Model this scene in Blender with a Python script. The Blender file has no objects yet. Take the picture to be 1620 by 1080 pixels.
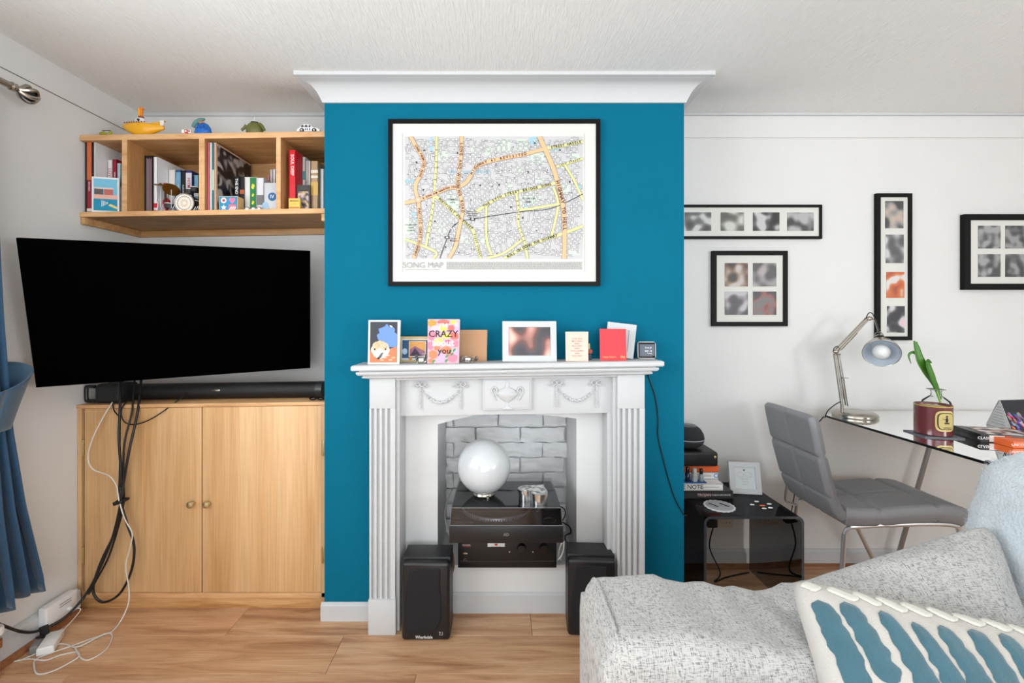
import bpy, bmesh, math, random
from mathutils import Vector, Matrix, noise, Euler
random.seed(7)
R = math.radians
sc = bpy.context.scene
COL = sc.collection
# ------------------------------------------------------------------ camera, light, exposure
F, CX, CY, ZC = 720.0, 790.0, 505.0, 1.284
cd = bpy.data.cameras.new('camera'); cam = bpy.data.objects.new('camera', cd); COL.objects.link(cam)
cam.location = (0, 0, ZC); cam.rotation_euler = (R(90), 0, 0)
cd.sensor_width = 36; cd.lens = F*36/1620
cd.shift_x = (810-CX)/1620; cd.shift_y = -(540-CY)/1620
cd.clip_start = .02
sc.camera = cam
w = bpy.data.worlds.new('world'); sc.world = w; w.use_nodes = True
bgn = w.node_tree.nodes['Background']; bgn.inputs[0].default_value = (.86, .93, 1, 1); bgn.inputs[1].default_value = 1.6
def area(name, loc, rot, sx, sy, power, col=(1, 1, 1)):
    l = bpy.data.lights.new(name, 'AREA'); l.shape = 'RECTANGLE'; l.size = sx; l.size_y = sy; l.energy = power; l.color = col
    o = bpy.data.objects.new(name, l); o.location = loc; o.rotation_euler = rot; COL.objects.link(o); return o
area('window_daylight', (-1.80, -.1, 1.5), (0, R(-110), 0), 1.2, 1.9, 42, (.90, .96, 1))
area('garden_door_daylight', (.5, -2.35, 1.15), (R(113), 0, 0), 2.6, 1.9, 40, (.93, .97, 1))
area('right_fill_light', (3.5, -1.5, 1.4), (0, R(108), 0), 1.2, 1.5, 64, (.93, .97, 1))  # unseen fill added to brighten the left wall; no window on this side
sc.view_settings.view_transform = 'Standard'; sc.view_settings.look = 'None'
sc.view_settings.gamma = 1; sc.view_settings.use_curve_mapping = False
sc.view_settings.exposure = 0.47

# ------------------------------------------------------------------ key distances (metres, camera at x=0,y=0)
D, B, XL, XR, YR = 1.95, 2.37, -1.87, 3.6, -2.5        # chimney face, alcove wall, left wall, right wall, rear wall
CL, CR = -.749, .791                                   # chimney breast sides
ZT = 2.3575
def W(px, py, Y): return Vector(((px-CX)*Y/F, Y, ZC+(CY-py)*Y/F))
def X(px, Y): return (px-CX)*Y/F
def Z(py, Y): return ZC+(CY-py)*Y/F
def FL(px, py, z=0.0):
    Y = F*(ZC-z)/(py-CY); return Vector(((px-CX)*Y/F, Y, z))

# ------------------------------------------------------------------ materials
def srgb(c):
    return tuple(((v/255)/12.92 if v/255 <= .04045 else ((v/255+.055)/1.055)**2.4) for v in c)+(1,)
MATS = {}
def nt(m):
    m.use_nodes = True; t = m.node_tree; return t, t.nodes['Principled BSDF']
def mat(name, c, rough=.5, metal=0, bump=0, bscale=200, var=.0, vscale=6, spec=None, emit=None, estr=1, sheen=0, coat=0):
    if name in MATS: return MATS[name]
    m = bpy.data.materials.new(name); t, b = nt(m); MATS[name] = m
    col = srgb(c); b.inputs['Base Color'].default_value = col
    b.inputs['Roughness'].default_value = rough; b.inputs['Metallic'].default_value = metal
    if spec is not None: b.inputs['Specular IOR Level'].default_value = spec
    if sheen: b.inputs['Sheen Weight'].default_value = sheen
    if coat: b.inputs['Coat Weight'].default_value = coat; b.inputs['Coat Roughness'].default_value = .1
    tc = t.nodes.new('ShaderNodeTexCoord')
    n = t.nodes.new('ShaderNodeTexNoise'); n.inputs['Scale'].default_value = vscale; n.inputs['Detail'].default_value = 4
    t.links.new(tc.outputs['Object'], n.inputs['Vector'])
    hs = t.nodes.new('ShaderNodeMixRGB'); hs.blend_type = 'MULTIPLY'; hs.inputs[0].default_value = 1
    hs.inputs[1].default_value = col
    mr = t.nodes.new('ShaderNodeMapRange'); mr.inputs['To Min'].default_value = 1-var-.015; mr.inputs['To Max'].default_value = 1+var+.015
    t.links.new(n.outputs['Fac'], mr.inputs['Value']); t.links.new(mr.outputs[0], hs.inputs[2]); t.links.new(hs.outputs[0], b.inputs['Base Color'])
    if bump:
        n2 = t.nodes.new('ShaderNodeTexNoise'); n2.inputs['Scale'].default_value = bscale; n2.inputs['Detail'].default_value = 5
        bp = t.nodes.new('ShaderNodeBump'); bp.inputs['Strength'].default_value = bump; bp.inputs['Distance'].default_value = .004
        t.links.new(tc.outputs['Object'], n2.inputs['Vector']); t.links.new(n2.outputs['Fac'], bp.inputs['Height']); t.links.new(bp.outputs[0], b.inputs['Normal'])
    if emit:
        b.inputs['Emission Color'].default_value = srgb(emit); b.inputs['Emission Strength'].default_value = estr
    return m
def wood(name, cols, stretch=(1.2, 14, 14), scale=3, rough=.45, seedvar=True, contrast=(.3, .5, .72), fine=.25):
    if name in MATS: return MATS[name]
    m = bpy.data.materials.new(name); t, b = nt(m); MATS[name] = m
    tc = t.nodes.new('ShaderNodeTexCoord'); mp = t.nodes.new('ShaderNodeMapping'); mp.inputs['Scale'].default_value = stretch
    oi = t.nodes.new('ShaderNodeObjectInfo'); ad = t.nodes.new('ShaderNodeVectorMath'); ad.operation = 'ADD'
    mu = t.nodes.new('ShaderNodeMath'); mu.operation = 'MULTIPLY'; mu.inputs[1].default_value = 37
    t.links.new(oi.outputs['Random'], mu.inputs[0])
    t.links.new(tc.outputs['Object'], mp.inputs['Vector']); t.links.new(mp.outputs[0], ad.inputs[0]); t.links.new(mu.outputs[0], ad.inputs[1])
    n = t.nodes.new('ShaderNodeTexNoise'); n.inputs['Scale'].default_value = scale; n.inputs['Detail'].default_value = 6; n.inputs['Distortion'].default_value = .6; n.inputs['Roughness'].default_value = .6
    t.links.new(ad.outputs[0], n.inputs['Vector'])
    cr = t.nodes.new('ShaderNodeValToRGB'); e = cr.color_ramp.elements
    e[0].position = contrast[0]; e[0].color = srgb(cols[0]); e[1].position = contrast[2]; e[1].color = srgb(cols[2])
    k = e.new(contrast[1]); k.color = srgb(cols[1])
    t.links.new(n.outputs['Fac'], cr.inputs[0])
    mp2 = t.nodes.new('ShaderNodeMapping'); mp2.inputs['Scale'].default_value = tuple(s*9 if s > 5 else s*2 for s in stretch)
    t.links.new(tc.outputs['Object'], mp2.inputs['Vector'])
    n2 = t.nodes.new('ShaderNodeTexNoise'); n2.inputs['Scale'].default_value = 3; n2.inputs['Detail'].default_value = 3
    t.links.new(mp2.outputs[0], n2.inputs['Vector'])
    mr = t.nodes.new('ShaderNodeMapRange'); mr.inputs['From Min'].default_value = .3; mr.inputs['From Max'].default_value = .7; mr.inputs['To Min'].default_value = 1-fine; mr.inputs['To Max'].default_value = 1.06
    t.links.new(n2.outputs['Fac'], mr.inputs['Value'])
    mx = t.nodes.new('ShaderNodeMixRGB'); mx.blend_type = 'MULTIPLY'; mx.inputs[0].default_value = 1
    t.links.new(cr.outputs[0], mx.inputs[1]); t.links.new(mr.outputs[0], mx.inputs[2])
    pr = t.nodes.new('ShaderNodeMapRange'); pr.inputs['To Min'].default_value = .9; pr.inputs['To Max'].default_value = 1.06
    t.links.new(oi.outputs['Random'], pr.inputs['Value'])
    mx2 = t.nodes.new('ShaderNodeMixRGB'); mx2.blend_type = 'MULTIPLY'; mx2.inputs[0].default_value = 1
    t.links.new(mx.outputs[0], mx2.inputs[1]); t.links.new(pr.outputs[0], mx2.inputs[2]); t.links.new(mx2.outputs[0], b.inputs['Base Color'])
    b.inputs['Roughness'].default_value = rough
    bp = t.nodes.new('ShaderNodeBump'); bp.inputs['Strength'].default_value = .12; bp.inputs['Distance'].default_value = .001
    t.links.new(n2.outputs['Fac'], bp.inputs['Height']); t.links.new(bp.outputs[0], b.inputs['Normal'])
    return m
def glassy(name, tint, rough=.02, ior=1.5, ref=(1, 1, 1)):
    """clear sheet: tinted see-through with real Fresnel reflection"""
    if name in MATS: return MATS[name]
    m = bpy.data.materials.new(name); MATS[name] = m; m.use_nodes = True; t = m.node_tree; t.nodes.clear()
    o = t.nodes.new('ShaderNodeOutputMaterial'); mx = t.nodes.new('ShaderNodeMixShader'); tr = t.nodes.new('ShaderNodeBsdfTransparent'); gl = t.nodes.new('ShaderNodeBsdfGlossy')
    fr = t.nodes.new('ShaderNodeFresnel'); fr.inputs['IOR'].default_value = ior
    tr.inputs[0].default_value = tint+(1,); gl.inputs['Roughness'].default_value = rough; gl.inputs['Color'].default_value = ref+(1,)
    t.links.new(fr.outputs[0], mx.inputs[0]); t.links.new(tr.outputs[0], mx.inputs[1]); t.links.new(gl.outputs[0], mx.inputs[2]); t.links.new(mx.outputs[0], o.inputs[0])
    return m
def blotch(name, cols, scale=14, dist=0, seed=0, rough=.4, hard=False):
    """multi-tone printed picture (blurred photographs, abstract prints)"""
    if name in MATS: return MATS[name]
    m = bpy.data.materials.new(name); t, b = nt(m); MATS[name] = m
    tc = t.nodes.new('ShaderNodeTexCoord'); mp = t.nodes.new('ShaderNodeMapping'); mp.inputs['Location'].default_value = (seed*3.1, seed*1.7, seed*5.3)
    n = t.nodes.new('ShaderNodeTexNoise'); n.inputs['Scale'].default_value = scale; n.inputs['Detail'].default_value = 0; n.inputs['Distortion'].default_value = dist
    t.links.new(tc.outputs['Object'], mp.inputs[0]); t.links.new(mp.outputs[0], n.inputs['Vector'])
    cr = t.nodes.new('ShaderNodeValToRGB'); e = cr.color_ramp.elements
    if hard: cr.color_ramp.interpolation = 'CONSTANT'
    cols = cols if hard else sorted(cols, key=sum); k = len(cols)
    e[0].position = .32; e[0].color = srgb(cols[0]); e[1].position = .68; e[1].color = srgb(cols[-1])
    for i in range(1, k-1):
        q = e.new(.32+.36*i/(k-1)); q.color = srgb(cols[i])
    t.links.new(n.outputs['Fac'], cr.inputs[0]); t.links.new(cr.outputs[0], b.inputs['Base Color']); b.inputs['Roughness'].default_value = rough
    return m
def fabric(name, dark, light, scale=260, bump=.6):
    """slubby woven cloth: warp and weft streaks in two directions"""
    m = bpy.data.materials.new(name); t, b = nt(m); MATS[name] = m
    tc = t.nodes.new('ShaderNodeTexCoord')
    outs = []
    for st in ((scale*.12, scale*1.1, scale*1.1), (scale*1.1, scale*.16, scale*.16)):
        mp = t.nodes.new('ShaderNodeMapping'); mp.inputs['Scale'].default_value = st
        n = t.nodes.new('ShaderNodeTexNoise'); n.inputs['Scale'].default_value = 1; n.inputs['Detail'].default_value = 2
        t.links.new(tc.outputs['Object'], mp.inputs[0]); t.links.new(mp.outputs[0], n.inputs['Vector']); outs.append(n.outputs['Fac'])
    ad = t.nodes.new('ShaderNodeMath'); ad.operation = 'ADD'; t.links.new(outs[0], ad.inputs[0]); t.links.new(outs[1], ad.inputs[1])
    cr = t.nodes.new('ShaderNodeValToRGB'); e = cr.color_ramp.elements
    hf = t.nodes.new('ShaderNodeMath'); hf.operation = 'MULTIPLY'; hf.inputs[1].default_value = .5
    t.links.new(ad.outputs[0], hf.inputs[0]); t.links.new(hf.outputs[0], cr.inputs[0])
    e[0].position = .36; e[0].color = srgb(dark); e[1].position = .52; e[1].color = srgb(light)
    t.links.new(cr.outputs[0], b.inputs['Base Color']); b.inputs['Roughness'].default_value = .95; b.inputs['Sheen Weight'].default_value = .2
    bp = t.nodes.new('ShaderNodeBump'); bp.inputs['Strength'].default_value = bump; bp.inputs['Distance'].default_value = .002
    t.links.new(hf.outputs[0], bp.inputs['Height']); t.links.new(bp.outputs[0], b.inputs['Normal'])
    return m

WALL = mat('wall_paint', (222, 221, 219), .85, bump=.12, bscale=90, var=.01)
WHITE = mat('white_satin_paint', (201, 202, 203), .65, bump=.03, bscale=60, spec=.25)
INFILL = mat('white_masonry_paint', (220, 221, 221), .6, bump=.15, bscale=40, var=.02)
BRICKM = mat('painted_brick', (230, 231, 232), .5, bump=.55, bscale=38, var=.04, vscale=20)
TEAL = mat('teal_wall_paint', (0, 103, 131), .85, spec=.15, bump=.1, bscale=110, var=.03, vscale=3)
CEILM = bpy.data.materials.new('combed_plaster')
def mk_ceiling(m):
    t, b = nt(m); b.inputs['Base Color'].default_value = srgb((242, 242, 240)); b.inputs['Roughness'].default_value = .9
    tc = t.nodes.new('ShaderNodeTexCoord'); mp = t.nodes.new('ShaderNodeMapping'); mp.inputs['Scale'].default_value = (170, 18, 9)
    n = t.nodes.new('ShaderNodeTexNoise'); n.inputs['Scale'].default_value = 1; n.inputs['Detail'].default_value = 3; n.inputs['Distortion'].default_value = .6
    t.links.new(tc.outputs['Object'], mp.inputs[0]); t.links.new(mp.outputs[0], n.inputs['Vector'])
    bp = t.nodes.new('ShaderNodeBump'); bp.inputs['Strength'].default_value = .6; bp.inputs['Distance'].default_value = .009
    t.links.new(n.outputs['Fac'], bp.inputs['Height']); t.links.new(bp.outputs[0], b.inputs['Normal'])
mk_ceiling(CEILM)
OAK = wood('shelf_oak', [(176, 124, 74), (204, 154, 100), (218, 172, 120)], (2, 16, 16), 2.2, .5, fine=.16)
OAKV = wood('door_oak', [(206, 156, 102), (225, 180, 128), (236, 196, 148)], (6, 6, .5), 1.5, .45, fine=.14)
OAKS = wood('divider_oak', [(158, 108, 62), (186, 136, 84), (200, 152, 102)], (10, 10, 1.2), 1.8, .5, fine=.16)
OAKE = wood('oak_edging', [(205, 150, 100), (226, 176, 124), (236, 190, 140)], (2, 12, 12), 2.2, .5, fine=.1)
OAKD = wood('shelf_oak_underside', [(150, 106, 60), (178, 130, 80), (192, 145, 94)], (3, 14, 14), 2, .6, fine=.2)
FLOORM = wood('floor_oak', [(158, 108, 74), (206, 158, 118), (226, 184, 146)], (1.0, 9, 9), 2.3, .42, contrast=(.27, .47, .68), fine=.2)
QUAD = wood('quadrant_wood', [(128, 78, 46), (156, 100, 62), (170, 116, 76)], (2, 14, 14), 2, .5)
BLACK = mat('black_plastic', (22, 22, 24), .4)
BLACKM = mat('matt_black', (16, 16, 17), .6)
SPK = mat('black_ash', (30, 31, 33), .42, bump=.25, bscale=120)
GRILLE = mat('speaker_cloth', (24, 24, 27), .85, bump=.5, bscale=700)
FRAMEB = mat('black_frame', (15, 14, 14), .5, spec=.15)
TVM = mat('tv_panel', (3, 3, 3), .5, spec=.0)
CHROME = mat('chrome', (214, 216, 220), .28, .85)
NICKEL = mat('brushed_nickel', (178, 172, 162), .25, 1)
BRASS = mat('brass', (214, 196, 150), .3, .9)
SILVER = mat('silver_tin', (210, 210, 212), .2, 1)
PAPER = mat('paper_white', (236, 236, 234), .6)
MOUNT = mat('mount_board', (216, 215, 209), .7)
WPL = mat('white_plastic', (230, 230, 230), .35)
CREAM = mat('cream_plastic', (216, 206, 186), .4)
KRAFT = mat('kraft_card', (178, 132, 92), .8, var=.04)
LEATHER = mat('grey_leather', (134, 134, 137), .42, bump=.2, bscale=260, var=.03)
STITCH = mat('leather_seam', (84, 84, 87), .6)
CURT = mat('blue_curtain', (30, 72, 104), .75, bump=.3, bscale=420, var=.05, sheen=.3)
CURT2 = mat('blue_tieback', (54, 88, 114), .7, bump=.3, bscale=420, sheen=.3)
SOFA = fabric('sofa_weave', (108, 107, 106), (190, 188, 185), 500, 1.0)
PIPING = mat('sofa_piping', (120, 120, 120), .9, bump=.6, bscale=500)
PIPING = SOFA
GLASS = glassy('desk_glass', (.90, .94, .93), .01, 1.52)
GEDGE = mat('glass_edge_dark', (14, 20, 20), .15)
SMOKE = glassy('smoked_glass', (.34, .35, .37), .01, 1.42, (.40, .41, .43))
SMEDGE = mat('polished_glass_edge', (60, 62, 66), .12)
SMLID = glassy('smoked_acrylic', (.70, .70, .72), .05, 1.5, (1, 1, 1))
CLEAR = glassy('clear_glass', (.96, .97, .97), .01, 1.3)

# ------------------------------------------------------------------ mesh builder
FONTCACHE = {}
def text_mesh(s, bold=0.0, sp=1.0):
    key = (s, bold, sp)
    if key in FONTCACHE: return FONTCACHE[key]
    c = bpy.data.curves.new('t', 'FONT'); c.body = s; c.size = 1; c.offset = bold; c.resolution_u = 2; c.space_character = sp
    c.align_x = 'CENTER'; c.align_y = 'CENTER'
    o = bpy.data.objects.new('t', c); COL.objects.link(o)
    me = bpy.data.meshes.new_from_object(o)
    vs = [v.co.copy() for v in me.vertices]; fs = [tuple(p.vertices) for p in me.polygons]
    bpy.data.objects.remove(o); bpy.data.curves.remove(c); bpy.data.meshes.remove(me)
    FONTCACHE[key] = (vs, fs); return vs, fs
def frame3(o, xd, zd):
    """matrix with local x along xd, local y along zd (text up), local z out of the page"""
    x = Vector(xd).normalized(); y = Vector(zd); y = (y-x*y.dot(x)).normalized(); n = x.cross(y)
    m = Matrix((x, y, n)).transposed().to_4x4(); m.translation = Vector(o); return m
class MB:
    def __init__(s): s.v = []; s.f = []; s.m = []; s.mats = []
    def mi(s, m):
        if m not in s.mats: s.mats.append(m)
        return s.mats.index(m)
    def add(s, vs, fs, m, M=None):
        k = len(s.v); i = s.mi(m)
        s.v += [(M @ Vector(q) if M else Vector(q)) for q in vs]
        s.f += [tuple(a+k for a in f) for f in fs]; s.m += [i]*len(fs); return s
    def box(s, x0, x1, y0, y1, z0, z1, m, bev=0, M=None, seg=2):
        if bev <= 0:
            vs = [(x, y, z) for x in (x0, x1) for y in (y0, y1) for z in (z0, z1)]
            return s.add(vs, [(0, 1, 3, 2), (4, 6, 7, 5), (0, 4, 5, 1), (2, 3, 7, 6), (0, 2, 6, 4), (1, 5, 7, 3)], m, M)
        bm = bmesh.new(); bmesh.ops.create_cube(bm, size=1)
        for q in bm.verts: q.co = Vector(((x0+x1)/2+q.co.x*(x1-x0), (y0+y1)/2+q.co.y*(y1-y0), (z0+z1)/2+q.co.z*(z1-z0)))
        bev = min(bev, .49*min(x1-x0, y1-y0, z1-z0))
        bmesh.ops.bevel(bm, geom=bm.edges[:], offset=bev, segments=seg, affect='EDGES', profile=.5)
        s.bm(bm, m, M); bm.free(); return s
    def bm(s, bm, m, M=None):
        bm.verts.ensure_lookup_table(); bm.verts.index_update()
        return s.add([q.co.copy() for q in bm.verts], [tuple(q.index for q in f.verts) for f in bm.faces], m, M)
    def prism(s, poly, a, b, axis, m, M=None):
        """poly in the two other axes; extruded a..b along axis (x: poly=(y,z); y: (x,z); z: (x,y))"""
        def P(p, t): return {'x': (t, p[0], p[1]), 'y': (p[0], t, p[1]), 'z': (p[0], p[1], t)}[axis]
        n = len(poly); vs = [P(p, a) for p in poly]+[P(p, b) for p in poly]
        fs = [tuple(range(n-1, -1, -1)), tuple(range(n, 2*n))]+[(i, (i+1) % n, n+(i+1) % n, n+i) for i in range(n)]
        return s.add(vs, fs, m, M)
    def poly(s, pts, m, M=None): return s.add(pts, [tuple(range(len(pts)))], m, M)
    def lathe(s, prof, c, m, n=32, M=None, sx=1, sy=1, cap=True):
        vs = []; fs = []; c = Vector(c)
        for r, z in prof:
            for k in range(n):
                a = 2*math.pi*k/n; vs.append((c.x+r*sx*math.cos(a), c.y+r*sy*math.sin(a), c.z+z))
        for i in range(len(prof)-1):
            for k in range(n): fs.append((i*n+k, i*n+(k+1) % n, (i+1)*n+(k+1) % n, (i+1)*n+k))
        if cap: fs.append(tuple(range(n-1, -1, -1))); fs.append(tuple((len(prof)-1)*n+k for k in range(n)))
        return s.add(vs, fs, m, M)
    def ball(s, c, r, m, n=16, k=10, M=None, sc=(1, 1, 1)):
        prof = [(max(1e-4, math.sin(math.pi*i/k)), -math.cos(math.pi*i/k)) for i in range(k+1)]
        T = Matrix.Translation(Vector(c)) @ Matrix.Diagonal((r*sc[0], r*sc[1], r*sc[2], 1))
        return s.lathe(prof, (0, 0, 0), m, n, (M @ T) if M else T)
    def tube(s, pts, r, m, n=8, smooth=4, closed=False, M=None, flat=1):
        pts = [Vector(p) for p in pts]; rs = r if isinstance(r, (list, tuple)) else None
        if smooth > 1 and len(pts) > 2:
            q = []; rr = []; N = len(pts); last = N if closed else N-1
            for i in range(last):
                if closed: a, b, c, d = pts[(i-1) % N], pts[i], pts[(i+1) % N], pts[(i+2) % N]
                else: a, b, c, d = pts[max(i-1, 0)], pts[i], pts[i+1], pts[min(i+2, N-1)]
                for k in range(smooth):
                    t = k/smooth
                    q.append(.5*((2*b)+(c-a)*t+(2*a-5*b+4*c-d)*t*t+(3*b-3*c+d-a)*t**3))
                    if rs: rr.append(rs[i]*(1-t)+rs[(i+1) % N]*t)
            if not closed:
                q.append(pts[-1])
                if rs: rr.append(rs[-1])
            pts = q; rs = rr if rs else None
        N = len(pts); vs = []; fs = []
        up = None
        for i, p in enumerate(pts):
            a = pts[i-1] if (i or closed) else p; b = pts[(i+1) % N] if (i < N-1 or closed) else p
            d = (b-a); d = d.normalized() if d.length > 1e-9 else Vector((0, 0, 1))
            if up is None: up = d.orthogonal().normalized()
            up = up-d*up.dot(d); up = up.normalized() if up.length > 1e-6 else d.orthogonal().normalized()
            sd = d.cross(up); rad = rs[i] if rs else r
            for k in range(n):
                an = 2*math.pi*k/n; vs.append(p+(up*math.cos(an)+sd*math.sin(an)*flat)*rad)
        for i in range(N if closed else N-1):
            j = (i+1) % N
            for k in range(n): fs.append((i*n+k, i*n+(k+1) % n, j*n+(k+1) % n, j*n+k))
        if not closed: fs.append(tuple(range(n-1, -1, -1))); fs.append(tuple((N-1)*n+k for k in range(n)))
        return s.add(vs, fs, m, M)
    def grid(s, fn, nu, nv, m, closed=False, M=None):
        vs = [fn(i/nu, j/nv) for j in range(nv+1) for i in range(nu+1)]
        fs = [(j*(nu+1)+i, j*(nu+1)+i+1, (j+1)*(nu+1)+i+1, (j+1)*(nu+1)+i) for j in range(nv) for i in range(nu)]
        return s.add(vs, fs, m, M)
    def text(s, st, size, M, m, bold=0.0, sx=1.0, sp=1.0):
        vs, fs = text_mesh(st, bold, sp)
        T = M @ Matrix.Diagonal((size*sx, size, 1, 1))
        return s.add(vs, fs, m, T)
    def shear(s, k, x0=0, zmin=-9):
        for q in s.v:
            if q.z > zmin: q.z += k*(q.x-x0)
        return s
    def xf(s, M):
        s.v = [M @ q for q in s.v]; return s
    def build(s, name, parent=None, smooth=True, local=False, label=None, kind=None, angle=.6, merge=False):
        root = parent
        while root is not None and root.parent is not None: root = root.parent
        off = Vector(root.location) if (root is not None and not local) else Vector((0, 0, 0))
        me = bpy.data.meshes.new(name); me.from_pydata([tuple(q-off) for q in s.v], [], s.f)
        for m in s.mats: me.materials.append(m)
        me.polygons.foreach_set('material_index', s.m)
        bm = bmesh.new(); bm.from_mesh(me)
        if merge: bmesh.ops.remove_doubles(bm, verts=bm.verts, dist=1e-5)
        bmesh.ops.recalc_face_normals(bm, faces=bm.faces) if not s.flatprint() else None
        bm.to_mesh(me); bm.free()
        if smooth:
            me.polygons.foreach_set('use_smooth', [True]*len(me.polygons)); me.set_sharp_from_angle(angle=angle)
        me.update()
        o = bpy.data.objects.new(name, me); COL.objects.link(o)
        if parent is not None: o.parent = parent
        if label: o['label'] = label
        if kind: o['kind'] = kind
        return o
    def flatprint(s): return False
def thing(name, label, cat, loc, group=None, rot=(0, 0, 0)):
    o = bpy.data.objects.new(name, None); o.empty_display_size = .05; COL.objects.link(o); o.location = loc; o.rotation_euler = rot
    o['label'] = label; o['category'] = cat
    if group: o['group'] = group
    return o
def tag(o, label, cat, group=None):
    o['label'] = label; o['category'] = cat
    if group: o['group'] = group
    return o
def struct(o): o['kind'] = 'structure'; return o
def origin(o, p):
    """move a top-level mesh's origin to p without moving the mesh"""
    p = Vector(p); o.data.transform(Matrix.Translation(-p)); o.location = p; return o
def dup(o, parent=None):
    c = o.copy(); COL.objects.link(c); c.parent = parent
    for ch in list(o.children): dup(ch, c)
    return c

# ================================================================== ROOM
# ceiling: one sagging sheet with combed plaster
def ceil_z(x, y):
    s = math.exp(-(max(0, abs(x-.02)-.75)/.45)**2)*(1/(1+math.exp((y-2.1)/.05)))
    return ZT-.062*s+.03*(1/(1+math.exp((x+1.72)/.04)))*0
m = MB(); NX, NY = 90, 80
m.grid(lambda u, v: Vector((XL-.1+u*(XR-XL+.2), YR-.1+v*(B-YR+.2), ceil_z(XL-.1+u*(XR-XL+.2), YR-.1+v*(B-YR+.2)))), NX, NY, CEILM)
m.box(XL-.1, XR+.1, YR-.1, B+.1, ZT+.02, ZT+.08, CEILM)
struct(m.build('ceiling'))
# floor: oak planks, each laid in the sub-floor
fl = MB().box(XL-.1, XR+.1, YR-.1, B+.1, -.06, -.012, QUAD).build('floor'); struct(fl)
pw, plen = .2, 1.25
protos = {}
row = 0; y = 1.65
while y > YR: y -= pw
rows = []
while y < B: rows.append(y); y += pw
for r, y0 in enumerate(rows):
    y1 = min(y0+pw, B)
    # the joint seen in the photograph by the cabinet crosses at x = -1.1 in the row 1.85..2.05
    off = {0: -1.115, 1: .28, 2: -.30, 3: .62}[(round((y0-1.85)/pw)) % 4]
    x = off-plen*4
    while x < XR:
        a, b = max(x, XL), min(x+plen, XR)
        if b-a > .02 and y1-y0 > .01:
            key = (round(b-a, 3), round(y1-y0, 3))
            if key not in protos:
                protos[key] = MB().box(0, b-a-.0012, 0, y1-y0-.0012, -.012, 0, FLOORM, .0012, seg=1).build('plank', fl, smooth=False, local=True)
                pl = protos[key]
            else:
                pl = protos[key].copy(); COL.objects.link(pl)
            pl.location = (a, y0, 0)
        x += plen
# walls
wl = MB()
wy0, wy1, wz0, wz1 = -1.1, .9, .88, 2.1
T = .12
wl.box(XL-T, XL, YR, wy0, 0, ZT+.02, WALL).box(XL-T, XL, wy1, B, 0, ZT+.02, WALL).box(XL-T, XL, wy0, wy1, 0, wz0, WALL).box(XL-T, XL, wy0, wy1, wz1, ZT+.02, WALL)
struct(wl.build('wall_left', smooth=False))
wf = MB()
for a, b in ((wy0, wy0+.05), (wy1-.05, wy1), (-.125, -.075)): wf.box(XL-.09, XL-.03, a, b, wz0, wz1, WPL)
wf.box(XL-.09, XL-.03, wy0, wy1, wz0, wz0+.05, WPL).box(XL-.09, XL-.03, wy0, wy1, wz1-.05, wz1, WPL)
win = struct(wf.build('window_1', smooth=False))
MB().box(XL-.065, XL-.06, wy0+.05, wy1-.05, wz0+.05, wz1-.05, CLEAR).build('pane', win, smooth=False)
struct(MB().box(XL-T, CL, B, B+T, 0, ZT+.03, WALL).build('wall_back_left', smooth=False))
struct(MB().box(CR, XR+T, B, B+T, 0, ZT+.03, WALL).build('wall_back_right', smooth=False))
struct(MB().box(XR, XR+T, YR, B, 0, ZT+.03, WALL).build('wall_right', smooth=False))
m = MB(); m.box(XL-T, -.8, YR-T, YR, 0, ZT+.03, WALL).box(2.6, XR+T, YR-T, YR, 0, ZT+.03, WALL).box(-.8, 2.6, YR-T, YR, 2.2, ZT+.03, WALL)
struct(m.build('wall_rear', smooth=False))
m = MB()
for a in (-.8, .3, 1.45, 2.54): m.box(a, a+.06, YR-.09, YR-.03, 0, 2.2, WPL)
m.box(-.8, 2.6, YR-.09, YR-.03, 2.14, 2.2, WPL).box(-.8, 2.6, YR-.09, YR-.03, 0, .06, WPL)
dr = struct(m.build('door_1', smooth=False))
MB().box(-.75, 2.55, YR-.065, YR-.06, .06, 2.14, CLEAR).build('pane', dr, smooth=False)
# chimney breast with recessed opening
IY = 2.0                          # face of the white infill inside the surround
ox0, ox1, oz1 = -.435, .490, .95  # hole in the chimney face behind the surround
m = MB()
m.box(CL, ox0, D, B, 0, ZT, TEAL).box(ox1, CR, D, B, 0, ZT, TEAL).box(ox0, ox1, D, B, oz1, ZT, TEAL)
chim = struct(m.build('chimney_breast', smooth=False))
# recess outline in the infill (arch)
rx0, rx1 = X(692.5, IY), X(912, IY); rz0 = Z(893, IY)
arch = [(rx0, Z(671, IY)), (X(722, IY), Z(663, IY)), (X(755, IY), Z(656, IY)), (X(790, IY), Z(653, IY)), (X(835, IY), Z(654.5, IY)), (X(880, IY), Z(658, IY)), (rx1, Z(662, IY))]
inf = MB()
inf.box(ox0, rx0, IY, IY+.32, 0, oz1, INFILL).box(rx1, ox1, IY, IY+.32, 0, oz1, INFILL)
inf.box(rx0, rx1, IY, IY+.36, 0, rz0, INFILL)
top = [(rx0, oz1)]+[(a, b) for a, b in arch]+[(rx1, oz1)]
inf.prism(top, IY, IY+.32, 'y', INFILL)
inf.build('infill_panel', chim)
inf2 = MB(); inf2.prism([(IY-.012, .0), (IY, .0), (IY, .088), (IY-.006, .086), (IY-.012, .078)], rx0-.12, rx1+.12, 'x', WHITE); inf2.build('hearth_baseboard', chim)
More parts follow.
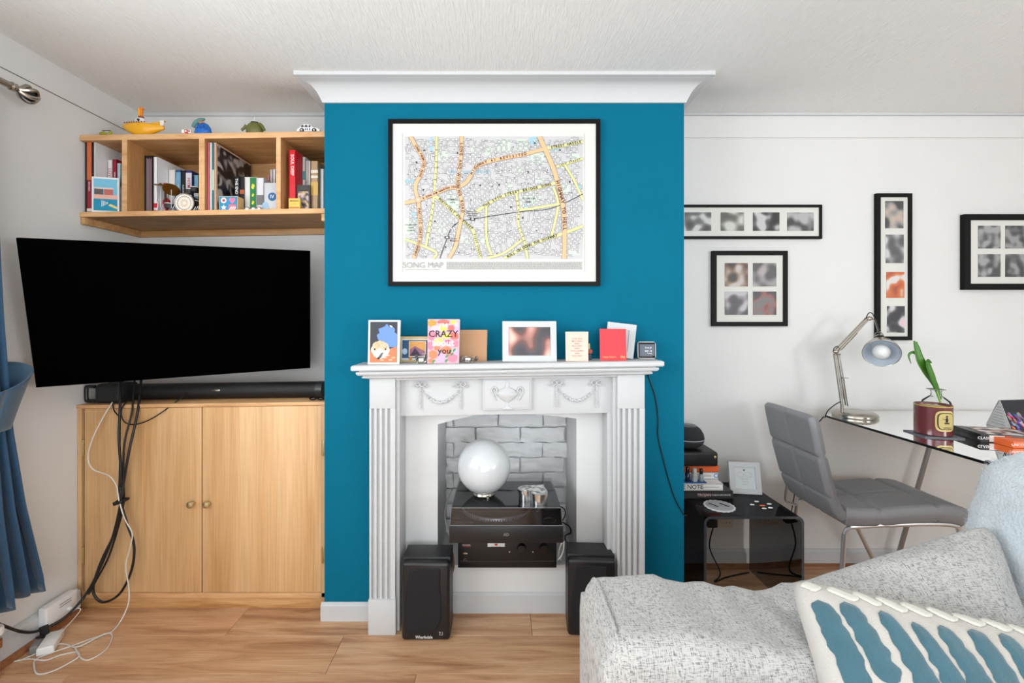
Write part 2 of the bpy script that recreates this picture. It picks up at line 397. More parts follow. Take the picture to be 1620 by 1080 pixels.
# painted brick back of the recess, brick by brick
RY = 2.30
MB().box(rx0, rx1, RY+.016, RY+.03, rz0, oz1, INFILL).build('mortar_bed', chim)
bw, bh, jt = .218, .070, .007
bx0 = rx0-.07; zz = rz0; rr = 0
random.seed(11)
while zz < arch[3][1]+.02:
    xx = bx0-(bw+jt)*.5*(rr % 2)
    while xx < rx1:
        a, b = max(xx, rx0+.002), min(xx+bw, rx1-.002)
        if b-a > .02:
            bm = bmesh.new(); bmesh.ops.create_cube(bm, size=1)
            py = random.uniform(-.008, .006); tz = min(zz+bh, oz1-.002)
            for q in bm.verts: q.co = Vector(((a+b)/2+q.co.x*(b-a), RY+.009+py+q.co.y*.024, (zz+tz)/2+q.co.z*(tz-zz)))
            bmesh.ops.subdivide_edges(bm, edges=bm.edges[:], cuts=8, use_grid_fill=True)
            for q in bm.verts:
                nv = noise.noise_vector(q.co*22+Vector((rr*3, xx*5, 0))); q.co += Vector((nv.x*.007, nv.y*.010, nv.z*.007))
                nv = noise.noise_vector(q.co*70); q.co.y += nv.y*.006
            mb = MB(); mb.bm(bm, BRICKM); bm.free(); mb.build('brick', chim, angle=1.2)
        xx += bw+jt
    zz += bh+jt; rr += 1
# cornice round the chimney breast
cp = [(0, 0), (.008, 0), (.008, .004), (.014, .018), (.024, .038), (.040, .056), (.060, .067), (.080, .071), (.086, .072), (.092, .074), (.092, .094), (0, .15)]
zc0 = Z(163.5, D)
def cornice():
    m = MB(); k = 1.0
    path = [((CL, B), (-1, 0)), ((CL, D), (-1, -1)), ((CR, D), (1, -1)), ((CR, B), (1, 0))]
    ring = []
    for (px, py), (dx, dy) in path:
        ring.append([Vector((px+dx*o_, py+dy*o_, zc0+h)) for o_, h in cp])
    n = len(cp); vs = [q for r_ in ring for q in r_]
    fs = [(i*n+j, i*n+(j+1) % n, (i+1)*n+(j+1) % n, (i+1)*n+j) for i in range(3) for j in range(n)]
    fs += [tuple(range(n)), tuple(3*n+j for j in range(n))]
    return m.add(vs, fs, WHITE)
struct(cornice().build('trim_1', angle=.5))
# small ceiling bead and frieze line on alcove walls and left wall
m = MB(); m.box(XL, CL, B-.012, B, Z(184.5, B), Z(178.5, B), WHITE, .003); struct(m.build('trim_2'))
m = MB(); m.box(CR, XR, B-.012, B, Z(183.5, B), Z(178.5, B), WHITE, .003); struct(m.build('trim_3'))
FZ = Z(218, B); FR = mat('frieze_line', (196, 193, 188), .8)
FRD = mat('frieze_crack', (128, 124, 118), .8)
struct(MB().box(CR, XR, B-.002, B, FZ-.0012, FZ+.0015, FR).build('trim_4', smooth=False))
struct(MB().box(XL, XL+.002, wy1, B, FZ-.001, FZ+.0025, FRD).build('trim_5', smooth=False))
struct(MB().box(XL, CL, B-.002, B, FZ-.0012, FZ+.0015, FR).build('trim_6', smooth=False))
# baseboards
def bprof(o_, s, h, t=.014): return [(o_, .0), (o_+s*t, .0), (o_+s*t, h-.012), (o_+s*t*.6, h-.004), (o_+s*t*.3, h), (o_, h)]
struct(MB().prism([(a, b) for a, b in bprof(XL, 1, .105, .03)], YR, 2.0, 'y', WHITE).build('baseboard_left'))
struct(MB().prism([(a, b) for a, b in bprof(B, -1, .092)], CR, XR, 'x', WHITE).build('baseboard_back_right'))
struct(MB().prism([(a, b) for a, b in bprof(D, -1, .075)], CL-.012, -.532, 'x', WHITE).build('baseboard_chimney_left'))
struct(MB().prism([(a, b) for a, b in bprof(D, -1, .075)], .596, CR+.012, 'x', WHITE).build('baseboard_chimney_right'))
q = lambda o_, s: [(o_, 0), (o_+s*.018, 0), (o_+s*.016, .01), (o_+s*.008, .018), (o_, .022)]
struct(MB().prism(q(XL+.03, 1), YR, 2.0, 'y', QUAD).build('trim_8'))
struct(MB().prism(q(B-.014, -1), CR, XR, 'x', QUAD).build('trim_9'))

# ================================================================== FIREPLACE SURROUND
k_t = -.0 ; TILT = .0155; TX = .03
fs_ = thing('fireplace_surround', 'white painted fireplace surround with fluted pilasters, garlands and urn on the teal chimney breast', 'fireplace', (TX, 1.9, 0))
PF = 1.856
def pilaster(xa, xb):
    gz0, gz1 = Z(947, PF), Z(646, PF)
    w_ = xb-xa; pts = [(xa, D), (xa, PF)]
    for g in (.014, .0355, .0575, .0795):
        c = xa+g*(w_/.105); r_ = .0062
        pts += [(c-r_, PF), (c-r_*.7, PF+.013), (c+r_*.7, PF+.013), (c+r_, PF)]
    pts += [(xb, PF), (xb, D)]
    m = MB().prism(pts, gz0, gz1, 'z', WHITE)
    m.box(xa, xb, PF, D, gz1, Z(592, PF)+.01, WHITE, .0015)
    o = m.build('pilaster', fs_, angle=.4)
    MB().box(xa-.004, xb+.004, PF-.008, D, 0, gz0, WHITE, .004).build('plinth_block', o)
pilaster(-.530, -.425); pilaster(.482, .593)
zf0, zf1 = Z(655, 1.92), Z(598, PF)
m = MB()
m.box(-.425, .482, 1.905, D+.03, Z(655.5, 1.905), zf1, WHITE, .002)         # frieze board
m.box(-.425, .482, PF+.004, 1.91, zf1-.002, Z(592, PF)+.012, WHITE, .003)  # upper rail
m.box(-.425, -.411, PF+.02, D+.045, 0, zf1, WHITE, .002).box(.468, .482, PF+.02, D+.045, 0, zf1, WHITE, .002)
m.box(.452, .470, PF+.05, D+.045, 0, zf1-.1, WHITE, .002)
m.shear(TILT, TX, .8)
fr = m.build('frieze_panel', fs_)
cxa, cxb = X(763.5, 1.89), X(841, 1.89)
m = MB().box(cxa, cxb, 1.888, 1.906, Z(648.5, 1.888), zf1-.003, WHITE, .003); m.box(cxa+.008, cxb-.008, 1.884, 1.89, Z(645.5, 1.888), zf1-.010, WHITE, .002); m.shear(TILT, TX, .8); m.build('centre_tablet', fs_)
# mantel shelf mouldings
m = MB()
zt = 1.110
prof = [(D, zt), (1.802, zt), (1.797, zt-.004), (1.797, zt-.018), (1.801, zt-.022), (1.822, zt-.0225), (1.822, zt-.027), (1.813, zt-.0275), (1.812, zt-.034), (1.816, zt-.040), (1.822, zt-.043), (1.834, zt-.0435), (1.834, zt-.048), (1.830, zt-.0485), (1.832, zt-.054), (1.846, zt-.0585), (1.850, zt-.060), (D, zt-.060)]
ring = []
xa0, xb0 = -.532, .596
for (xs, sg) in ((xa0, -1), (xb0, 1)):
    ring.append([Vector((xs+sg*(1.852-y_ if y_ < 1.85 else (.05 if z_ > zt-.03 else 0)), y_, z_)) for y_, z_ in prof])
for r_ in ring:
    sg = -1 if r_ is ring[0] else 1; xs = xa0 if sg < 0 else xb0
    r_[0].x = xs+sg*.050; r_[-1].x = xs
n = len(prof); vs = ring[0]+ring[1]; fsx = [(i, (i+1) % n, n+(i+1) % n, n+i) for i in range(n)]+[tuple(range(n)), tuple(range(n, 2*n))]
m.add(vs, fsx, WHITE)
# side returns of the mouldings
m.shear(TILT, TX, .8); m.build('mantel_shelf', fs_, angle=.3)
def MZ(x): return zt+TILT*(x-TX)
# garlands
def garland(px0, px1, py, lowy, dropy):
    Yg = 1.898; m = MB(); s = Yg/F
    for px in (px0, px1):
        c = W(px, py, Yg)
        for sg in (-1, 1):
            m.tube([c, c+Vector((sg*.006, -.003, .010)), c+Vector((sg*.017, -.004, .011)), c+Vector((sg*.021, -.003, .001)), c+Vector((sg*.012, -.003, -.006))], .0026, WHITE, 6, 4, closed=True)
            m.tube([c+Vector((sg*.004, -.002, -.004)), c+Vector((sg*.018, -.002, -.011)), c+Vector((sg*.028, -.002, -.005)), c+Vector((sg*.037, -.001, -.008))], [.003, .0024, .002, .0008], WHITE, 6, 4)
        m.ball(c+Vector((0, -.003, 0)), .0055, WHITE, 8, 6)
        k = 0; pz = c.z-.008
        while pz > Z(dropy, Yg):
            m.ball((c.x+.0015*(-1)**k, Yg-.002, pz), .0034, WHITE, 8, 5, sc=(1, .8, 1.3)); pz -= .0064; k += 1
    N = 15
    for i in range(1, N):
        t = i/N; px = px0+(px1-px0)*t; pyy = py+5+(lowy-py-5)*(1-(2*t-1)**2); big = .0026+.0042*(1-(2*t-1)**2)
        c = W(px, pyy, Yg); a = math.atan2(-(lowy-py)*4*(1-2*t), (px1-px0))
        m.ball((0, 0, 0), big, WHITE, 8, 5, M=Matrix.Translation(c+Vector((0, .001, 0))) @ Matrix.Rotation(-a+(.5 if i % 2 else -.5), 4, 'Y'), sc=(1.5, 1.2, .8))
    m.build('garland', fs_, angle=1.2)
garland(664.7, 728.5, 608.5, 636.5, 646.5); garland(881, 943.5, 605.8, 633.5, 644)
m = MB(); uc = W(802.5, 646.5, 1.883); u = Vector((uc.x, 1.884, uc.z))
m.lathe([(.024, 0), (.024, .003), (.012, .008), (.006, .014), (.006, .026), (.012, .030), (.026, .040), (.040, .052), (.047, .062), (.047, .067), (.040, .070), (.034, .078), (.020, .086), (.012, .090), (.008, .094), (.010, .102), (.006, .112), (.001, .118)], u, WHITE, 24, sy=.42)
for k in range(15): m.ball(u+Vector((-.043+k*.0061, -.008, .0595)), .0028, WHITE, 6, 4)
for k in range(9): m.ball(u+Vector((-.024+k*.006, -.007, .041+.0003*(k-4)**2)), .004, WHITE, 6, 4, sc=(.6, .8, 1.8))
for sg in (-1, 1):
    m.tube([u+Vector((sg*.043, 0, .062)), u+Vector((sg*.044, -.004, .082)), u+Vector((sg*.054, -.005, .090)), u+Vector((sg*.064, -.004, .080)), u+Vector((sg*.061, -.003, .064)), u+Vector((sg*.052, -.003, .046)), u+Vector((sg*.046, -.003, .036)), u+Vector((sg*.050, -.003, .042))], [.0035, .004, .004, .004, .0035, .0035, .004, .003], WHITE, 8, 4)
    m.ball(u+Vector((sg*.054, -.004, .077)), .005, WHITE, 8, 5)
m.build('urn_relief', fs_, angle=1.0)

# ================================================================== BASE CABINET
CF = 2.015
cab = thing('cupboard', 'light oak double-door cupboard built into the left alcove under the television', 'cupboard', (-1.3, CF, 0))
SL = .014
def cz(x): return SL*(x+1.87)
zt0 = Z(640, CF)-.003
cx0, cx1 = XL+.002, CL-.002
m = MB()
m.box(cx0, cx0+.018, CF, B-.002, .055, zt0-.015, OAKV).box(cx1-.0365, cx1, CF, B-.002, .055, zt0-.0, OAKV)
m.box(cx0, cx1, B-.02, B-.002, .055, zt0-.02, OAKD).box(cx0, cx1, CF+.02, B-.02, .06, .075, OAKD)
m.build('carcass', cab)
m = MB().box(cx0, cx1, CF-.006, B-.002, zt0-.014, zt0+.002, OAKE, .002); m.shear(SL, -1.87); m.build('cupboard_top', cab)
MB().box(cx0, cx1, CF+.0, CF+.022, Z(946, CF), Z(937.5, CF), OAKE, .001).build('bottom_rail', cab)
MB().box(cx0, cx1, CF+.008, CF+.026, 0, Z(946, CF), OAK, .001).build('plinth', cab)
def door(pa, pb, kx, hx, side):
    xa, xb = X(pa, CF), X(pb, CF)
    z0, z1 = Z(936.5, CF), zt0-.016
    m = MB().box(xa, xb, CF-.001, CF+.018, z0, z1, OAKV, .0012)
    for q_ in m.v:
        if q_.z > .5: q_.z += SL*(q_.x+1.87)
    o = m.build('door', cab, label='left oak door' if side < 0 else 'right oak door')
    kc = W(kx, 795, CF)
    MB().lathe([(.011, 0), (.011, .004), (.005, .006), (.005, .012), (.013, .017), (.016, .024), (.013, .030), (.004, .033)], (0, 0, 0), BRASS, 20, M=Matrix.Translation((kc.x, CF-.001, kc.z)) @ Matrix.Rotation(R(90), 4, 'X')).build('knob', o)
    for py in (708, 877):
        h = W(hx, py, CF); m = MB().box(h.x-.006, h.x+.006, CF-.004, CF, h.z-.035, h.z+.035, BRASS, .001).tube([(h.x, CF-.005, h.z-.035), (h.x, CF-.005, h.z+.035)], .0035, BRASS, 8, 1)
        m.build('hinge', o)
door(134, 318.8, 306.5, 131.5, -1); door(320.8, 508.5, 331.5, 510.5, 1)

# ================================================================== WALL SHELF
SF = 2.025
sh = thing('wall_shelf', 'oak wall shelf with four compartments of books across the left alcove', 'shelf', (-1.3, SF, 1.72))
SK = .0155
def shz(x): return 1.7615+SK*(x+1.87)
x0, x1 = XL+.002, CL-.002
zb0, zb1, zu0, zu1 = 1.740, 1.7615, 2.080, 2.104
def shs(m): return m.shear(SK, -1.87)
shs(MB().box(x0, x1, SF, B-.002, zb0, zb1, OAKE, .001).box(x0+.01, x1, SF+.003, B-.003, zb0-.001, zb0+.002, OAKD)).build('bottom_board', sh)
shs(MB().box(x0, x1, SF, B-.002, zu0, zu1, OAKE, .001).box(x0, x1, SF+.003, B-.003, zu0-.001, zu0+.002, OAK)).build('top_board', sh)
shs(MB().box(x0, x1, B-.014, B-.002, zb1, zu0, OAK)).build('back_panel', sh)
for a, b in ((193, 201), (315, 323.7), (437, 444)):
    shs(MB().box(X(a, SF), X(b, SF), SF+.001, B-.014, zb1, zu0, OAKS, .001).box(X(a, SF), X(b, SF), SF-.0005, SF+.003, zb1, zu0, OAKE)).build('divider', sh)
shs(MB().box(x0, x0+.02, SF+.004, B-.002, zb0-.032, zb0-.001, OAK, .001)).build('batten', sh)
shs(MB().box(x0+.02, x1, B-.022, B-.002, zb0-.032, zb0-.001, OAK, .001)).build('batten', sh)
shs(MB().box(x1-.045, x1, SF+.01, B-.022, zb0-.032, zb0-.001, OAKE, .001)).build('batten', sh)

COLS = {}
def cm(c, rough=.55):
    k = (tuple(c), rough)
    if k not in COLS: COLS[k] = mat('cover_%d_%d_%d_%d' % (c[0], c[1], c[2], int(rough*10)), c, rough)
    return COLS[k]
PAGES = mat('page_edges', (226, 220, 206), .85, bump=.3, bscale=300)
def book(pa, pb, ptop, Y, depth, col, label, cat='book', group=None, title=None, tcol=(240, 240, 240), bands=(), name='book', tsize=.6, tz=.6, ext=None):
    xa, xb = X(pa, Y), X(pb, Y); xm = (xa+xb)/2; z0 = shz(xm)+.0004; z1 = Z(ptop, Y); w_ = xb-xa; H = z1-z0
    t = thing(name, label, cat, (xm, Y, z0), group)
    c = cm(col); m = MB()
    th = min(.0025, w_*.2)
    m.box(xa, xa+th, Y, Y+depth, z0, z1, c).box(xb-th, xb, Y, Y+depth, z0, z1, c).box(xa, xb, Y, Y+th, z0, z1, c, .0008)
    m.build('cover', t)
    MB().box(xa+th, xb-th, Y+th, Y+depth-.002, z0+.001, z1-.003, PAGES).build('pages', t, smooth=False)
    for (f0, f1, bc) in bands:
        MB().box(xa+.0003, xb-.0003, Y-.0006, Y+.001, z0+H*f0, z0+H*f1, cm(bc)).build('spine_band', t, smooth=False)
    if title:
        n_ = len(title)
        sz = w_*tsize; L = .62*n_*sz
        mx = H*.9
        sx = min(1, mx/L)
        MB().text(title, sz, frame3((xm, Y-.0012, z0+H*tz), (0, 0, -1), (1, 0, 0)), cm(tcol), .01, sx).build('title', t, smooth=False)
    return t
G1 = 'records and books in the first shelf compartment'
book(134.8, 137.3, 222, 2.045, .29, (22, 20, 24), 'thin black record sleeve nearest the left wall on the shelf', 'record', G1, name='record_sleeve')
b_ = book(137.6, 145, 221, 2.045, .29, (160, 34, 58), 'crimson and orange striped tall book by the left wall', 'book', G1, title='RECORDS', bands=((.45, 1, (205, 106, 60)), (.02, .06, (235, 225, 215))), tz=.36, tsize=.45)
book(145.4, 148.3, 222, 2.047, .29, (24, 26, 30), 'thin black record sleeve left of the white sleeve', 'record', G1, name='record_sleeve')
book(148.7, 151.8, 223, 2.045, .30, (228, 226, 226), 'tall white record sleeve with its plain cover showing in first compartment', 'record', G1, name='record_sleeve')
book(170, 178, 253, 2.10, .12, (235, 228, 228), 'white paperback with pink lettering behind the pool print', 'book', G1, title='LOVE', tcol=(214, 70, 120), tsize=.9, tz=.75)
book(178.3, 185, 252, 2.10, .12, (160, 20, 50), 'dark red book behind the pool print', 'book', G1, title='MEMOIR', tsize=.5, tz=.7)
book(185.5, 191, 258, 2.10, .12, (190, 215, 222), 'pale blue slim book beside the first divider', 'book', G1)
for i in range(4):
    xx = X(186.2+i*1.7, 2.06); z0 = shz(xx)
    tag(MB().box(xx, xx+.0038, 2.062+i*.004, 2.062+i*.004+.13, z0, z0+.125-.01*i, cm((205-i*14, 203-i*12, 205-i*10)), .0005).build('magazine'), ['foremost left', 'second', 'third', 'rightmost'][i]+' grey magazine upright between pool print and first divider', 'magazine', 'magazines by the first divider')
# pool print card, turned a little
t = thing('art_card', 'white bordered print of a blue swimming pool standing in the first shelf compartment', 'card', W(167, 336, 2.04))
t.rotation_euler = (0, 0, R(14)); cw, ch = .105, .158
MB().box(-cw/2, cw/2, 0, .004, 0, ch, PAPER, .0004).build('board', t, local=True)
m = MB()
def fr_rect(m, u0, u1, v0, v1, c, off): m.box(-cw/2+u0*cw, -cw/2+u1*cw, -off, 0, v0*ch, v1*ch, cm(c))
fr_rect(m, .07, .93, .05, .95, (120, 190, 218), .0006); fr_rect(m, .07, .93, .38, .50, (232, 176, 160), .0012); fr_rect(m, .07, .93, .05, .38, (26, 142, 176), .0012)
fr_rect(m, .10, .42, .50, .66, (96, 84, 84), .0014); fr_rect(m, .45, .78, .50, .68, (190, 104, 96), .0014); fr_rect(m, .07, .80, .66, .70, (228, 200, 190), .0016)
for a in range(5): m.box(-cw/2+cw*(.36+.05*a), -cw/2+cw*(.38+.05*a), -.0018, 0, ch*(.16+.02*a), ch*(.34-.012*a), PAPER)
m.prism([(-cw/2+cw*.6, ch*.2), (-cw/2+cw*.93, ch*.1), (-cw/2+cw*.93, ch*.17), (-cw/2+cw*.68, ch*.25)], -.0018, 0, 'y', cm((225, 205, 130)))
m.build('printed_picture', t, smooth=False, local=True)
MB().box(X(150, 2.06)-t.location.x, X(178, 2.06)-t.location.x, .02, .10, 0, .165, cm((70, 150, 60)), .001) if False else None
G2 = 'books in the second shelf compartment'
t = book(229, 242, 246, 2.12, .19, (26, 24, 26), 'clear plastic cased black box set with silver stripes at left of second compartment', 'box set', G2, name='box_set')
m = MB()
for i in range(7):
    xx = X(232+i*1.3, 2.12); m.box(xx, xx+.0015, 2.1185, 2.12, shz(-1.6)+.01, Z(250+i % 3, 2.12), cm((150+12*(i % 4), 140, 146)))
m.build('silver_stripes', t, smooth=False)
book(243, 249.3, 248, 2.10, .24, (236, 236, 238), 'tall white book with its plain cover showing in the second compartment', 'book', G2, bands=((.12, .20, (206, 30, 50)), (.02, .08, (206, 30, 50))))
book(266, 277.5, 268.5, 2.168, .13, (222, 218, 214), 'thick off-white book behind the toy cymbals', 'book', G2)
book(278.3, 285.8, 268.5, 2.168, .13, (40, 92, 150), 'blue book with a pale spine panel in the second compartment', 'book', G2, bands=((.15, .95, (120, 170, 205)),), title='STORIES', tcol=(240, 235, 200), tsize=.5)
book(286.6, 293.3, 269.5, 2.168, .13, (28, 36, 40), 'black book between two blue ones in the second compartment', 'book', G2, title='ALBUMS', tcol=(220, 220, 220), tsize=.6)
book(294, 303.4, 269.5, 2.168, .13, (36, 60, 132), 'navy blue book with red and white spine lettering', 'book', G2, bands=((.08, .95, (226, 224, 232)),), title='HITMAKERS', tcol=(200, 40, 60), tsize=.75)
book(307, 314, 277, 2.168, .13, (120, 172, 196), 'pale blue short book left of the second divider', 'book', G2, bands=((.5, .6, (240, 240, 240)),))
# toy drum kit
dk = thing('toy_drum_kit', 'miniature chrome drum kit with brass cymbals on the shelf', 'toy', (X(290, 2.06), 2.07, shz(-1.4)))
dc = W(292, 321.3, 2.06); DR = X(292+15.6, 2.06)-dc.x
My = Matrix.Translation(dc) @ Matrix.Rotation(R(90), 4, 'X')
MB().lathe([(DR*.93, -.05), (DR*.93, .0)], (0, 0, 0), cm((40, 30, 30)), 32, M=My).build('drum_shell', dk)
dh = MB().lathe([(DR*.9, -.002), (DR*.9, .002)], (0, 0, 0), cm((238, 230, 216)), 36, M=My).build('drum_head', dk)
m = MB()
for k in range(40):
    a = 2*math.pi*k/40; m.box(-.0009, .0009, -.0026, -.0018, DR*.62, DR*.70 if k % 2 else DR*.76, cm((70, 60, 50)), M=Matrix.Translation(dc) @ Matrix.Rotation(a, 4, 'Y'))
for k in range(12):
    a = 2*math.pi*k/12; m.box(-.001, .001, -.0026, -.0018, DR*.2, DR*.42, cm((190, 150, 80)), M=Matrix.Translation(dc) @ Matrix.Rotation(a, 4, 'Y'))
m.build('head_pattern', dh, smooth=False)
MB().tube([dc+Vector((math.cos(a)*DR*.97, -.002, math.sin(a)*DR*.97)) for a in [2*math.pi*k/24 for k in range(24)]], .002, CHROME, 6, 2, closed=True).build('hoop', dk)
BR2 = mat('toy_brass', (150, 112, 50), .35, 1)
for (px, py, rp, ty, tx) in ((254, 292.5, 9.5, 12, 20), (271, 300, 12, -14, -35)):
    c = W(px, py, 2.06); rr_ = rp*2.06/F
    MB().lathe([(rr_, 0), (rr_*.3, .003), (rr_*.18, .007), (.0008, .009)], (0, 0, 0), BR2, 24, M=Matrix.Translation(c) @ Matrix.Rotation(R(ty), 4, 'Y') @ Matrix.Rotation(R(tx), 4, 'X')).build('cymbal', dk)
    sz = shz(c.x); st = MB().tube([c, (c.x, c.y, sz+.02)], .0014, CHROME, 6, 1)
    for k in range(3):
        a = k*2.1+.4; st.tube([(c.x, c.y, sz+.025), (c.x+.02*math.cos(a), c.y+.02*math.sin(a), sz+.0008)], .0011, CHROME, 6, 1)
    st.build('stand', dk)
for (px, py, rr_) in ((308, 300, .016), (308, 322, .02), (268, 326, .018), (300, 303, .014)):
    c = W(px, py, 2.09 if px != 268 else 2.07)
    MB().lathe([(rr_, -.011), (rr_, .011)], c, cm((44, 40, 42)), 20).lathe([(rr_*1.04, .009), (rr_*1.04, .012), (rr_*.9, .0125)], c, cm((225, 225, 222)), 20).build('tom_drum', dk)
random.seed(3)
m = MB()
for k in range(16):
    px = random.choice([random.uniform(237, 275), random.uniform(304, 313)]); c = W(px, 334.5, 2.055+random.random()*.03)
    c.z = shz(c.x)+.001
    m.tube([c, c+Vector((random.uniform(-.02, .02), random.uniform(0, .01), random.uniform(.02, .05)))], .0010, CHROME, 5, 1)
m.build('stand_legs', dk, kind='stuff')
# toy guitar
g = thing('toy_guitar', 'miniature red electric guitar standing behind the toy cymbals', 'toy', W(263, 335, 2.12))
c = W(263, 322, 2.12)
pts = []
for k in range(28):
    a = 2*math.pi*k/28; r_ = .022*(1+.22*math.cos(2*a)); pts.append((c.x+r_*math.sin(a)*.85, c.z+r_*math.cos(a)*1.15-.004))
MB().prism(pts, 2.118, 2.128, 'y', cm((168, 18, 40), .25)).build('body', g)
MB().box(c.x-.004, c.x+.004, 2.112, 2.118, c.z, c.z+.075, cm((70, 42, 26)), .001).build('neck', g)
MB().box(c.x-.008, c.x+.008, 2.112, 2.118, c.z+.075, c.z+.094, cm((186, 30, 40)), .001).build('headstock', g)
G3 = 'records and books in the third shelf compartment'
book(328, 331.6, 225.5, 2.04, .29, (206, 84, 110), 'thin pink record sleeve beside the second divider', 'record', G3, name='record_sleeve')
book(332, 335.4, 225.5, 2.04, .29, (206, 226, 208), 'thin mint green record sleeve beside the pink one', 'record', G3, name='record_sleeve')
book(335.8, 338.7, 225.5, 2.04, .29, (70, 110, 134), 'thin blue record sleeve in the third compartment', 'record', G3, name='record_sleeve', bands=((.3, .6, (200, 205, 190)),))
t = book(339, 341.7, 225.5, 2.04, .29, (214, 180, 150), 'tan edged record sleeve with a dark photographic cover facing right', 'record', G3, name='record_sleeve')
xx = X(341.7, 2.04)
MB().box(xx, xx+.0008, 2.05, 2.325, shz(xx)+.01, Z(228, 2.04), blotch('sleeve_photo', [(24, 22, 26), (60, 58, 66), (120, 112, 112), (36, 34, 38), (170, 166, 160)], 16, 1.5, 2)).build('cover_photo', t, smooth=False)
book(370, 378.8, 279.5, 2.13, .14, (22, 22, 26), 'black book with white lettering and a pink spine foot', 'book', G3, title='THE END', tsize=.7, tz=.75, bands=((.36, .46, (226, 160, 190)),))
book(379.5, 386.6, 279.5, 2.13, .14, (32, 28, 30), 'black book with small orange spine mark', 'book', G3, bands=((.55, .66, (190, 96, 50)),))
t = book(387, 405.5, 280, 2.11, .14, (224, 222, 220), 'thick white book with a green and yellow stripe on its spine', 'book', G3)
xa, xb = X(395.5, 2.11), X(405.2, 2.11); z0 = shz(xa)
MB().box(xa, xb, 2.1092, 2.111, z0+.02, Z(280.5, 2.11), cm((32, 122, 66))).build('spine_band', t, smooth=False)
m = MB()
for zz, s in ((.115, .8), (.075, .5), (.04, .6)): m.prism([((xa+xb)/2+math.cos(a)*.009*s+.002*math.sin(3*a), z0+zz+.012+math.sin(a)*.016*s) for a in [2*math.pi*k/10 for k in range(10)]], 2.1085, 2.1093, 'y', cm((220, 214, 60)))
m.build('yellow_motif', t, smooth=False)
book(405.8, 417.5, 281, 2.11, .14, (228, 226, 232), 'white book with a grey photograph band beside the green striped book', 'book', G3, bands=((.24, .52, (120, 118, 118)),))
book(421.7, 426.8, 277, 2.2, .12, (196, 130, 130), 'dusty pink slim book behind the blue badge box', 'book', G3)
book(427.5, 430.5, 268, 2.2, .12, (226, 224, 222), 'slim white book behind the blue badge box, left one of two', 'book', G3)
book(431.5, 436, 267.5, 2.2, .12, (232, 230, 230), 'slim white book against the third divider, right one of two', 'book', G3)
t = thing('gift_box', 'grey box with a round blue badge reading IV beside the third divider', 'box', W(428, 333, 2.06))
xa, xb = X(418, 2.06), X(437, 2.06); z0 = shz(xa)+.0005
MB().box(xa, xb, 2.06, 2.11, z0, Z(289, 2.06), cm((196, 198, 202)), .001).build('carton', t)
c = W(431, 311, 2.059)
MB().lathe([(.019, 0), (.019, .0008)], (0, 0, 0), cm((30, 96, 150)), 28, M=Matrix.Translation((c.x-.001, 2.0599, c.z)) @ Matrix.Rotation(R(90), 4, 'X')).text('IV', .022, frame3((c.x-.001, 2.0585, c.z), (1, 0, 0), (0, 0, 1)), PAPER, .01).build('badge', t, smooth=False)
MB().prism([(c.x-.032+.017*math.cos(a), z0+.012+.030*max(0, math.sin(a))) for a in [math.pi*k/10 for k in range(11)]]+[(c.x-.049, z0+.004), (c.x-.015, z0+.004)], 2.0592, 2.06, 'y', cm((150, 180, 205))).build('printed_arch', t, smooth=False)
t = thing('picture_block', 'small wooden block with heart, star, target and stripes on blue', 'ornament', W(362, 335, 2.045))
xa, xb = X(346, 2.045), X(376, 2.045); z0 = shz(xa)+.0006; zz1 = Z(310, 2.045); S = xb-xa
MB().box(xa, xb, 2.045, 2.095, z0, zz1, cm((214, 170, 116)), .001).build('block', t)
m = MB().box(xa+.003, xb-.002, 2.0442, 2.045, z0+.001, zz1-.003, cm((44, 140, 184)))
def disc(m, cx, cz, r_, y, c, n=20, f=None): m.poly([(cx+(r_*(f(k) if f else 1))*math.sin(2*math.pi*k/n), y, cz+(r_*(f(k) if f else 1))*math.cos(2*math.pi*k/n)) for k in range(n)], c)
H_ = zz1-z0
disc(m, xa+S*.27, z0+H_*.70, S*.15, 2.0438, PAPER); disc(m, xa+S*.27, z0+H_*.70, S*.075, 2.0434, cm((220, 60, 60)))
disc(m, xa+S*.27, z0+H_*.22, S*.17, 2.0438, PAPER, 10, lambda k: 1 if k % 2 == 0 else .42)
hp = [(0, -.17), (.16, .02), (.15, .12), (.08, .16), (0, .10), (-.08, .16), (-.15, .12), (-.16, .02)]
m.poly([(xa+S*(.72+a), 2.0438, z0+H_*.68+S*b) for a, b in hp], cm((240, 120, 160)))
m.poly([(xa+S*.54, 2.0438, z0+H_*.06), (xa+S*.92, 2.0438, z0+H_*.06), (xa+S*.92, 2.0438, z0+H_*.42), (xa+S*.54, 2.0438, z0+H_*.42)], cm((236, 110, 140)))
for k in range(3): m.poly([(xa+S*(.54+k*.12), 2.0434, z0+H_*.06), (xa+S*(.60+k*.12), 2.0434, z0+H_*.06), (xa+S*min(.92, .74+k*.12), 2.0434, z0+H_*(.26 if k < 2 else .2)), (xa+S*min(.92, .68+k*.12), 2.0434, z0+H_*.30)], PAPER)
m.build('painted_face', t, smooth=False)
for i, px in enumerate((391, 401, 410)):
    c = W(px, 333, 2.05); c.z = shz(c.x)
    tag(origin(MB().lathe([(.012, 0), (.0135, .004), (.0125, .012), (.009, .015)], c, SILVER, 18).build('tin_pot'), c), ['left', 'middle', 'right'][i]+' tiny silver pot in front of the thick white green-striped books', 'pot', 'tiny silver pots')
G4 = 'books in the fourth shelf compartment'
book(457, 467.8, 237, 2.06, .2, (206, 24, 38), 'tall red book titled SOUL DEEP in white letters', 'book', G4, title='SOUL DEEP', tsize=.62, tz=.75)
book(469.5, 475.5, 243, 2.13, .16, (214, 212, 208), 'tall pale grey book right of the red SOUL DEEP book', 'book', G4, title='SOUNDS', tcol=(60, 60, 60), tsize=.5)
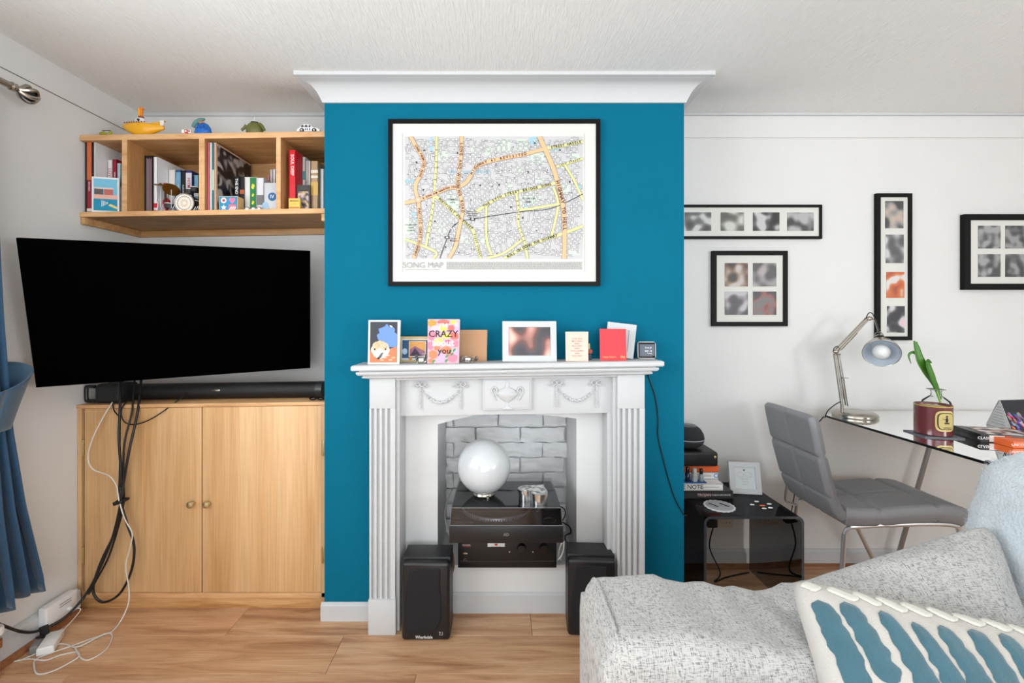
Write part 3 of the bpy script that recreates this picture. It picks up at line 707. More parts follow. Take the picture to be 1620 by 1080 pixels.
book(478, 483.3, 248, 2.13, .16, (210, 220, 218), 'white book with teal spine marks in the fourth compartment', 'book', G4, bands=((.6, .75, (80, 150, 160)), (.2, .25, (50, 50, 50))))
book(484, 487.3, 254, 2.13, .16, (226, 224, 218), 'slim cream book, left of a pair in the fourth compartment', 'book', G4, title='POEMS', tcol=(180, 110, 100), tsize=.6)
book(487.6, 491, 254.5, 2.13, .16, (234, 232, 228), 'slim white book, right of a pair in the fourth compartment', 'book', G4)
t = book(492, 503, 254.5, 2.08, .17, (178, 146, 112), 'brown patterned cardboard tube-like book with yellow flowers on its spine', 'book', G4, bands=((.76, .82, (226, 216, 200)), (.66, .71, (226, 216, 200)), (.32, .58, (208, 170, 90))))
book(506.5, 512, 267, 2.10, .17, (226, 228, 232), 'white slim book next to the teal chimney breast', 'book', G4)
t = thing('matchbox', 'small yellow box with black arched lettering in front of the red book', 'box', W(465.5, 332, 2.035))
xa, xb = X(456.7, 2.035), X(474.4, 2.035); z0 = shz(xa)+.0006; zz1 = Z(313.5, 2.035)
MB().box(xa, xb, 2.035, 2.052, z0, zz1, cm((226, 190, 88)), .0006).build('carton', t)
MB().text('MADISON', .0085, frame3(((xa+xb)/2, 2.0345, zz1-.012), (1, 0, 0), (0, 0, 1)), cm((40, 30, 20)), .02).text('GOLD', .007, frame3(((xa+xb)/2, 2.0345, zz1-.026), (1, 0, 0), (0, 0, 1)), cm((180, 130, 40)), .01).box(xa+.003, xb-.003, 2.0345, 2.035, z0+.004, z0+.010, cm((196, 110, 60))).build('printed_label', t, smooth=False)
t = thing('carded_toy', 'blister card toy in grey and pink packaging between red book and brown book', 'toy', W(479, 331, 2.06))
xa, xb = X(469, 2.06), X(490, 2.06); z0 = shz(xa)+.0006; zz1 = Z(292, 2.06)
MB().box(xa, xb, 2.064, 2.068, z0, zz1, cm((70, 66, 68)), .0006).build('backing_card', t)
MB().box(xa+.006, xb-.006, 2.062, 2.064, z0+.006, zz1-.03, blotch('toy_print', [(150, 120, 140), (214, 180, 60), (120, 110, 120), (190, 170, 190), (60, 60, 60)], 60, .5, 4)).build('blister', t)

# ================================================================== TOYS ON TOP OF THE SHELF
def tz(x): return zu1+SK*(x+1.87)+.0005
YT = 2.035
YEL = cm((232, 168, 30), .3)
sub = thing('toy_submarine', 'yellow toy submarine with white cabin on top of the shelf', 'toy', (X(228, YT), YT+.02, tz(X(228, YT))))
c = W(226, 199, YT+.02); s = (YT+.02)/F
prof = [(.0006, -32), (2.5, -31), (7, -25), (11.5, -16), (14.5, -6), (14.5, 4), (11.5, 13), (8, 21), (5, 29), (3.6, 33), (.0006, 34)]
Mh = Matrix.Translation(c) @ Matrix.Rotation(R(-90), 4, 'Y') @ Matrix.Rotation(0, 4, 'Z')
Mh = Matrix.Translation(c) @ Matrix.Rotation(R(90), 4, 'Y')
m = MB().lathe([(max(.0006, a*s), b*s) for a, b in prof], (0, 0, 0), YEL, 24, M=Mh, cap=False)
for q_ in m.v:
    q_.y = c.y+(q_.y-c.y)*.7
    if q_.z > c.z+3*s: q_.z = c.z+3*s+(q_.z-c.z-3*s)*.3
    t_ = (q_.x-c.x)/s; q_.z += (.004*(t_/30)**2 if t_ < 0 else 0)
zmin = min(q_.z for q_ in m.v); dz_ = tz(c.x)-zmin
for q_ in m.v: q_.z += dz_
m.build('hull', sub, angle=1.2)
c = c+Vector((0, 0, dz_+2.5*s))
MB().lathe([(9*s, 0), (9*s, 3*s), (7*s, 7.5*s), (4*s, 9*s)], c+Vector((-4*s, 0, 3.5*s)), cm((222, 222, 224)), 20, sx=1, sy=.6).build('cabin', sub)
MB().lathe([(3.5*s, 0), (4*s, 2*s), (3*s, 3*s)], c+Vector((-2.5*s, 0, 12*s)), cm((150, 70, 40)), 14).lathe([(2.2*s, 0), (2.2*s, 12*s), (3.2*s, 12*s), (3*s, 14*s), (1*s, 15*s)], c+Vector((-2*s, 0, 14*s)), cm((226, 130, 40)), 14).tube([c+Vector((-4.5*s, -.004, 15*s)), c+Vector((-4.5*s, -.004, 27*s))], 1.6*s, YEL, 8, 1).build('periscopes', sub)
MB().prism([(c.x+16*s, c.z), (c.x+28*s, c.z+2*s), (c.x+36*s, c.z+7.5*s), (c.x+33*s, c.z+9*s), (c.x+24*s, c.z+5*s), (c.x+14*s, c.z+5*s)], c.y-.004, c.y+.004, 'y', YEL).prism([(c.x+30*s, c.z-1*s), (c.x+36*s, c.z-1*s), (c.x+36*s, c.z+7*s), (c.x+30*s, c.z+7*s)], c.y-.012, c.y-.008, 'y', cm((226, 224, 220))).build('tail_fins', sub)
m = MB()
for k in range(9): m.ball(c+Vector(((-25+4.2*k)*s, -(4.6+min(k, 6)*.65)*s, 3.3*s)), 1.1*s, cm((130, 30, 24)), 8, 5)
m.build('portholes', sub)
MB().ball(c+Vector((-3*s, -5.3*s, 7.5*s)), 2*s, cm((24, 24, 24)), 10, 6).build('cabin_window', sub)
# scooter toy
t = thing('toy_helicopter', 'tiny olive green toy helicopter at left end of the shelf top', 'toy', (X(163, YT), YT+.01, tz(X(163, YT))))
c = Vector((X(160, YT), YT+.01, tz(X(160, YT))+.012)); G = cm((150, 150, 30))
MB().ball(c, .011, G, 14, 8, sc=(1.5, .8, .8)).tube([c+Vector((.01, 0, 0)), c+Vector((.036, 0, .004))], .002, G, 6, 1).build('fuselage', t)
MB().box(c.x-.004, c.x+.034, c.y-.002, c.y+.002, c.z+.013, c.z+.0145, BLACKM).tube([c, c+Vector((.004, 0, .013))], .0013, BLACKM, 6, 1).build('rotor', t)
MB().tube([c+Vector((-.015, -.006, -.0105)), c+Vector((.02, -.006, -.0105))], .0013, BLACKM, 6, 1).tube([c+Vector((-.015, .006, -.0105)), c+Vector((.02, .006, -.0105))], .0013, BLACKM, 6, 1).tube([c+Vector((0, -.006, -.0105)), c+Vector((0, 0, -.004)), c+Vector((0, .006, -.0105))], .001, BLACKM, 6, 1).build('skids', t)
MB().lathe([(.008, -.001), (.008, .001)], (0, 0, 0), G, 14, M=Matrix.Translation(c+Vector((.036, -.003, .002))) @ Matrix.Rotation(R(90), 4, 'X')).build('tail_rotor', t)
# blue ornament
t = thing('rounded_ornament', 'plump blue ornament with a teal ribbed cap and orange beads on top of the shelf', 'ornament', (X(316, YT), YT+.02, tz(X(316, YT))))
c = Vector((X(317, YT), YT+.02, tz(X(317, YT))))
MB().lathe([(.036, 0), (.038, .014), (.032, .036), (.022, .050), (.008, .058)], c, cm((30, 104, 190), .4), 22, sy=.6).build('body', t)
MB().tube([c+Vector((-.040, -.010, .034)), c+Vector((-.028, -.012, .052)), c+Vector((-.008, -.010, .066)), c+Vector((.012, -.010, .070))], [.006, .009, .009, .005], cm((84, 128, 128), .5), 10, 4).build('cap', t)
m = MB()
for k in range(3): m.ball(c+Vector((-.008+k*.009, -.014, .056)), .004, cm((214, 130, 60)), 8, 6)
m.build('beads', t)
m = MB()
for k in range(5): m.ball(c+Vector((-.02+k*.01, -.020+.002*abs(k-2), .026+.008*(k % 2))), .0065, cm((24, 84, 168), .4), 8, 6)
m.build('ruffle', t)
for i, (px, cc, lb) in enumerate(((291.5, (232, 228, 222), 'cream'), (296.3, (196, 26, 40), 'red'), (301.4, (236, 232, 226), 'white'))):
    xx = X(px, YT-.005); z0 = tz(xx)
    t = thing('letter_block', lb+' toy block in the short row left of the blue ornament', 'toy', (xx, YT, z0), 'toy blocks on the shelf top')
    MB().box(xx-.0062, xx+.0062, YT-.014, YT-.002, z0, z0+.016-.001*i, cm(cc), .001).build('block', t)
    if i: MB().box(xx-.003, xx+.003, YT-.0146, YT-.0139, z0+.003, z0+.012, cm((236, 232, 226) if i == 1 else (170, 30, 40))).build('painted_mark', t, smooth=False)
# green tortoise-like ornament
t = thing('armadillo_ornament', 'olive green rounded ornament with a pale cap and two curved limbs on the shelf top', 'ornament', (X(401, YT), YT+.03, tz(X(401, YT))))
c = Vector((X(401, YT+.02), YT+.03, tz(X(401, YT)))); GR = cm((98, 100, 48), .4)
c.z += .014
MB().lathe([(.030, -.014), (.036, -.004), (.038, .008), (.036, .024), (.027, .038), (.014, .046), (.006, .048)], c, GR, 26, sy=.7).build('body', t)
MB().tube([c+Vector((-.030, -.01, .028)), c+Vector((-.042, -.012, .016)), c+Vector((-.052, -.014, .005))], [.009, .006, .005], GR, 10, 4).build('limb', t)
MB().tube([c+Vector((.028, -.01, .036)), c+Vector((.042, -.012, .022)), c+Vector((.052, -.014, .006))], [.007, .007, .005], GR, 10, 4).build('limb', t)
MB().lathe([(.017, 0), (.015, .006), (.008, .010), (.004, .012), (.0035, .024), (.0008, .028)], c+Vector((0, 0, .045)), cm((206, 214, 212), .4), 18).build('cap', t)
MB().lathe([(.0175, 0), (.0175, .0022)], c+Vector((.001, 0, .0435)), cm((40, 46, 44)), 18).build('cap_band', t)
# white toy car
t = thing('toy_car', 'small white toy car with black windows at right end of the shelf top', 'toy', (X(487, YT), YT+.02, tz(X(487, YT))))
z0 = tz(X(487, YT)); CWM = cm((232, 232, 232), .25); a = X(471, YT+.01)
L = X(507, YT+.01)-a
body = [(0, .006), (0, .014), (.012, .022), (.02, .034), (.036, .037), (.056, .036), (.068, .024), (.084, .021), (.098, .014), (.1, .006)]
body = [(a+p*L/.1, z0+q_) for p, q_ in body]
MB().prism(body, YT+.002, YT+.042, 'y', CWM).build('car_body', t, angle=.9)
m = MB()
for p0, p1 in ((.018, .030), (.033, .047), (.050, .060)): m.prism([(a+p0*L/.1, z0+.024), (a+p1*L/.1, z0+.024), (a+(p1-.002)*L/.1, z0+.033), (a+(p0+.003)*L/.1, z0+.033)], YT+.0008, YT+.002, 'y', cm((60, 58, 54)))
m.build('windows', t, smooth=False)
for p in (.022, .076):
    MB().lathe([(.0095, -.003), (.0095, .003)], (0, 0, 0), BLACKM, 18, M=Matrix.Translation((a+p*L/.1, YT+.002, z0+.0095)) @ Matrix.Rotation(R(90), 4, 'X')).lathe([(.0045, -.0035), (.0045, .0045)], (0, 0, 0), CHROME, 14, M=Matrix.Translation((a+p*L/.1, YT+.001, z0+.0095)) @ Matrix.Rotation(R(90), 4, 'X')).build('wheel', t)
m = MB()
for p in (.036, .044, .054): m.box(a+p*L/.1, a+(p+.004)*L/.1, YT+.0008, YT+.002, z0+.010, z0+.019, cm((40, 90, 120)))
m.build('side_graphics', t, smooth=False)

# ================================================================== TELEVISION
s = 2.12*.99
TL, TR, BR_, BL = [Vector(p)*s/2.12 for p in ((-1.74148507, 1.63904478, .29366219), (-.88038889, 2.12, .318), (-.93057572, 2.24085123, -.23964659), (-1.7916719, 1.759896, -.2639844))]
for p in (TL, TR, BR_, BL): p.z += ZC
tv = thing('television', 'large black flat screen television angled out from the left alcove', 'television', (BL+BR_)/2)
ux = (TR-TL).normalized(); uz = (TL-BL).normalized(); un = ux.cross(uz)*1  # un points to the back
if un.y < 0: un = -un
TW, TH = (TR-TL).length, (TL-BL).length
M = Matrix((ux, un, uz)).transposed().to_4x4(); M.translation = BL
MB().box(0, TW, 0, .010, 0, TH, TVM, .001, M=M).build('screen', tv)
MB().box(.0, TW, .010, .016, 0, TH, BLACKM, .002, M=M).box(.16, TW-.16, .016, .05, .05, TH-.18, BLACKM, .01, M=M).build('rear_housing', tv)
ctr = BL+ux*TW/2+uz*TH*.45+un*.05
m = MB().box(TW/2-.1, TW/2+.1, .05, .058, TH*.3, TH*.62, BLACKM, M=M)
wp = Vector((-1.18, B, ctr.z+.0))
m.tube([ctr, wp+Vector((0, -.03, 0))], .016, BLACKM, 8, 1).box(wp.x-.05, wp.x+.05, B-.03, B-.001, wp.z-.12, wp.z+.12, BLACKM)
m.build('wall_bracket', tv)

# ================================================================== SOUNDBAR and items on the cabinet
def ctop(x): return zt0+.002+SL*(x+1.87)
sb = thing('soundbar', 'long black rounded soundbar on the oak cupboard', 'speaker', (X(350, 2.12), 2.12, ctop(X(350, 2.12))))
xa, xb = X(188, 2.10), X(509, 2.10)
prof = [(0.038*math.cos(a)*1.0, .037*math.sin(a)) for a in [R(20*k) for k in range(18)]]
m = MB(); zc = ctop(xa)+.038
prf = [(2.13+p, zc+q_) for p, q_ in prof]
m.prism(prf, xa+.012, xb-.03, 'x', mat('soundbar_mesh', (20, 20, 22), .5, bump=.3, bscale=900)); m.shear(SL*1.0, xa); m.build('bar', sb)
m = MB().prism([(2.13+p*1.03, zc+q_*1.03) for p, q_ in prof], xb-.03, xb, 'x', cm((44, 46, 48), .35)).prism([(2.13+p*1.03, zc+q_*1.03) for p, q_ in prof], xa, xa+.012, 'x', cm((44, 46, 48), .35)); m.shear(SL, xa); m.build('end_caps', sb)
c = W(341, 617.5, 2.09); m = MB().box(c.x-.019, c.x+.019, 2.0905, 2.093, c.z-.0035, c.z+.0035, NICKEL, .0005); m.build('silver_badge', sb)
# portable speaker with handle
xa, xb = XL+.004, X(200, 2.07)
t = thing('portable_speaker', 'black rounded box with a loop handle left of the soundbar on the cupboard', 'speaker', ((xa+xb)/2, 2.1, ctop(xa)))
z0 = ctop(xa)+.0005; hh = .088
m = MB().box(xa+.05, xb, 2.035, 2.15, z0, z0+hh, mat('ps_cloth', (26, 27, 29), .6, bump=.3, bscale=500), .018, seg=4)
m.build('body', t)
m = MB(); yy = 2.045
m.tube([(xa+.05, yy, z0+hh-.012), (xa+.016, yy, z0+hh-.012), (xa+.0105, yy, z0+hh-.02), (xa+.0105, yy, z0+.022), (xa+.018, yy, z0+.012), (xa+.07, yy, z0+.012)], .008, BLACK, 10, 3); m.build('handle', t)
# sunglasses-like pair at right end
c = W(497, 630, 2.05); z0 = ctop(c.x)
t = thing('sunglasses', 'folded black glossy sunglasses on the cupboard under the end of the soundbar', 'sunglasses', (c.x, 2.05, z0))
GB = mat('gloss_black', (10, 10, 14), .08)
for k in (0, 1):
    MB().ball((X(495, 2.045)+k*.036, 2.045, z0+.008), .008, GB, 16, 8, sc=(2.1, 1.1, .95)).build('lens', t)
MB().tube([(X(490, 2.05), 2.05, z0+.010), (X(494, 2.05), 2.072, z0+.006), (X(508, 2.05), 2.074, z0+.006)], .0028, GB, 6, 3).tube([(X(495, 2.045)+.014, 2.044, z0+.011), (X(495, 2.045)+.022, 2.044, z0+.011)], .002, GB, 6, 1).build('arms', t)

# ================================================================== CABLES
def cable(name, pts, r, mt, label, n=8, sm=6):
    m = MB().tube(pts, r, mt, n, sm); return tag(m.build(name, angle=2), label, 'cable')
CB = mat('cable_black', (18, 18, 20), .45); CW_ = mat('cable_white', (214, 212, 206), .5)
Yc = 1.965
t1 = W(191, 604, 1.99)
cable('power_cable', [W(190, 596, 2.03), W(190, 640, 1.985), W(188, 690, Yc), W(191, 740, Yc), W(192, 793, Yc), W(200, 825, Yc), W(212, 862, Yc), W(208, 902, Yc), W(190, 938, Yc), W(166, 952, Yc), W(151, 944, Yc), W(148, 925, Yc), W(160, 888, Yc-.008), W(183, 838, Yc-.008), W(191, 797, Yc-.008), W(190, 770, Yc-.006)], .0052, CB, 'thick black cable hanging from the television into a loop in front of the cupboard')
cable('power_cable', [W(224, 594, 2.07), W(218, 650, 2.0), W(205, 710, Yc-.01), W(196, 760, Yc-.010), W(190, 800, Yc-.016), W(178, 850, Yc-.018), W(155, 905, Yc-.03), W(132, 945, 1.92), W(100, 978, 1.86), W(62, 997, 1.80), W(35, 999, 1.74), W(2, 988, 1.66), W(-30, 975, 1.6)], .0052, CB, 'thick black cable running from the television down to the left wall')
cable('thin_cable', [W(213, 600, 2.06), W(209, 650, 2.0), W(197, 700, Yc+.008), W(195, 750, Yc+.008), W(196, 790, Yc+.008), W(188, 830, Yc), W(172, 880, Yc-.01), W(152, 918, Yc-.01), W(140, 940, 1.94)], .0042, CB, 'second black cable of the tied bundle, ending beside the loop')
cable('thin_cable', [W(296, 621, 2.08), W(270, 642, 2.02), W(240, 662, 1.99), W(215, 671, 1.985), W(198, 668, 1.985), W(192, 655, 1.985), W(196, 640, 2.0), W(215, 622, 2.06)], .0028, CB, 'thin black cable sagging in an arc over the top of the cupboard doors')
cable('thin_cable', [W(178, 637, 2.0), W(181, 650, 1.99), W(189, 662, 1.98), W(190, 690, Yc+.012), W(188, 780, Yc+.012)], .0026, CB, 'short thin black cable falling beside the white one at left of the bundle')
cable('white_cable', [W(178, 636, 2.0), W(166, 655, 1.985), W(148, 690, 1.97), W(139, 722, 1.97), W(147, 742, 1.97), W(172, 752, 1.965), W(184, 768, 1.96), W(188, 790, Yc-.022), W(197, 820, Yc-.022), W(209, 843, 1.95), W(206, 865, 1.95), W(199, 895, 1.95), W(204, 930, 1.94), W(203, 955, 1.92), W(192, 980, 1.88), FL(180, 996, .004), FL(172, 1001, .003), FL(150, 1008, .003), FL(120, 1019, .003), FL(85, 1031, .003), FL(58, 1042, .003), FL(54, 1053, .003), FL(60, 1066, .003), FL(84, 1061, .003), FL(110, 1048, .003), FL(125, 1038, .006), FL(121, 1031, .003), FL(95, 1036, .003), FL(72, 1044, .006), FL(45, 1042, .003), FL(22, 1046, .003), FL(40, 1041, .003), FL(75, 1025, .005)], .0026, CW_, 'long thin white cable falling from the cupboard top and looped on the floor', 6, 5)
cable('white_cable', [FL(76, 1022, .012), FL(100, 1018, .003), FL(122, 1023, .007), FL(150, 1010, .007), FL(170, 1001, .007), FL(178, 1007, .003), FL(168, 1027, .003), FL(142, 1043, .003), FL(128, 1040, .003), FL(118, 1022, .007)], .0026, CW_, 'short white cable loop crossing the longer one on the floorboards', 6, 5)
# cable tie
c = W(191, 793, Yc-.012)
tag(origin(MB().box(-.026, .026, -.012, -.006, -.008, .008, BLACKM, .002, M=Matrix.Translation(c) @ Matrix.Rotation(R(-18), 4, 'Y')).tube([c+Vector((-.014, -.006, 0)), c+Vector((0, -.014, 0)), c+Vector((.016, -.006, .004)), c+Vector((.014, .022, .004)), c+Vector((-.012, .022, 0))], .006, BLACKM, 8, 3, closed=True).build('cable_tie'), c), 'black fabric strap tied around the hanging cable bundle', 'strap')
# wall socket box and adaptor by left wall
def LWp(px, py): # point on left wall plane
    Y = F*XL/(px-CX); return Vector((XL, Y, Z(py, Y)))
a = LWp(57, 990); b = LWp(100, 936)
t = thing('wall_socket_box', 'white plastic socket box on the left wall beside the curtain hem', 'socket', (XL, (a.y+b.y)/2, .13))
MB().box(XL+.028, XL+.062, a.y-.02, b.y+.0, .048, .128, WPL, .005, seg=3).build('faceplate', t)
m = MB()
for k in range(2): m.box(XL+.0615, XL+.063, a.y+.035, a.y+.085, .098+.010*k, .1005+.010*k, cm((120, 120, 120)))
m.build('vent_slots', t, smooth=False)
MB().lathe([(.008, 0), (.008, .012), (.005, .014)], (0, 0, 0), WPL, 14, M=Matrix.Translation((XL+.062, a.y+.075, .07)) @ Matrix.Rotation(R(90), 4, 'Y')).build('round_plug', t)
cable('thin_white_lead', [Vector((XL+.074, a.y+.075, .07)), Vector((XL+.095, a.y+.09, .06)), Vector((XL+.10, a.y+.07, .045)), FL(88, 1010, .03)], .0022, CW_, 'short white lead from the wall socket box to the adaptor on the floor', 6, 5)
c = FL(80, 1022, 0)
t = thing('power_adaptor', 'grey white power adaptor block lying on the floor by the left skirting', 'adaptor', (c.x, c.y, 0), rot=(0, 0, R(28)))
MB().box(-.026, .026, -.055, .055, .0005, .03, WPL, .005, seg=3).build('adaptor_body', t, local=True)
MB().box(-.052, -.026, -.035, .03, .0005, .034, cm((120, 120, 120)), .005).build('plug', t, local=True)
c2 = W(69, 990, 1.81)
tag(origin(MB().tube([c2, c2+Vector((.005, 0, -.05)), Vector((c.x-.04, c.y-.005, .04))], .014, BLACKM, 8, 2, flat=.3).build('velcro_strap'), c2), 'black hook and loop strap holding the cable above the adaptor', 'strap')
# radiator valve
CO = mat('copper', (196, 140, 110), .3, 1)
c = W(2, 992, 1.62); c.x = -1.80; c.z = Z(992, 1.64)
t = thing('radiator_valve', 'copper and white radiator valve at the left edge below the curtain', 'valve', (-1.795, 1.62, 0))
m = MB().lathe([(.012, 0), (.012, .11), (.018, .112), (.018, .14), (.012, .142), (.012, .16)], (-1.795, 1.62, 0), CO, 16); m.build('pipe', t)
MB().lathe([(.022, 0), (.023, .02), (.02, .028)], (-1.795, 1.62, .16), WPL, 18).build('valve_cap', t)

# ================================================================== CURTAIN + ROD
ct = thing('curtain', 'dark blue pleated curtain tied back at the left edge of the photo', 'curtain', (-1.78, 1.55, .24))
def lerp(a, b, t): return a+(b-a)*t
def pw_(tab, z):
    for (za, va), (zb, vb) in zip(tab, tab[1:]):
        if za >= z >= zb: return lerp(va, vb, (za-z)/(za-zb) if za != zb else 0)
    return tab[0][1] if z > tab[0][0] else tab[-1][1]
far = [(2.13, 1.58), (1.9, 1.60), (1.16, 1.635), (1.02, 1.64), (.89, 1.655), (.6, 1.70), (.3, 1.765), (.22, 1.775)]
near = [(2.13, .98), (1.6, 1.05), (1.2, 1.3), (1.0, 1.40), (.89, 1.40), (.5, 1.32), (.22, 1.28)]
amp = [(2.13, .028), (1.3, .03), (1.0, .035), (.88, .028), (.6, .032), (.22, .038)]
def curt(u, v):
    z = 2.13-v*(2.13-.235); yf, yn, a = pw_(far, z), pw_(near, z), pw_(amp, z)
    y = yn+(yf-yn)*u; ph = u*2*math.pi*8.5
    x = -1.79+a*math.sin(ph+.3*math.sin(3*v))+.012*noise.noise(Vector((u*6, v*3, 0)))
    zz = z
    if v > .97: zz += .016*math.sin(u*2*math.pi*4)+.01*u
    return Vector((min(x, -1.735), y+.012*math.cos(ph)*1, zz))
m = MB().grid(curt, 170, 60, CURT); o = m.build('curtain_fabric', ct, angle=3)
sm = o.modifiers.new('thickness', 'SOLIDIFY'); sm.thickness = .002
def tie(u, v):
    a = u*2*math.pi
    # v 0 top rim, 1 bottom
    rx, ry = lerp(.088, .055, v), lerp(.150, .10, v**.8)
    cy, z = lerp(1.565, 1.545, v), lerp(1.052, .895, v)
    x = -1.782+rx*math.cos(a); y_ = cy+ry*math.sin(a)
    if v < .01 or True: z += (.045*math.sin(a)-.03*math.cos(a)+.02)*(1-v)
    return Vector((x, y_, z))
m = MB().grid(tie, 48, 10, CURT2); o = m.build('tieback', ct, angle=3); sm = o.modifiers.new('thickness', 'SOLIDIFY'); sm.thickness = .004
rod = thing('curtain_rod', 'brushed metal curtain rod with ball finial at the top left of the photo', 'curtain rod', (-1.775, .3, 2.13))
fc = Vector((-1.775, 1.715, Z(149, 1.715)))
MB().tube([Vector((-1.775, -1.2, fc.z)), Vector((-1.775, 1.66, fc.z))], .0125, NICKEL, 16, 1).build('pole', rod)
MB().lathe([(.0145, 0), (.0165, .004), (.0145, .012), (.016, .018), (.011, .024)], (0, 0, 0), NICKEL, 20, M=Matrix.Translation((-1.775, 1.65, fc.z)) @ Matrix.Rotation(R(-90), 4, 'X')).build('finial_collar', rod)
m = MB()
m.ball(fc, .020, BLACKM, 16, 10, sc=(1, 1.1, 1))
for k in range(6):
    a = k*math.pi/3; pts = [fc+Vector((math.cos(a+i*.12)*.0285*math.sin(math.pi*i/8), -.036+.072*i/8, math.sin(a+i*.12)*.0285*math.sin(math.pi*i/8))) for i in range(9)]
    m.tube(pts, .0075, NICKEL, 8, 2)
m.build('ball_finial', rod)
MB().tube([(XL, 1.2, fc.z), (-1.775, 1.2, fc.z)], .008, NICKEL, 10, 1).lathe([(.025, 0), (.025, .006)], (0, 0, 0), NICKEL, 18, M=Matrix.Translation((XL, 1.2, fc.z)) @ Matrix.Rotation(R(90), 4, 'Y')).build('rod_bracket', rod)

# ================================================================== SONG MAP PICTURE
def frame_obj(name, label, px0, px1, py0, py1, Yw, depth, border_px, group=None, fm=None, mount=MOUNT, cat='picture', shear=0):
    Yf = Yw-depth; xa, xb, z0, z1 = X(px0, Yf), X(px1, Yf), Z(py1, Yf), Z(py0, Yf); b = border_px*Yf/F
    t = thing(name, label, cat, ((xa+xb)/2, Yw, z0), group)
    m = MB(); fm = fm or FRAMEB
    O = [(xa, z0), (xb, z0), (xb, z1), (xa, z1)]; I = [(xa+b, z0+b), (xb-b, z0+b), (xb-b, z1-b), (xa+b, z1-b)]
    for i in range(4):
        j = (i+1) % 4; q_ = [O[i], O[j], I[j], I[i]]
        m.prism(q_, Yf, Yw-.0005, 'y', fm)
    if shear: m.shear(shear, (xa+xb)/2)
    m.build('frame', t, smooth=False)
    mm = MB().box(xa+b*.8, xb-b*.8, Yf+.006, Yw-.002, z0+b*.8, z1-b*.8, mount)
    if shear: mm.shear(shear, (xa+xb)/2)
    mo = mm.build('mount_board', t, smooth=False)
    return t, Yf
t, Yf = frame_obj('framed_map', 'large black framed street map titled SONG MAP on the teal chimney breast', 614, 950, 188, 452, D, .022, 6.8)
Ym = Yf+.006
def mp(u, v, l=0): return Vector((X(600+u/3.858, Ym), Ym-.0005-.0004*l, Z(180+v/3.858, Ym)))
U = Ym/F/3.858
mc = dict(bg=cm((196, 194, 195)), pap=cm((212, 211, 206)), or_=cm((232, 182, 138)), orc=cm((140, 104, 80)), ye=cm((218, 214, 150)), yec=cm((130, 126, 84)), gr=cm((200, 214, 198)), wa=cm((150, 196, 216)), st=cm((214, 213, 213)), sc=cm((104, 102, 104)), tx=cm((60, 54, 52)), rl=cm((50, 50, 52)), bl=cm((80, 80, 88)))
m = MB()
m.poly([mp(146, 126), mp(1250, 126), mp(1250, 965), mp(146, 965)], mc['pap'])
m.poly([mp(156, 138, 1), mp(1243, 138, 1), mp(1243, 885, 1), mp(156, 885, 1)], mc['bg'])
m.build('map_sheet', t, smooth=False)
def inside(p): return 157 <= p[0] <= 1242 and 139 <= p[1] <= 884
def clampm(p): return (min(max(p[0], 156.5), 1242.5), min(max(p[1], 138.5), 884.5))
def strip(m, pts, hw, mt, l):
    n = len(pts); Ls = []; 
    for i, p in enumerate(pts):
        a = pts[max(i-1, 0)]; b = pts[min(i+1, n-1)]; d = Vector((b[0]-a[0], b[1]-a[1])); d.normalize(); nn = Vector((-d.y, d.x))*hw
        Ls.append((clampm((p[0]+nn.x, p[1]+nn.y)), clampm((p[0]-nn.x, p[1]-nn.y))))
    l += random.uniform(0, .8); vs = []; fs = []
    for a, b in Ls: vs += [mp(a[0], a[1], l), mp(b[0], b[1], l)]
    for i in range(n-1): fs.append((2*i, 2*i+1, 2*i+3, 2*i+2))
    m.add(vs, fs, mt)
def smooth2(pts, k=6):
    q_ = []; N = len(pts); P = [Vector(p) for p in pts]
    for i in range(N-1):
        a, b, c_, d = P[max(i-1, 0)], P[i], P[i+1], P[min(i+2, N-1)]
        for j in range(k):
            t_ = j/k; q_.append(.5*((2*b)+(c_-a)*t_+(2*a-5*b+4*c_-d)*t_*t_+(3*b-3*c_+d-a)*t_**3))
    q_.append(P[-1]); return [(p.x, p.y) for p in q_]
parks = [(715, 145, 795, 235), (930, 240, 1005, 305), (405, 495, 492, 585), (865, 500, 978, 582), (157, 640, 232, 735), (835, 150, 905, 225), (1160, 820, 1218, 862), (1118, 430, 1165, 488), (603, 750, 648, 802), (366, 222, 412, 288), (1170, 240, 1225, 285), (560, 205, 590, 250), (640, 205, 690, 250), (835, 330, 880, 370), (950, 385, 1000, 425), (780, 425, 815, 475), (345, 670, 400, 730), (505, 750, 560, 800)]
m = MB()
random.seed(5)
for (a, b, c_, d) in parks:
    m.poly([mp(*clampm((a+random.uniform(-5, 5), b+random.uniform(-5, 5))), 2), mp(*clampm((c_+random.uniform(-5, 5), b+random.uniform(-8, 8))), 2), mp(*clampm((c_+random.uniform(-8, 8), d)), 2), mp(*clampm((a+random.uniform(-8, 8), d)), 2)], mc['gr'])
for (a, b, c_, d) in ((200, 585, 226, 665), (1212, 430, 1240, 472), (868, 548, 925, 570), (308, 139, 326, 235), (155, 395, 215, 425), (910, 139, 985, 190), (1040, 330, 1075, 360), (1040, 205, 1100, 225)):
    m.poly([mp(*clampm(((a+c_)/2+(c_-a)/2*math.cos(t_), (b+d)/2+(d-b)/2*math.sin(t_))), 3) for t_ in [2*math.pi*k/14 for k in range(14)]], mc['wa'])
m.build('parks_and_water', t, smooth=False, kind='stuff')
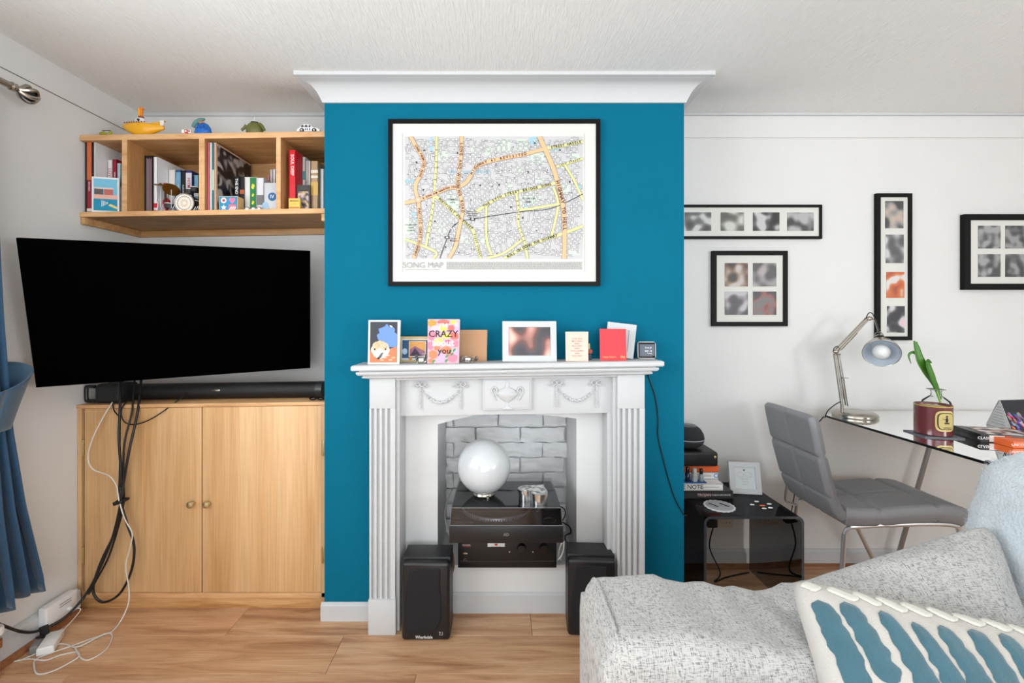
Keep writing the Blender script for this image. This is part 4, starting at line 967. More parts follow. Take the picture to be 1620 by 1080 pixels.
# minor street net
m = MB(); segs = []; S_ = 33
gx = int((1243-156)/S_)+2; gy = int((885-138)/S_)+2
P = {}
for i in range(gx):
    for j in range(gy):
        a = .35*noise.noise(Vector((i*.16, j*.16, 3))); P[i, j] = (150+i*S_+random.uniform(-9, 9)+a*40, 132+j*S_+random.uniform(-9, 9)+.3*a*40)
for (i, j), p in P.items():
    for q_ in ((i+1, j), (i, j+1)):
        if q_ in P and random.random() < .80 and inside(p) and inside(P[q_]): segs.append((p, P[q_]))
    if random.random() < .16 and (i+1, j+1) in P and inside(p) and inside(P[i+1, j+1]): segs.append((p, P[i+1, j+1]))
for a, b in segs: strip(m, [a, b], 5.2, mc['sc'], 4)
for a, b in segs: strip(m, [(a[0]-(b[0]-a[0])*.05, a[1]-(b[1]-a[1])*.05), (b[0]+(b[0]-a[0])*.05, b[1]+(b[1]-a[1])*.05)], 3.4, mc['st'], 5)
for a, b in segs:
    k = random.randint(3, 5)
    for i in range(k):
        f0 = .15+.7*i/k; f1 = f0+.4/k
        strip(m, [(lerp(a[0], b[0], f0), lerp(a[1], b[1], f0)), (lerp(a[0], b[0], f1), lerp(a[1], b[1], f1))], 1.1, mc['bl'], 6)
for k in range(70):
    x_, y_ = random.uniform(170, 1230), random.uniform(150, 875); s_ = random.choice([2.5, 3, 5])
    m.poly([mp(x_-s_, y_-s_, 6), mp(x_+s_, y_-s_, 6), mp(x_+s_, y_+s_, 6), mp(x_-s_, y_+s_, 6)], mc['tx'])
for k in range(210):
    x_, y_ = random.uniform(165, 1215), random.uniform(150, 875); w_ = random.uniform(8, 20)
    strip(m, [(x_, y_), (x_+w_, y_)], 1.0, mc['bl'], 6)
m.build('minor_streets', t, smooth=False, kind='stuff')
orange = {'a': [(190, 138), (225, 200), (272, 290), (255, 370), (228, 420), (222, 470), (238, 527), (245, 600), (252, 700), (245, 780), (212, 884)],
          'b': [(156, 545), (238, 527), (340, 490), (420, 455), (490, 445), (540, 410), (590, 330), (660, 295), (770, 270), (880, 250), (1010, 215)],
          'c': [(503, 138), (500, 250), (485, 370), (480, 445), (500, 520), (510, 590), (500, 645), (480, 740), (465, 810), (425, 884)],
          'd': [(975, 138), (1010, 215), (1060, 330), (1095, 450), (1120, 560), (1130, 700), (1128, 884)]}
yellow = [[(350, 138), (348, 300), (335, 490), (320, 620), (285, 810)], [(340, 500), (420, 570), (500, 645), (570, 710), (590, 780), (620, 884)], [(590, 600), (680, 540), (760, 500), (830, 480), (950, 455), (1090, 420)],
          [(1010, 215), (1120, 195), (1243, 172)], [(1080, 325), (1160, 300), (1243, 275)], [(1130, 310), (1190, 410), (1243, 530)], [(760, 884), (880, 820), (1000, 770), (1110, 735), (1243, 685)],
          [(835, 480), (850, 590), (850, 680), (885, 780), (905, 884)], [(850, 590), (960, 575), (1100, 550)], [(1062, 450), (1090, 560), (1050, 750)], [(655, 540), (655, 760), (685, 860)], [(156, 765), (340, 840), (330, 884)], [(660, 880), (760, 850), (870, 770)]]
m = MB()
big = lambda i: i in (2, 3, 6, 1)
for i, p in enumerate(yellow): strip(m, smooth2(p), 10.5 if big(i) else 8.5, mc['yec'], 7)
for i, p in enumerate(yellow): strip(m, smooth2(p), 9 if big(i) else 7, mc['ye'], 8)
for k, p in orange.items(): strip(m, smooth2(p), 14.5 if k == 'd' else 12, mc['orc'], 9)
for k, p in orange.items(): strip(m, smooth2(p), 13 if k == 'd' else 10.5, mc['or_'], 10)
for r_, c_ in ((20, 'orc'), (18, 'or_'), (10, 'orc'), (8.5, 'st')):
    m.poly([mp(238+r_*math.cos(a), 527+r_*math.sin(a), 11+(20-r_)*.1) for a in [2*math.pi*k/20 for k in range(20)]], mc[c_])
m.build('main_roads', t, smooth=False)
m = MB()
rail = smooth2([(370, 884), (420, 745), (450, 690), (500, 655), (560, 645), (850, 600), (1050, 578), (1243, 490)])
for i in range(len(rail)-1):
    if not (9 <= i < 12) or i % 2: strip(m, rail[i:i+2], 2.2, mc['rl'], 9)
for x_, y_ in ((570, 644), (415, 755)):
    m.poly([mp(x_-15, y_-8, 12), mp(x_+15, y_-8, 12), mp(x_+15, y_+8, 12), mp(x_-15, y_+8, 12)], mc['rl']); m.poly([mp(x_-7, y_-4, 13), mp(x_+7, y_-4, 13), mp(x_+7, y_+4, 13), mp(x_-7, y_+4, 13)], mc['st'])
m.build('railway', t, smooth=False)
m = MB()
def path_text(st, pts, size, t0, t1, flip=False, mt=None):
    pts = smooth2(pts, 10)
    if flip: pts = pts[::-1]
    L = [0]
    for a, b in zip(pts, pts[1:]): L.append(L[-1]+math.hypot(b[0]-a[0], b[1]-a[1]))
    n_ = len(st)
    for i, ch in enumerate(st):
        if ch == ' ': continue
        s_ = L[-1]*(t0+(t1-t0)*(i+.5)/n_)
        for j in range(len(pts)-1):
            if L[j+1] >= s_: break
        f = (s_-L[j])/max(1e-6, L[j+1]-L[j]); x_ = lerp(pts[j][0], pts[j+1][0], f); y_ = lerp(pts[j][1], pts[j+1][1], f)
        dx, dy = pts[j+1][0]-pts[j][0], pts[j+1][1]-pts[j][1]
        m.text(ch, size*U*1.32, frame3(mp(x_, y_, 14), (dx, 0, -dy), (dy, 0, dx)), mt or mc['tx'], .03)
path_text('HIGHWAY TO HELL', orange['d'], 22, .38, .78); path_text('LONG AND WINDING ROAD', orange['c'], 17, .05, .62)
path_text('HIGHWAY 61 REVISITED', orange['b'], 16, .48, .88); path_text('A SONG FOR WHARTON STREET', orange['b'], 12, .12, .38)
path_text('PACIFIC COAST HIGHWAY', orange['a'], 15, .60, .98); path_text('LONG PROMISED ROAD', orange['a'], 13, .08, .35)
path_text('POSITIVELY 4TH STREET', yellow[1], 15, .06, .62); path_text('FIRST STREET', yellow[1], 12, .68, .98)
path_text('THE 59TH STREET BRIDGE SONG', yellow[2], 16, .10, .92); path_text('STREET HASSLE', yellow[3], 16, .15, .95)
path_text('ROLL ON DOWN THE HIGHWAY', yellow[6], 16, .04, .68); path_text('ELECTRIC AVENUE', yellow[0], 10, .1, .9); path_text('LOVE STREET', yellow[4], 10, .1, .9); path_text('DREAM STREET', yellow[7], 10, .1, .9)
def flat_text(st, u, v, size, mt, bold=.01, sx=1): m.text(st, size*U*1.3, frame3(mp(u, v, 14), (1, 0, 0), (0, 0, 1)), mt, bold, sx)
flat_text('ITCHYCOO', 912, 520, 12, mc['tx']); flat_text('PARK', 912, 540, 12, mc['tx'])
flat_text('COMMON', 447, 525, 10, mc['bl']); flat_text('GATE', 447, 543, 10, mc['bl'])
for i, s_ in enumerate(('STRAWBERRY', 'FIELDS', 'FOREVER')): flat_text(s_, 195, 680+i*17, 9, mc['bl'])
for i, s_ in enumerate(('Down in the', 'Tube Station', 'at Midnight')): flat_text(s_, 565, 597+i*13, 10, mc['tx'])
for i, s_ in enumerate(('Station', 'to Station')): flat_text(s_, 458, 763+i*13, 10, mc['tx'])
flat_text('PENNY LANE GARDENS', 555, 357, 20, mat('map_blue_letters', (140, 186, 208), .6), 0, .9)
m.build('street_lettering', t, smooth=False)
m = MB(); flat_text('SONG MAP', 268, 925, 38, cm((158, 156, 155)), .0, 1.0)
m.build('map_title', t, smooth=False)
m = MB(); m.poly([mp(410, 903, 2), mp(1240, 903, 2), mp(1240, 950, 2), mp(410, 950, 2)], cm((196, 194, 190)))
for k in range(9):
    x_ = 412
    while x_ < 1232:
        w_ = random.uniform(4, 16); strip_y = 906.5+k*5
        m.poly([mp(x_, strip_y-1.1, 4), mp(min(x_+w_, 1238), strip_y-1.1, 4), mp(min(x_+w_, 1238), strip_y+1.1, 4), mp(x_, strip_y+1.1, 4)], cm((130, 128, 126))); x_ += w_+random.uniform(2, 5)
x_ = 158
while x_ < 365: m.poly([mp(x_, 949.5, 4), mp(x_+9, 949.5, 4), mp(x_+9, 952, 4), mp(x_, 952, 4)], cm((150, 148, 148))); x_ += 12
m.build('small_print', t, smooth=False, kind='stuff')
# thin grey strips between mount and sheet
MB().box(mp(140, 120).x, mp(144, 120).x, Ym-.0012, Ym, mp(0, 968).z, mp(0, 120).z, cm((190, 188, 184))).box(mp(1252, 120).x, mp(1255, 120).x, Ym-.0012, Ym, mp(0, 968).z, mp(0, 120).z, cm((190, 188, 184))).build('mount_side_strips', t, smooth=False)

# ================================================================== FRAMES ON RIGHT WALL
GREYS = [[(70, 70, 72), (120, 120, 120), (200, 200, 198), (90, 90, 92)], [(110, 112, 104), (160, 160, 152), (90, 90, 88), (200, 200, 196)], [(50, 52, 52), (190, 190, 190), (100, 100, 100), (40, 40, 40)], [(70, 72, 72), (130, 130, 130), (170, 170, 170), (60, 60, 60)]]
def pics(t, Yf, rects, pal):
    for i, (a, b, c_, d) in enumerate(rects):
        mt = blotch('photo_%s_%d' % (pal[0], i), pal[1][i % len(pal[1])], pal[2] if len(pal) > 2 else 20, 0, i+len(pal[0])*2)
        Yp = Yf+.006
        MB().box(X(a, Yp), X(b, Yp), Yp-.0016, Yp-.0004, Z(d, Yp), Z(c_, Yp), mt).build('photograph', t, smooth=False)
t, Yf = frame_obj('photo_frame', 'long horizontal black frame with four grey photographs beside the chimney breast', 1040, 1301, 323.5, 377.5, B, .02, 4.2, 'black photo frames on the right wall')
pics(t, Yf, [(1083, 1125, 336, 365), (1140, 1177, 336, 365), (1191, 1233, 336, 365), (1245, 1287, 336, 365)], ('long', GREYS))
t, Yf = frame_obj('photo_frame', 'square black frame with four brownish photographs below the long frame', 1127, 1246.5, 396.5, 516, B, .02, 7, 'black photo frames on the right wall')
pics(t, Yf, [(1146.5, 1183, 416, 453), (1191, 1228, 416, 453), (1146.5, 1183, 461, 498), (1191, 1228, 461, 498)], ('square', [[(110, 82, 70), (60, 56, 54), (190, 180, 176), (150, 130, 110)], [(120, 116, 118), (160, 152, 154), (80, 76, 76), (170, 160, 150)], [(80, 74, 78), (180, 178, 182), (70, 66, 70), (130, 122, 126)], [(74, 62, 66), (140, 84, 74), (110, 104, 106), (60, 56, 60)]]))
t, Yf = frame_obj('photo_frame', 'tall narrow black frame with four stacked photographs above the desk lamp', 1387.5, 1443.5, 305.5, 538, B, .02, 6, 'black photo frames on the right wall', shear=0)
pics(t, Yf, [(1400, 1429, 318, 361), (1401, 1429.5, 371, 416), (1402, 1430.5, 430, 471), (1403, 1431, 484, 526)], ('tall', [[(90, 88, 88), (150, 148, 146), (190, 170, 160), (70, 70, 70)], [(110, 110, 110), (200, 200, 200), (90, 90, 92), (150, 150, 150)], [(196, 96, 60), (214, 208, 206), (150, 84, 64), (204, 120, 70)], [(90, 88, 92), (200, 198, 200), (60, 58, 62), (226, 190, 196)]]))
t, Yf = frame_obj('photo_frame', 'square black frame with grey photographs cut by the right edge of the photo', 1526.5, 1645, 338.5, 458, B, .026, 9.5, 'black photo frames on the right wall')
pics(t, Yf, [(1547, 1582.5, 357, 393), (1590, 1626, 357, 393), (1547, 1582.5, 402, 438), (1590, 1626, 402, 438)], ('edge', [[(80, 80, 82), (130, 130, 132), (100, 100, 102), (160, 160, 160)], [(70, 70, 72), (150, 150, 150), (96, 96, 98), (120, 120, 120)]], 30))
# ================================================================== MANTEL ITEMS
def card(name, label, px0, px1, ptop, Y, col, lean=4, thick=.002, fold=True, cat='card', yaw=0, backcol=None, group='greetings cards on the mantelpiece'):
    """standing folded card; returns (thing, width, height): front face is local y=0, x 0..w"""
    xa, xb = X(px0, Y), X(px1, Y); xm = (xa+xb)/2; z0 = MZ(xm)+.0005; h = (Z(ptop, Y)-z0); w_ = xb-xa
    t = thing(name, label, cat, (xm, Y, z0), group, (0, 0, R(yaw)))
    m = MB().box(-w_/2, w_/2, 0, thick, 0, h, cm(col), .0004, M=Matrix.Rotation(R(-lean), 4, 'X'))
    m.build('front_leaf', t, local=True, smooth=False)
    if fold:
        Mb = Matrix.Translation((w_/2, thick, 0)) @ Matrix.Rotation(R(-12), 4, 'Z') @ Matrix.Rotation(R(-lean), 4, 'X')
        MB().box(-w_*.97, 0, .002, .0035, 0, h*.995, cm(backcol or (228, 226, 222)), M=Mb).build('back_leaf', t, local=True, smooth=False)
    ML = Matrix.Rotation(R(-lean), 4, 'X')
    def P(u, v, l=1): return ML @ Vector((-w_/2+u*w_, -.0004*l, v*h))
    return t, w_, h, P
def blob(m, P, cu, cv, ru, rv, c, l=1, n=16, jag=0, seed=0, rot=0):
    pts = []
    for k in range(n):
        a = 2*math.pi*k/n; r_ = 1+jag*(random.random()-.5)
        x_, y_ = ru*r_*math.cos(a), rv*r_*math.sin(a)
        pts.append(P(cu+x_*math.cos(rot)-y_*math.sin(rot), cv+x_*math.sin(rot)+y_*math.cos(rot), l))
    m.poly(pts, cm(c) if isinstance(c, tuple) else c)
def ptext(m, P, st, u, v, size, c, bold=.01, sx=1, l=6, rot=0, sp=1.0):
    o_ = P(u, v, l); dx = (P(u+.1, v, l)-o_); dz = (P(u, v+.1, l)-o_)
    fx = dx.normalized()*math.cos(rot)+dz.normalized()*math.sin(rot); fz = -dx.normalized()*math.sin(rot)+dz.normalized()*math.cos(rot)
    m.text(st, size, frame3(o_, fx, fz), cm(c), bold, sx, sp)
random.seed(21)
# hedgehog card
t, w_, h, P = card('greetings_card', 'white bordered card with a painted hedgehog at left end of the mantelpiece', 582, 631.5, 506, 1.835, (238, 238, 238), yaw=2)
m = MB()
m.poly([P(.06, .04), P(.93, .04), P(.93, .96), P(.06, .96)], cm((52, 54, 62)))
# hand of blue paint: rounded spikes
cu, cv = .60, .64
pts = []
for k in range(48):
    a = 2*math.pi*k/48; r_ = 1+(.10*math.sin(8*a+1)+.06*math.sin(13*a)); pts.append(P(min(.92, cu+.30*r_*math.cos(a)), cv+.24*r_*math.sin(a), 2))
m.poly(pts, cm((104, 142, 204)))
m.poly([P(.45, .40, 2.4), P(.92, .38, 2.4), P(.92, .64, 2.4), P(.62, .62, 2.4)], cm((104, 142, 204)))
blob(m, P, .72, .86, .05, .016, (236, 236, 236), 3, rot=-.3)
m.poly([P(.06, .04, 3), P(.93, .04, 3), P(.93, .40, 3), P(.74, .36, 3), P(.5, .25, 3), P(.2, .26, 3), P(.06, .33, 3)], cm((216, 122, 82)))
for k in range(5): blob(m, P, .45+.09*k, .10+.05*(k % 3), .07, .018, (236, 176, 140), 4)
blob(m, P, .40, .33, .29, .19, (206, 206, 200), 5, 30, .10); blob(m, P, .38, .40, .24, .13, (206, 186, 150), 6, 26, .14)
blob(m, P, .38, .24, .15, .12, (226, 226, 222), 7, 18, .05); blob(m, P, .22, .34, .025, .02, (30, 30, 36), 8); blob(m, P, .56, .34, .025, .02, (30, 30, 36), 8)
m.poly([P(.30, .14, 8), P(.42, .14, 8), P(.50, .27, 8), P(.44, .26, 8)], cm((86, 86, 90))); blob(m, P, .34, .135, .05, .02, (40, 40, 44), 9)
for k in range(60):
    a = random.uniform(0, 2*math.pi); r_ = math.sqrt(random.random()); u_, v_ = .39+.22*r_*math.cos(a), .41+.11*r_*math.sin(a)
    m.poly([P(u_, v_, 7), P(u_+.012, v_, 7), P(u_+.02+.02*math.cos(a), v_+.035, 7)], cm(random.choice([(150, 110, 70), (230, 220, 200), (190, 150, 100)])))
m.build('painted_picture', t, local=True, smooth=False)
# framed small pictures
t, w_, h, P = card('picture_board', 'tan framed landscape print with small scenes behind the glass tealight', 632, 690, 532, 1.905, (204, 176, 120), lean=5, fold=False, thick=.006, cat='picture', group=None)
m = MB(); m.poly([P(.05, .08), P(.95, .08), P(.95, .90), P(.05, .90)], cm((212, 214, 214))); m.poly([P(.07, .12, 2), P(.93, .12, 2), P(.93, .86, 2), P(.07, .86, 2)], cm((34, 78, 118)))
m.poly([P(.25, .2, 3), P(.72, .2, 3), P(.72, .82, 3), P(.25, .82, 3)], cm((224, 190, 150))); m.poly([P(.28, .24, 4), P(.69, .24, 4), P(.69, .79, 4), P(.28, .79, 4)], cm((222, 158, 84)))
m.poly([P(.28, .24, 5), P(.69, .24, 5), P(.69, .42, 5), P(.42, .62, 5), P(.28, .5, 5)], cm((150, 96, 120))); m.poly([P(.28, .24, 6), P(.6, .24, 6), P(.42, .55, 6)], cm((56, 36, 66)))
blob(m, P, .14, .42, .07, .12, (170, 196, 216), 5); m.poly([P(.05, .08, 5), P(.95, .08, 5), P(.95, .16, 5), P(.05, .16, 5)], cm((196, 206, 206))); blob(m, P, .3, .14, .05, .06, (200, 130, 50), 7)
m.build('printed_picture', t, local=True, smooth=False)
# glass tealight holder
def on_mantel(px, Y): x_ = X(px, Y); return Vector((x_, Y, MZ(x_)+.0006))
c = on_mantel(666.5, 1.845)
t = thing('tealight_holder', 'faceted glass tealight cup between hedgehog card and CRAZY card', 'candle holder', c)
MB().lathe([(.020, 0), (.022, .004), (.0265, .030), (.028, .040), (.025, .040), (.019, .010), (.0005, .009)], c, glassy('cut_glass', (.94, .96, .97), .03, 1.28), 12, cap=False).build('glass_cup', t, angle=.2)
MB().lathe([(.0175, 0), (.0175, .012), (.016, .0125)], c+Vector((0, 0, .010)), SILVER, 18).lathe([(.0155, 0), (.0155, .010)], c+Vector((0, 0, .011)), PAPER, 18).build('tealight', t)
# CRAZY card
t, w_, h, P = card('greetings_card', 'colourful card reading I\'M CRAZY about you on the mantelpiece', 676, 726, 504.5, 1.835, (232, 200, 190), yaw=-1)
m = MB(); pal = [(232, 150, 60), (226, 84, 120), (232, 130, 150), (220, 190, 230), (250, 200, 90), (230, 130, 90), (240, 110, 100), (250, 220, 200), (214, 170, 226), (236, 220, 90)]
m.poly([P(0, 0), P(1, 0), P(1, 1), P(0, 1)], cm((212, 172, 186)))
spots = [(.12, .9, .14, .09), (.25, .78, .16, .08), (.5, .93, .2, .06), (.82, .93, .1, .05), (.92, .87, .07, .05), (.75, .8, .11, .07), (.5, .8, .12, .08), (.1, .62, .12, .1), (.86, .62, .15, .09), (.6, .62, .14, .06), (.08, .4, .1, .1), (.18, .2, .14, .1), (.35, .5, .14, .07), (.88, .45, .11, .09), (.6, .3, .16, .09), (.45, .12, .12, .1), (.8, .14, .17, .11), (.3, .35, .1, .06), (.94, .25, .08, .07), (.65, .48, .12, .05), (.12, .06, .1, .05), (.92, .75, .08, .06)]
for i, (u_, v_, a, b) in enumerate(spots):
    blob(m, P, min(max(u_, a), 1-a), min(max(v_, b), 1-b), a, b, pal[(i*3+i//4) % 10], 2+i*.12, 14, .25)
for u_, v_ in ((.72, .27), (.85, .3), (.2, .05), (.6, .06), (.78, .21), (.62, .17)): blob(m, P, u_, v_, .055, .026, (60, 150, 80), 5, 8, .3, rot=.6)
m.build('painted_blobs', t, local=True, smooth=False)
m = MB(); ptext(m, P, "I'M", .5, .845, .026, (244, 242, 240), .02, 1.1, 7); ptext(m, P, 'CRAZY', .5, .66, .038, (30, 26, 34), .012, .98, 7); ptext(m, P, 'about', .5, .46, .038, (246, 244, 242), .022, 1.0, 7); ptext(m, P, 'you', .54, .28, .036, (26, 22, 30), .014, 1.0, 7)
m.build('lettering', t, local=True, smooth=False)
# kraft card
t, w_, h, P = card('kraft_card', 'plain brown kraft card standing right of the CRAZY card', 724, 770, 521.5, 1.90, (182, 136, 98), lean=5, fold=True, backcol=(196, 160, 126), group=None)
c = on_mantel(742, 1.84)
t = thing('glass_dish', 'low clear glass dish in front of the brown kraft card', 'dish', c)
MB().lathe([(.014, 0), (.024, .003), (.036, .012), (.0375, .026), (.035, .026), (.033, .014), (.012, .005), (.0005, .005)], c, glassy('cut_glass', (.94, .96, .97), .03, 1.28), 20, cap=False).build('glass_bowl', t, angle=.3)
MB().lathe([(.018, 0), (.018, .014), (.016, .015)], c+Vector((-.004, 0, .0065)), SILVER, 18).build('tealight', t)
# white photo frame
def white_frame(name, label, px0, px1, ptop, Y, border, lean, yaw, cat='photo frame', border_top=None):
    xa, xb = X(px0, Y), X(px1, Y); xm = (xa+xb)/2; z0 = MZ(xm)+.001; h = Z(ptop, Y)-z0; w_ = xb-xa; b = border*Y/F
    t = thing(name, label, cat, (xm, Y, z0), None, (0, 0, R(yaw))); ML = Matrix.Rotation(R(-lean), 4, 'X'); m = MB()
    O = [(-w_/2, 0), (w_/2, 0), (w_/2, h), (-w_/2, h)]; I = [(-w_/2+b, b), (w_/2-b, b), (w_/2-b, h-b), (-w_/2+b, h-b)]
    for i in range(4): j = (i+1) % 4; m.prism([O[i], O[j], I[j], I[i]], 0, .014, 'y', WHITE, ML)
    m.build('frame', t, local=True, smooth=False)
    return t, w_, h, b, ML
t, w_, h, b, ML = white_frame('photo_frame', 'white landscape photo frame in the middle of the mantelpiece', 795, 881, 507.5, 1.85, 9.5, 6, 1)
MB().box(-w_/2+b*.9, w_/2-b*.9, .006, .010, b*.9, h-b*.9, blotch('blurred_people', [(60, 54, 60), (70, 66, 72), (190, 130, 120), (216, 190, 176), (110, 70, 62)], 13, 0, 9), M=ML).build('photograph', t, local=True, smooth=False)
MB().tube([(0, .034, h*.6), (0, .068, .006)], .006, BLACKM, 6, 1).build('easel_stand', t, local=True)
# pink card
t, w_, h, P = card('greetings_card', 'pale pink card with small spaced capitals reading LOVE YOU MILLIONS', 895, 931, 524.5, 1.84, (238, 200, 184), yaw=1)
m = MB()
for i, s_ in enumerate(('LOVE YOU', 'MILLIONS', 'AND', 'BILLIONS', 'AND', 'THOUSANDS', 'AND', 'ZILLIONS')): ptext(m, P, s_, .5, .76-.083*i, .0072, (110, 84, 78), .004, 1.0, 3, 0, 1.35)
m.build('lettering', t, local=True, smooth=False)
# little figure-like stack behind
c = on_mantel(933.5, 1.89)
t = thing('ceramic_ornament', 'tiny multicoloured stacked ornament peeking out behind the pink card', 'ornament', c)
MB().box(c.x-.008, c.x+.007, c.y, c.y+.012, c.z, c.z+.022, cm((70, 80, 110)), .002).build('base', t)
MB().ball(c+Vector((.001, .006, .034)), .011, cm((206, 106, 84)), 12, 8).build('middle', t)
MB().box(c.x-.010, c.x+.001, c.y+.002, c.y+.010, c.z+.044, c.z+.068, cm((222, 206, 150)), .002).build('top', t)
# red card
t, w_, h, P = card('greetings_card', 'red card with gold Happy Father\'s Day lettering near right end of mantelpiece', 949.5, 991, 520, 1.84, (226, 52, 62), yaw=-2)
m = MB(); ptext(m, P, "Happy Father's", .36, .115, .0105, (224, 180, 110), .008, .85, 3); ptext(m, P, 'Day', .86, .12, .0135, (240, 200, 110), .012, .85, 3); m.build('lettering', t, local=True, smooth=False)
# white tilted frame behind red card
xa, xb = X(962, 1.885), X(1012, 1.885)
Yq = 1.885; pts = [W(970, 570.2, Yq), W(1005.5, 570.2, Yq), W(1015, 514, Yq), W(962, 514, Yq)]
z0 = MZ(pts[0].x)+.0008
for p in pts[:2]: p.z = MZ(p.x)+.0008
t = thing('photo_frame', 'white portrait frame leaning askew behind the red card', 'photo frame', (pts[0]+pts[1])/2)
ww = .110; hh_ = Z(514, Yq)-z0
pm = [Vector((p.x, p.y+(.03 if i > 1 else 0)*0, p.z)) for i, p in enumerate(pts)]
# a rectangular frame turned about the vertical and leaning back
Mf = Matrix.Translation((X(1001, Yq), Yq-.005, MZ(X(1001, Yq))+.001)) @ Matrix.Rotation(R(7), 4, 'Y') @ Matrix.Rotation(R(-10), 4, 'Z') @ Matrix.Rotation(R(-7), 4, 'X')
m = MB(); ww = .118; bb = .026
O = [(-ww, 0), (0, 0), (0, hh_), (-ww, hh_)]; I = [(-ww+bb, bb), (-bb, bb), (-bb, hh_-bb), (-ww+bb, hh_-bb)]
for i in range(4): j = (i+1) % 4; m.prism([O[i], O[j], I[j], I[i]], 0, .010, 'y', WHITE, Mf)
zmin = min(q_.z for q_ in m.v)-MZ(t.location.x)-.001
ymax = max(q_.y for q_ in m.v); dy = min(0, D-.004-ymax)
m.xf(Matrix.Translation((0, dy, -zmin))); m.build('frame', t, smooth=False)
m = MB().box(-ww+bb, -bb, .004, .007, bb, hh_-bb, cm((190, 194, 196)), M=Mf); m.xf(Matrix.Translation((0, dy, -zmin))); m.build('picture', t, smooth=False)
# smart clock
c = on_mantel(1024, 1.885); wc, hc = .076, .074
t = thing('smart_clock', 'small black smart clock with white rim at right end of the mantelpiece', 'clock', c, rot=(0, 0, R(-8)))
ML = Matrix.Rotation(R(-8), 4, 'X')
MB().box(-wc/2, wc/2, .0, .035, 0.001, hc, WPL, .012, M=ML, seg=4).build('case', t, local=True)
MB().box(-wc/2+.004, wc/2-.005, -.0015, .004, .005, hc-.005, GB, .0020, M=ML, seg=2).build('bezel', t, local=True)
MB().box(-wc/2+.009, wc/2-.009, -.0035, -.002, .014, hc-.013, mat('clock_screen', (70, 78, 92), .3, emit=(70, 78, 92), estr=.35), M=ML).build('screen', t, local=True, smooth=False)
m = MB()
PL = lambda u, v, l=1: ML @ Vector((-wc/2+u*wc, -.0036-.0003*l, v*hc))
for i, s_ in enumerate(('7:10 27', '8:01 12')): m.text(s_, .0090, frame3(PL(.56, .62-.18*i), (1, 0, 0), ML.to_3x3() @ Vector((0, 0, 1))), PAPER, .02)
m.text('Tuesday', .006, frame3(PL(.62, .32), (1, 0, 0), ML.to_3x3() @ Vector((0, 0, 1))), PAPER, .01)
m.build('digits', t, local=True, smooth=False)
Yk = D-.004
cable('thin_cable', [W(1024, 586, 1.93), W(1026, 596, Yk), W(1036, 625, Yk), W(1041, 660, Yk), W(1041, 690, Yk), W(1050, 730, Yk), W(1058, 760, Yk), W(1068, 790, Yk), W(1082, 814, Yk-.004), Vector((CR+.01, D, Z(816, D))), Vector((CR+.02, D+.1, .32))], .0024, CB, 'thin black clock cable running down the teal wall right of the fireplace')

# ================================================================== INSIDE FIREPLACE: amplifier, turntable, globe lamp, tin
az0 = rz0
amp_ = thing('amplifier', 'black stereo amplifier with two knobs in the fireplace recess', 'amplifier', (X(803, 1.975), 2.1, az0))
ax0, ax1, ay0, ay1, az1 = X(724.5, 1.96), X(880.5, 1.96), 1.96, 2.26, az0+.148
AF = mat('amp_front', (24, 24, 26), .35)
MB().box(ax0, ax1, ay0+.01, ay1, az0+.010, az1, BLACKM, .002).build('case', amp_)
MB().box(ax0, ax1, ay0, ay0+.01, az0+.008, az1, AF, .002).box(ax0+.01, ax1-.01, ay0-.002, ay0, az0+.036, az0+.038, cm((60, 60, 62))).build('front_panel', amp_)
for px in (825, 860):
    kc = W(px, 866, ay0)
    m = MB().lathe([(.020, 0), (.019, .016), (.017, .018)], (0, 0, 0), mat('knob_black', (14, 14, 15), .18), 28, M=Matrix.Translation((kc.x, ay0, kc.z)) @ Matrix.Rotation(R(90), 4, 'X'))
    m.build('knob', amp_)
for px in (736, 880.5-24, 806, 843): 
    kc = W(px, 872 if px != 736 else 874, ay0); MB().lathe([(.0035, 0), (.0035, .004)], (0, 0, 0), NICKEL, 12, M=Matrix.Translation((kc.x, ay0, kc.z)) @ Matrix.Rotation(R(90), 4, 'X')).build('small_button', amp_)
kc = W(736, 885.5, ay0); MB().tube([kc+Vector((.006*math.cos(a), -.0005, .006*math.sin(a))) for a in [k*math.pi/5 for k in range(10)]], .0012, NICKEL, 6, 2, closed=True).build('headphone_socket', amp_)
kc = W(736, 875, ay0); MB().box(kc.x-.011, kc.x+.011, ay0-.004, ay0, kc.z-.0025, kc.z+.0025, NICKEL, .0008).build('power_button', amp_)
kc = W(785, 862, ay0); m = MB().box(kc.x-.037, kc.x+.037, ay0-.0008, ay0, kc.z-.007, kc.z+.008, PAPER); m.poly([(kc.x-.008, ay0-.0012, kc.z+.007), (kc.x+.008, ay0-.0012, kc.z+.007), (kc.x+.003, ay0-.0012, kc.z-.002), (kc.x-.004, ay0-.0012, kc.z-.002)], cm((200, 30, 40))).text('HI-FI CHOICE', .007, frame3((kc.x, ay0-.0012, kc.z-.004), (1, 0, 0), (0, 0, 1)), cm((60, 60, 60)), 0); m.build('sticker', amp_, smooth=False)
kc = W(738, 862, ay0); m = MB().text('PIONEER', .009, frame3((kc.x, ay0-.0006, kc.z), (1, 0, 0), (0, 0, 1)), cm((190, 180, 180)), .01).box(kc.x-.018, kc.x+.018, ay0-.0008, ay0, kc.z-.0065, kc.z-.005, cm((190, 40, 50))); m.build('logo', amp_, smooth=False)
for dx in (.04, .38):
    MB().lathe([(.016, 0), (.016, .010)], (ax0+dx, ay0+.04, az0), BLACK, 16).build('foot', amp_)
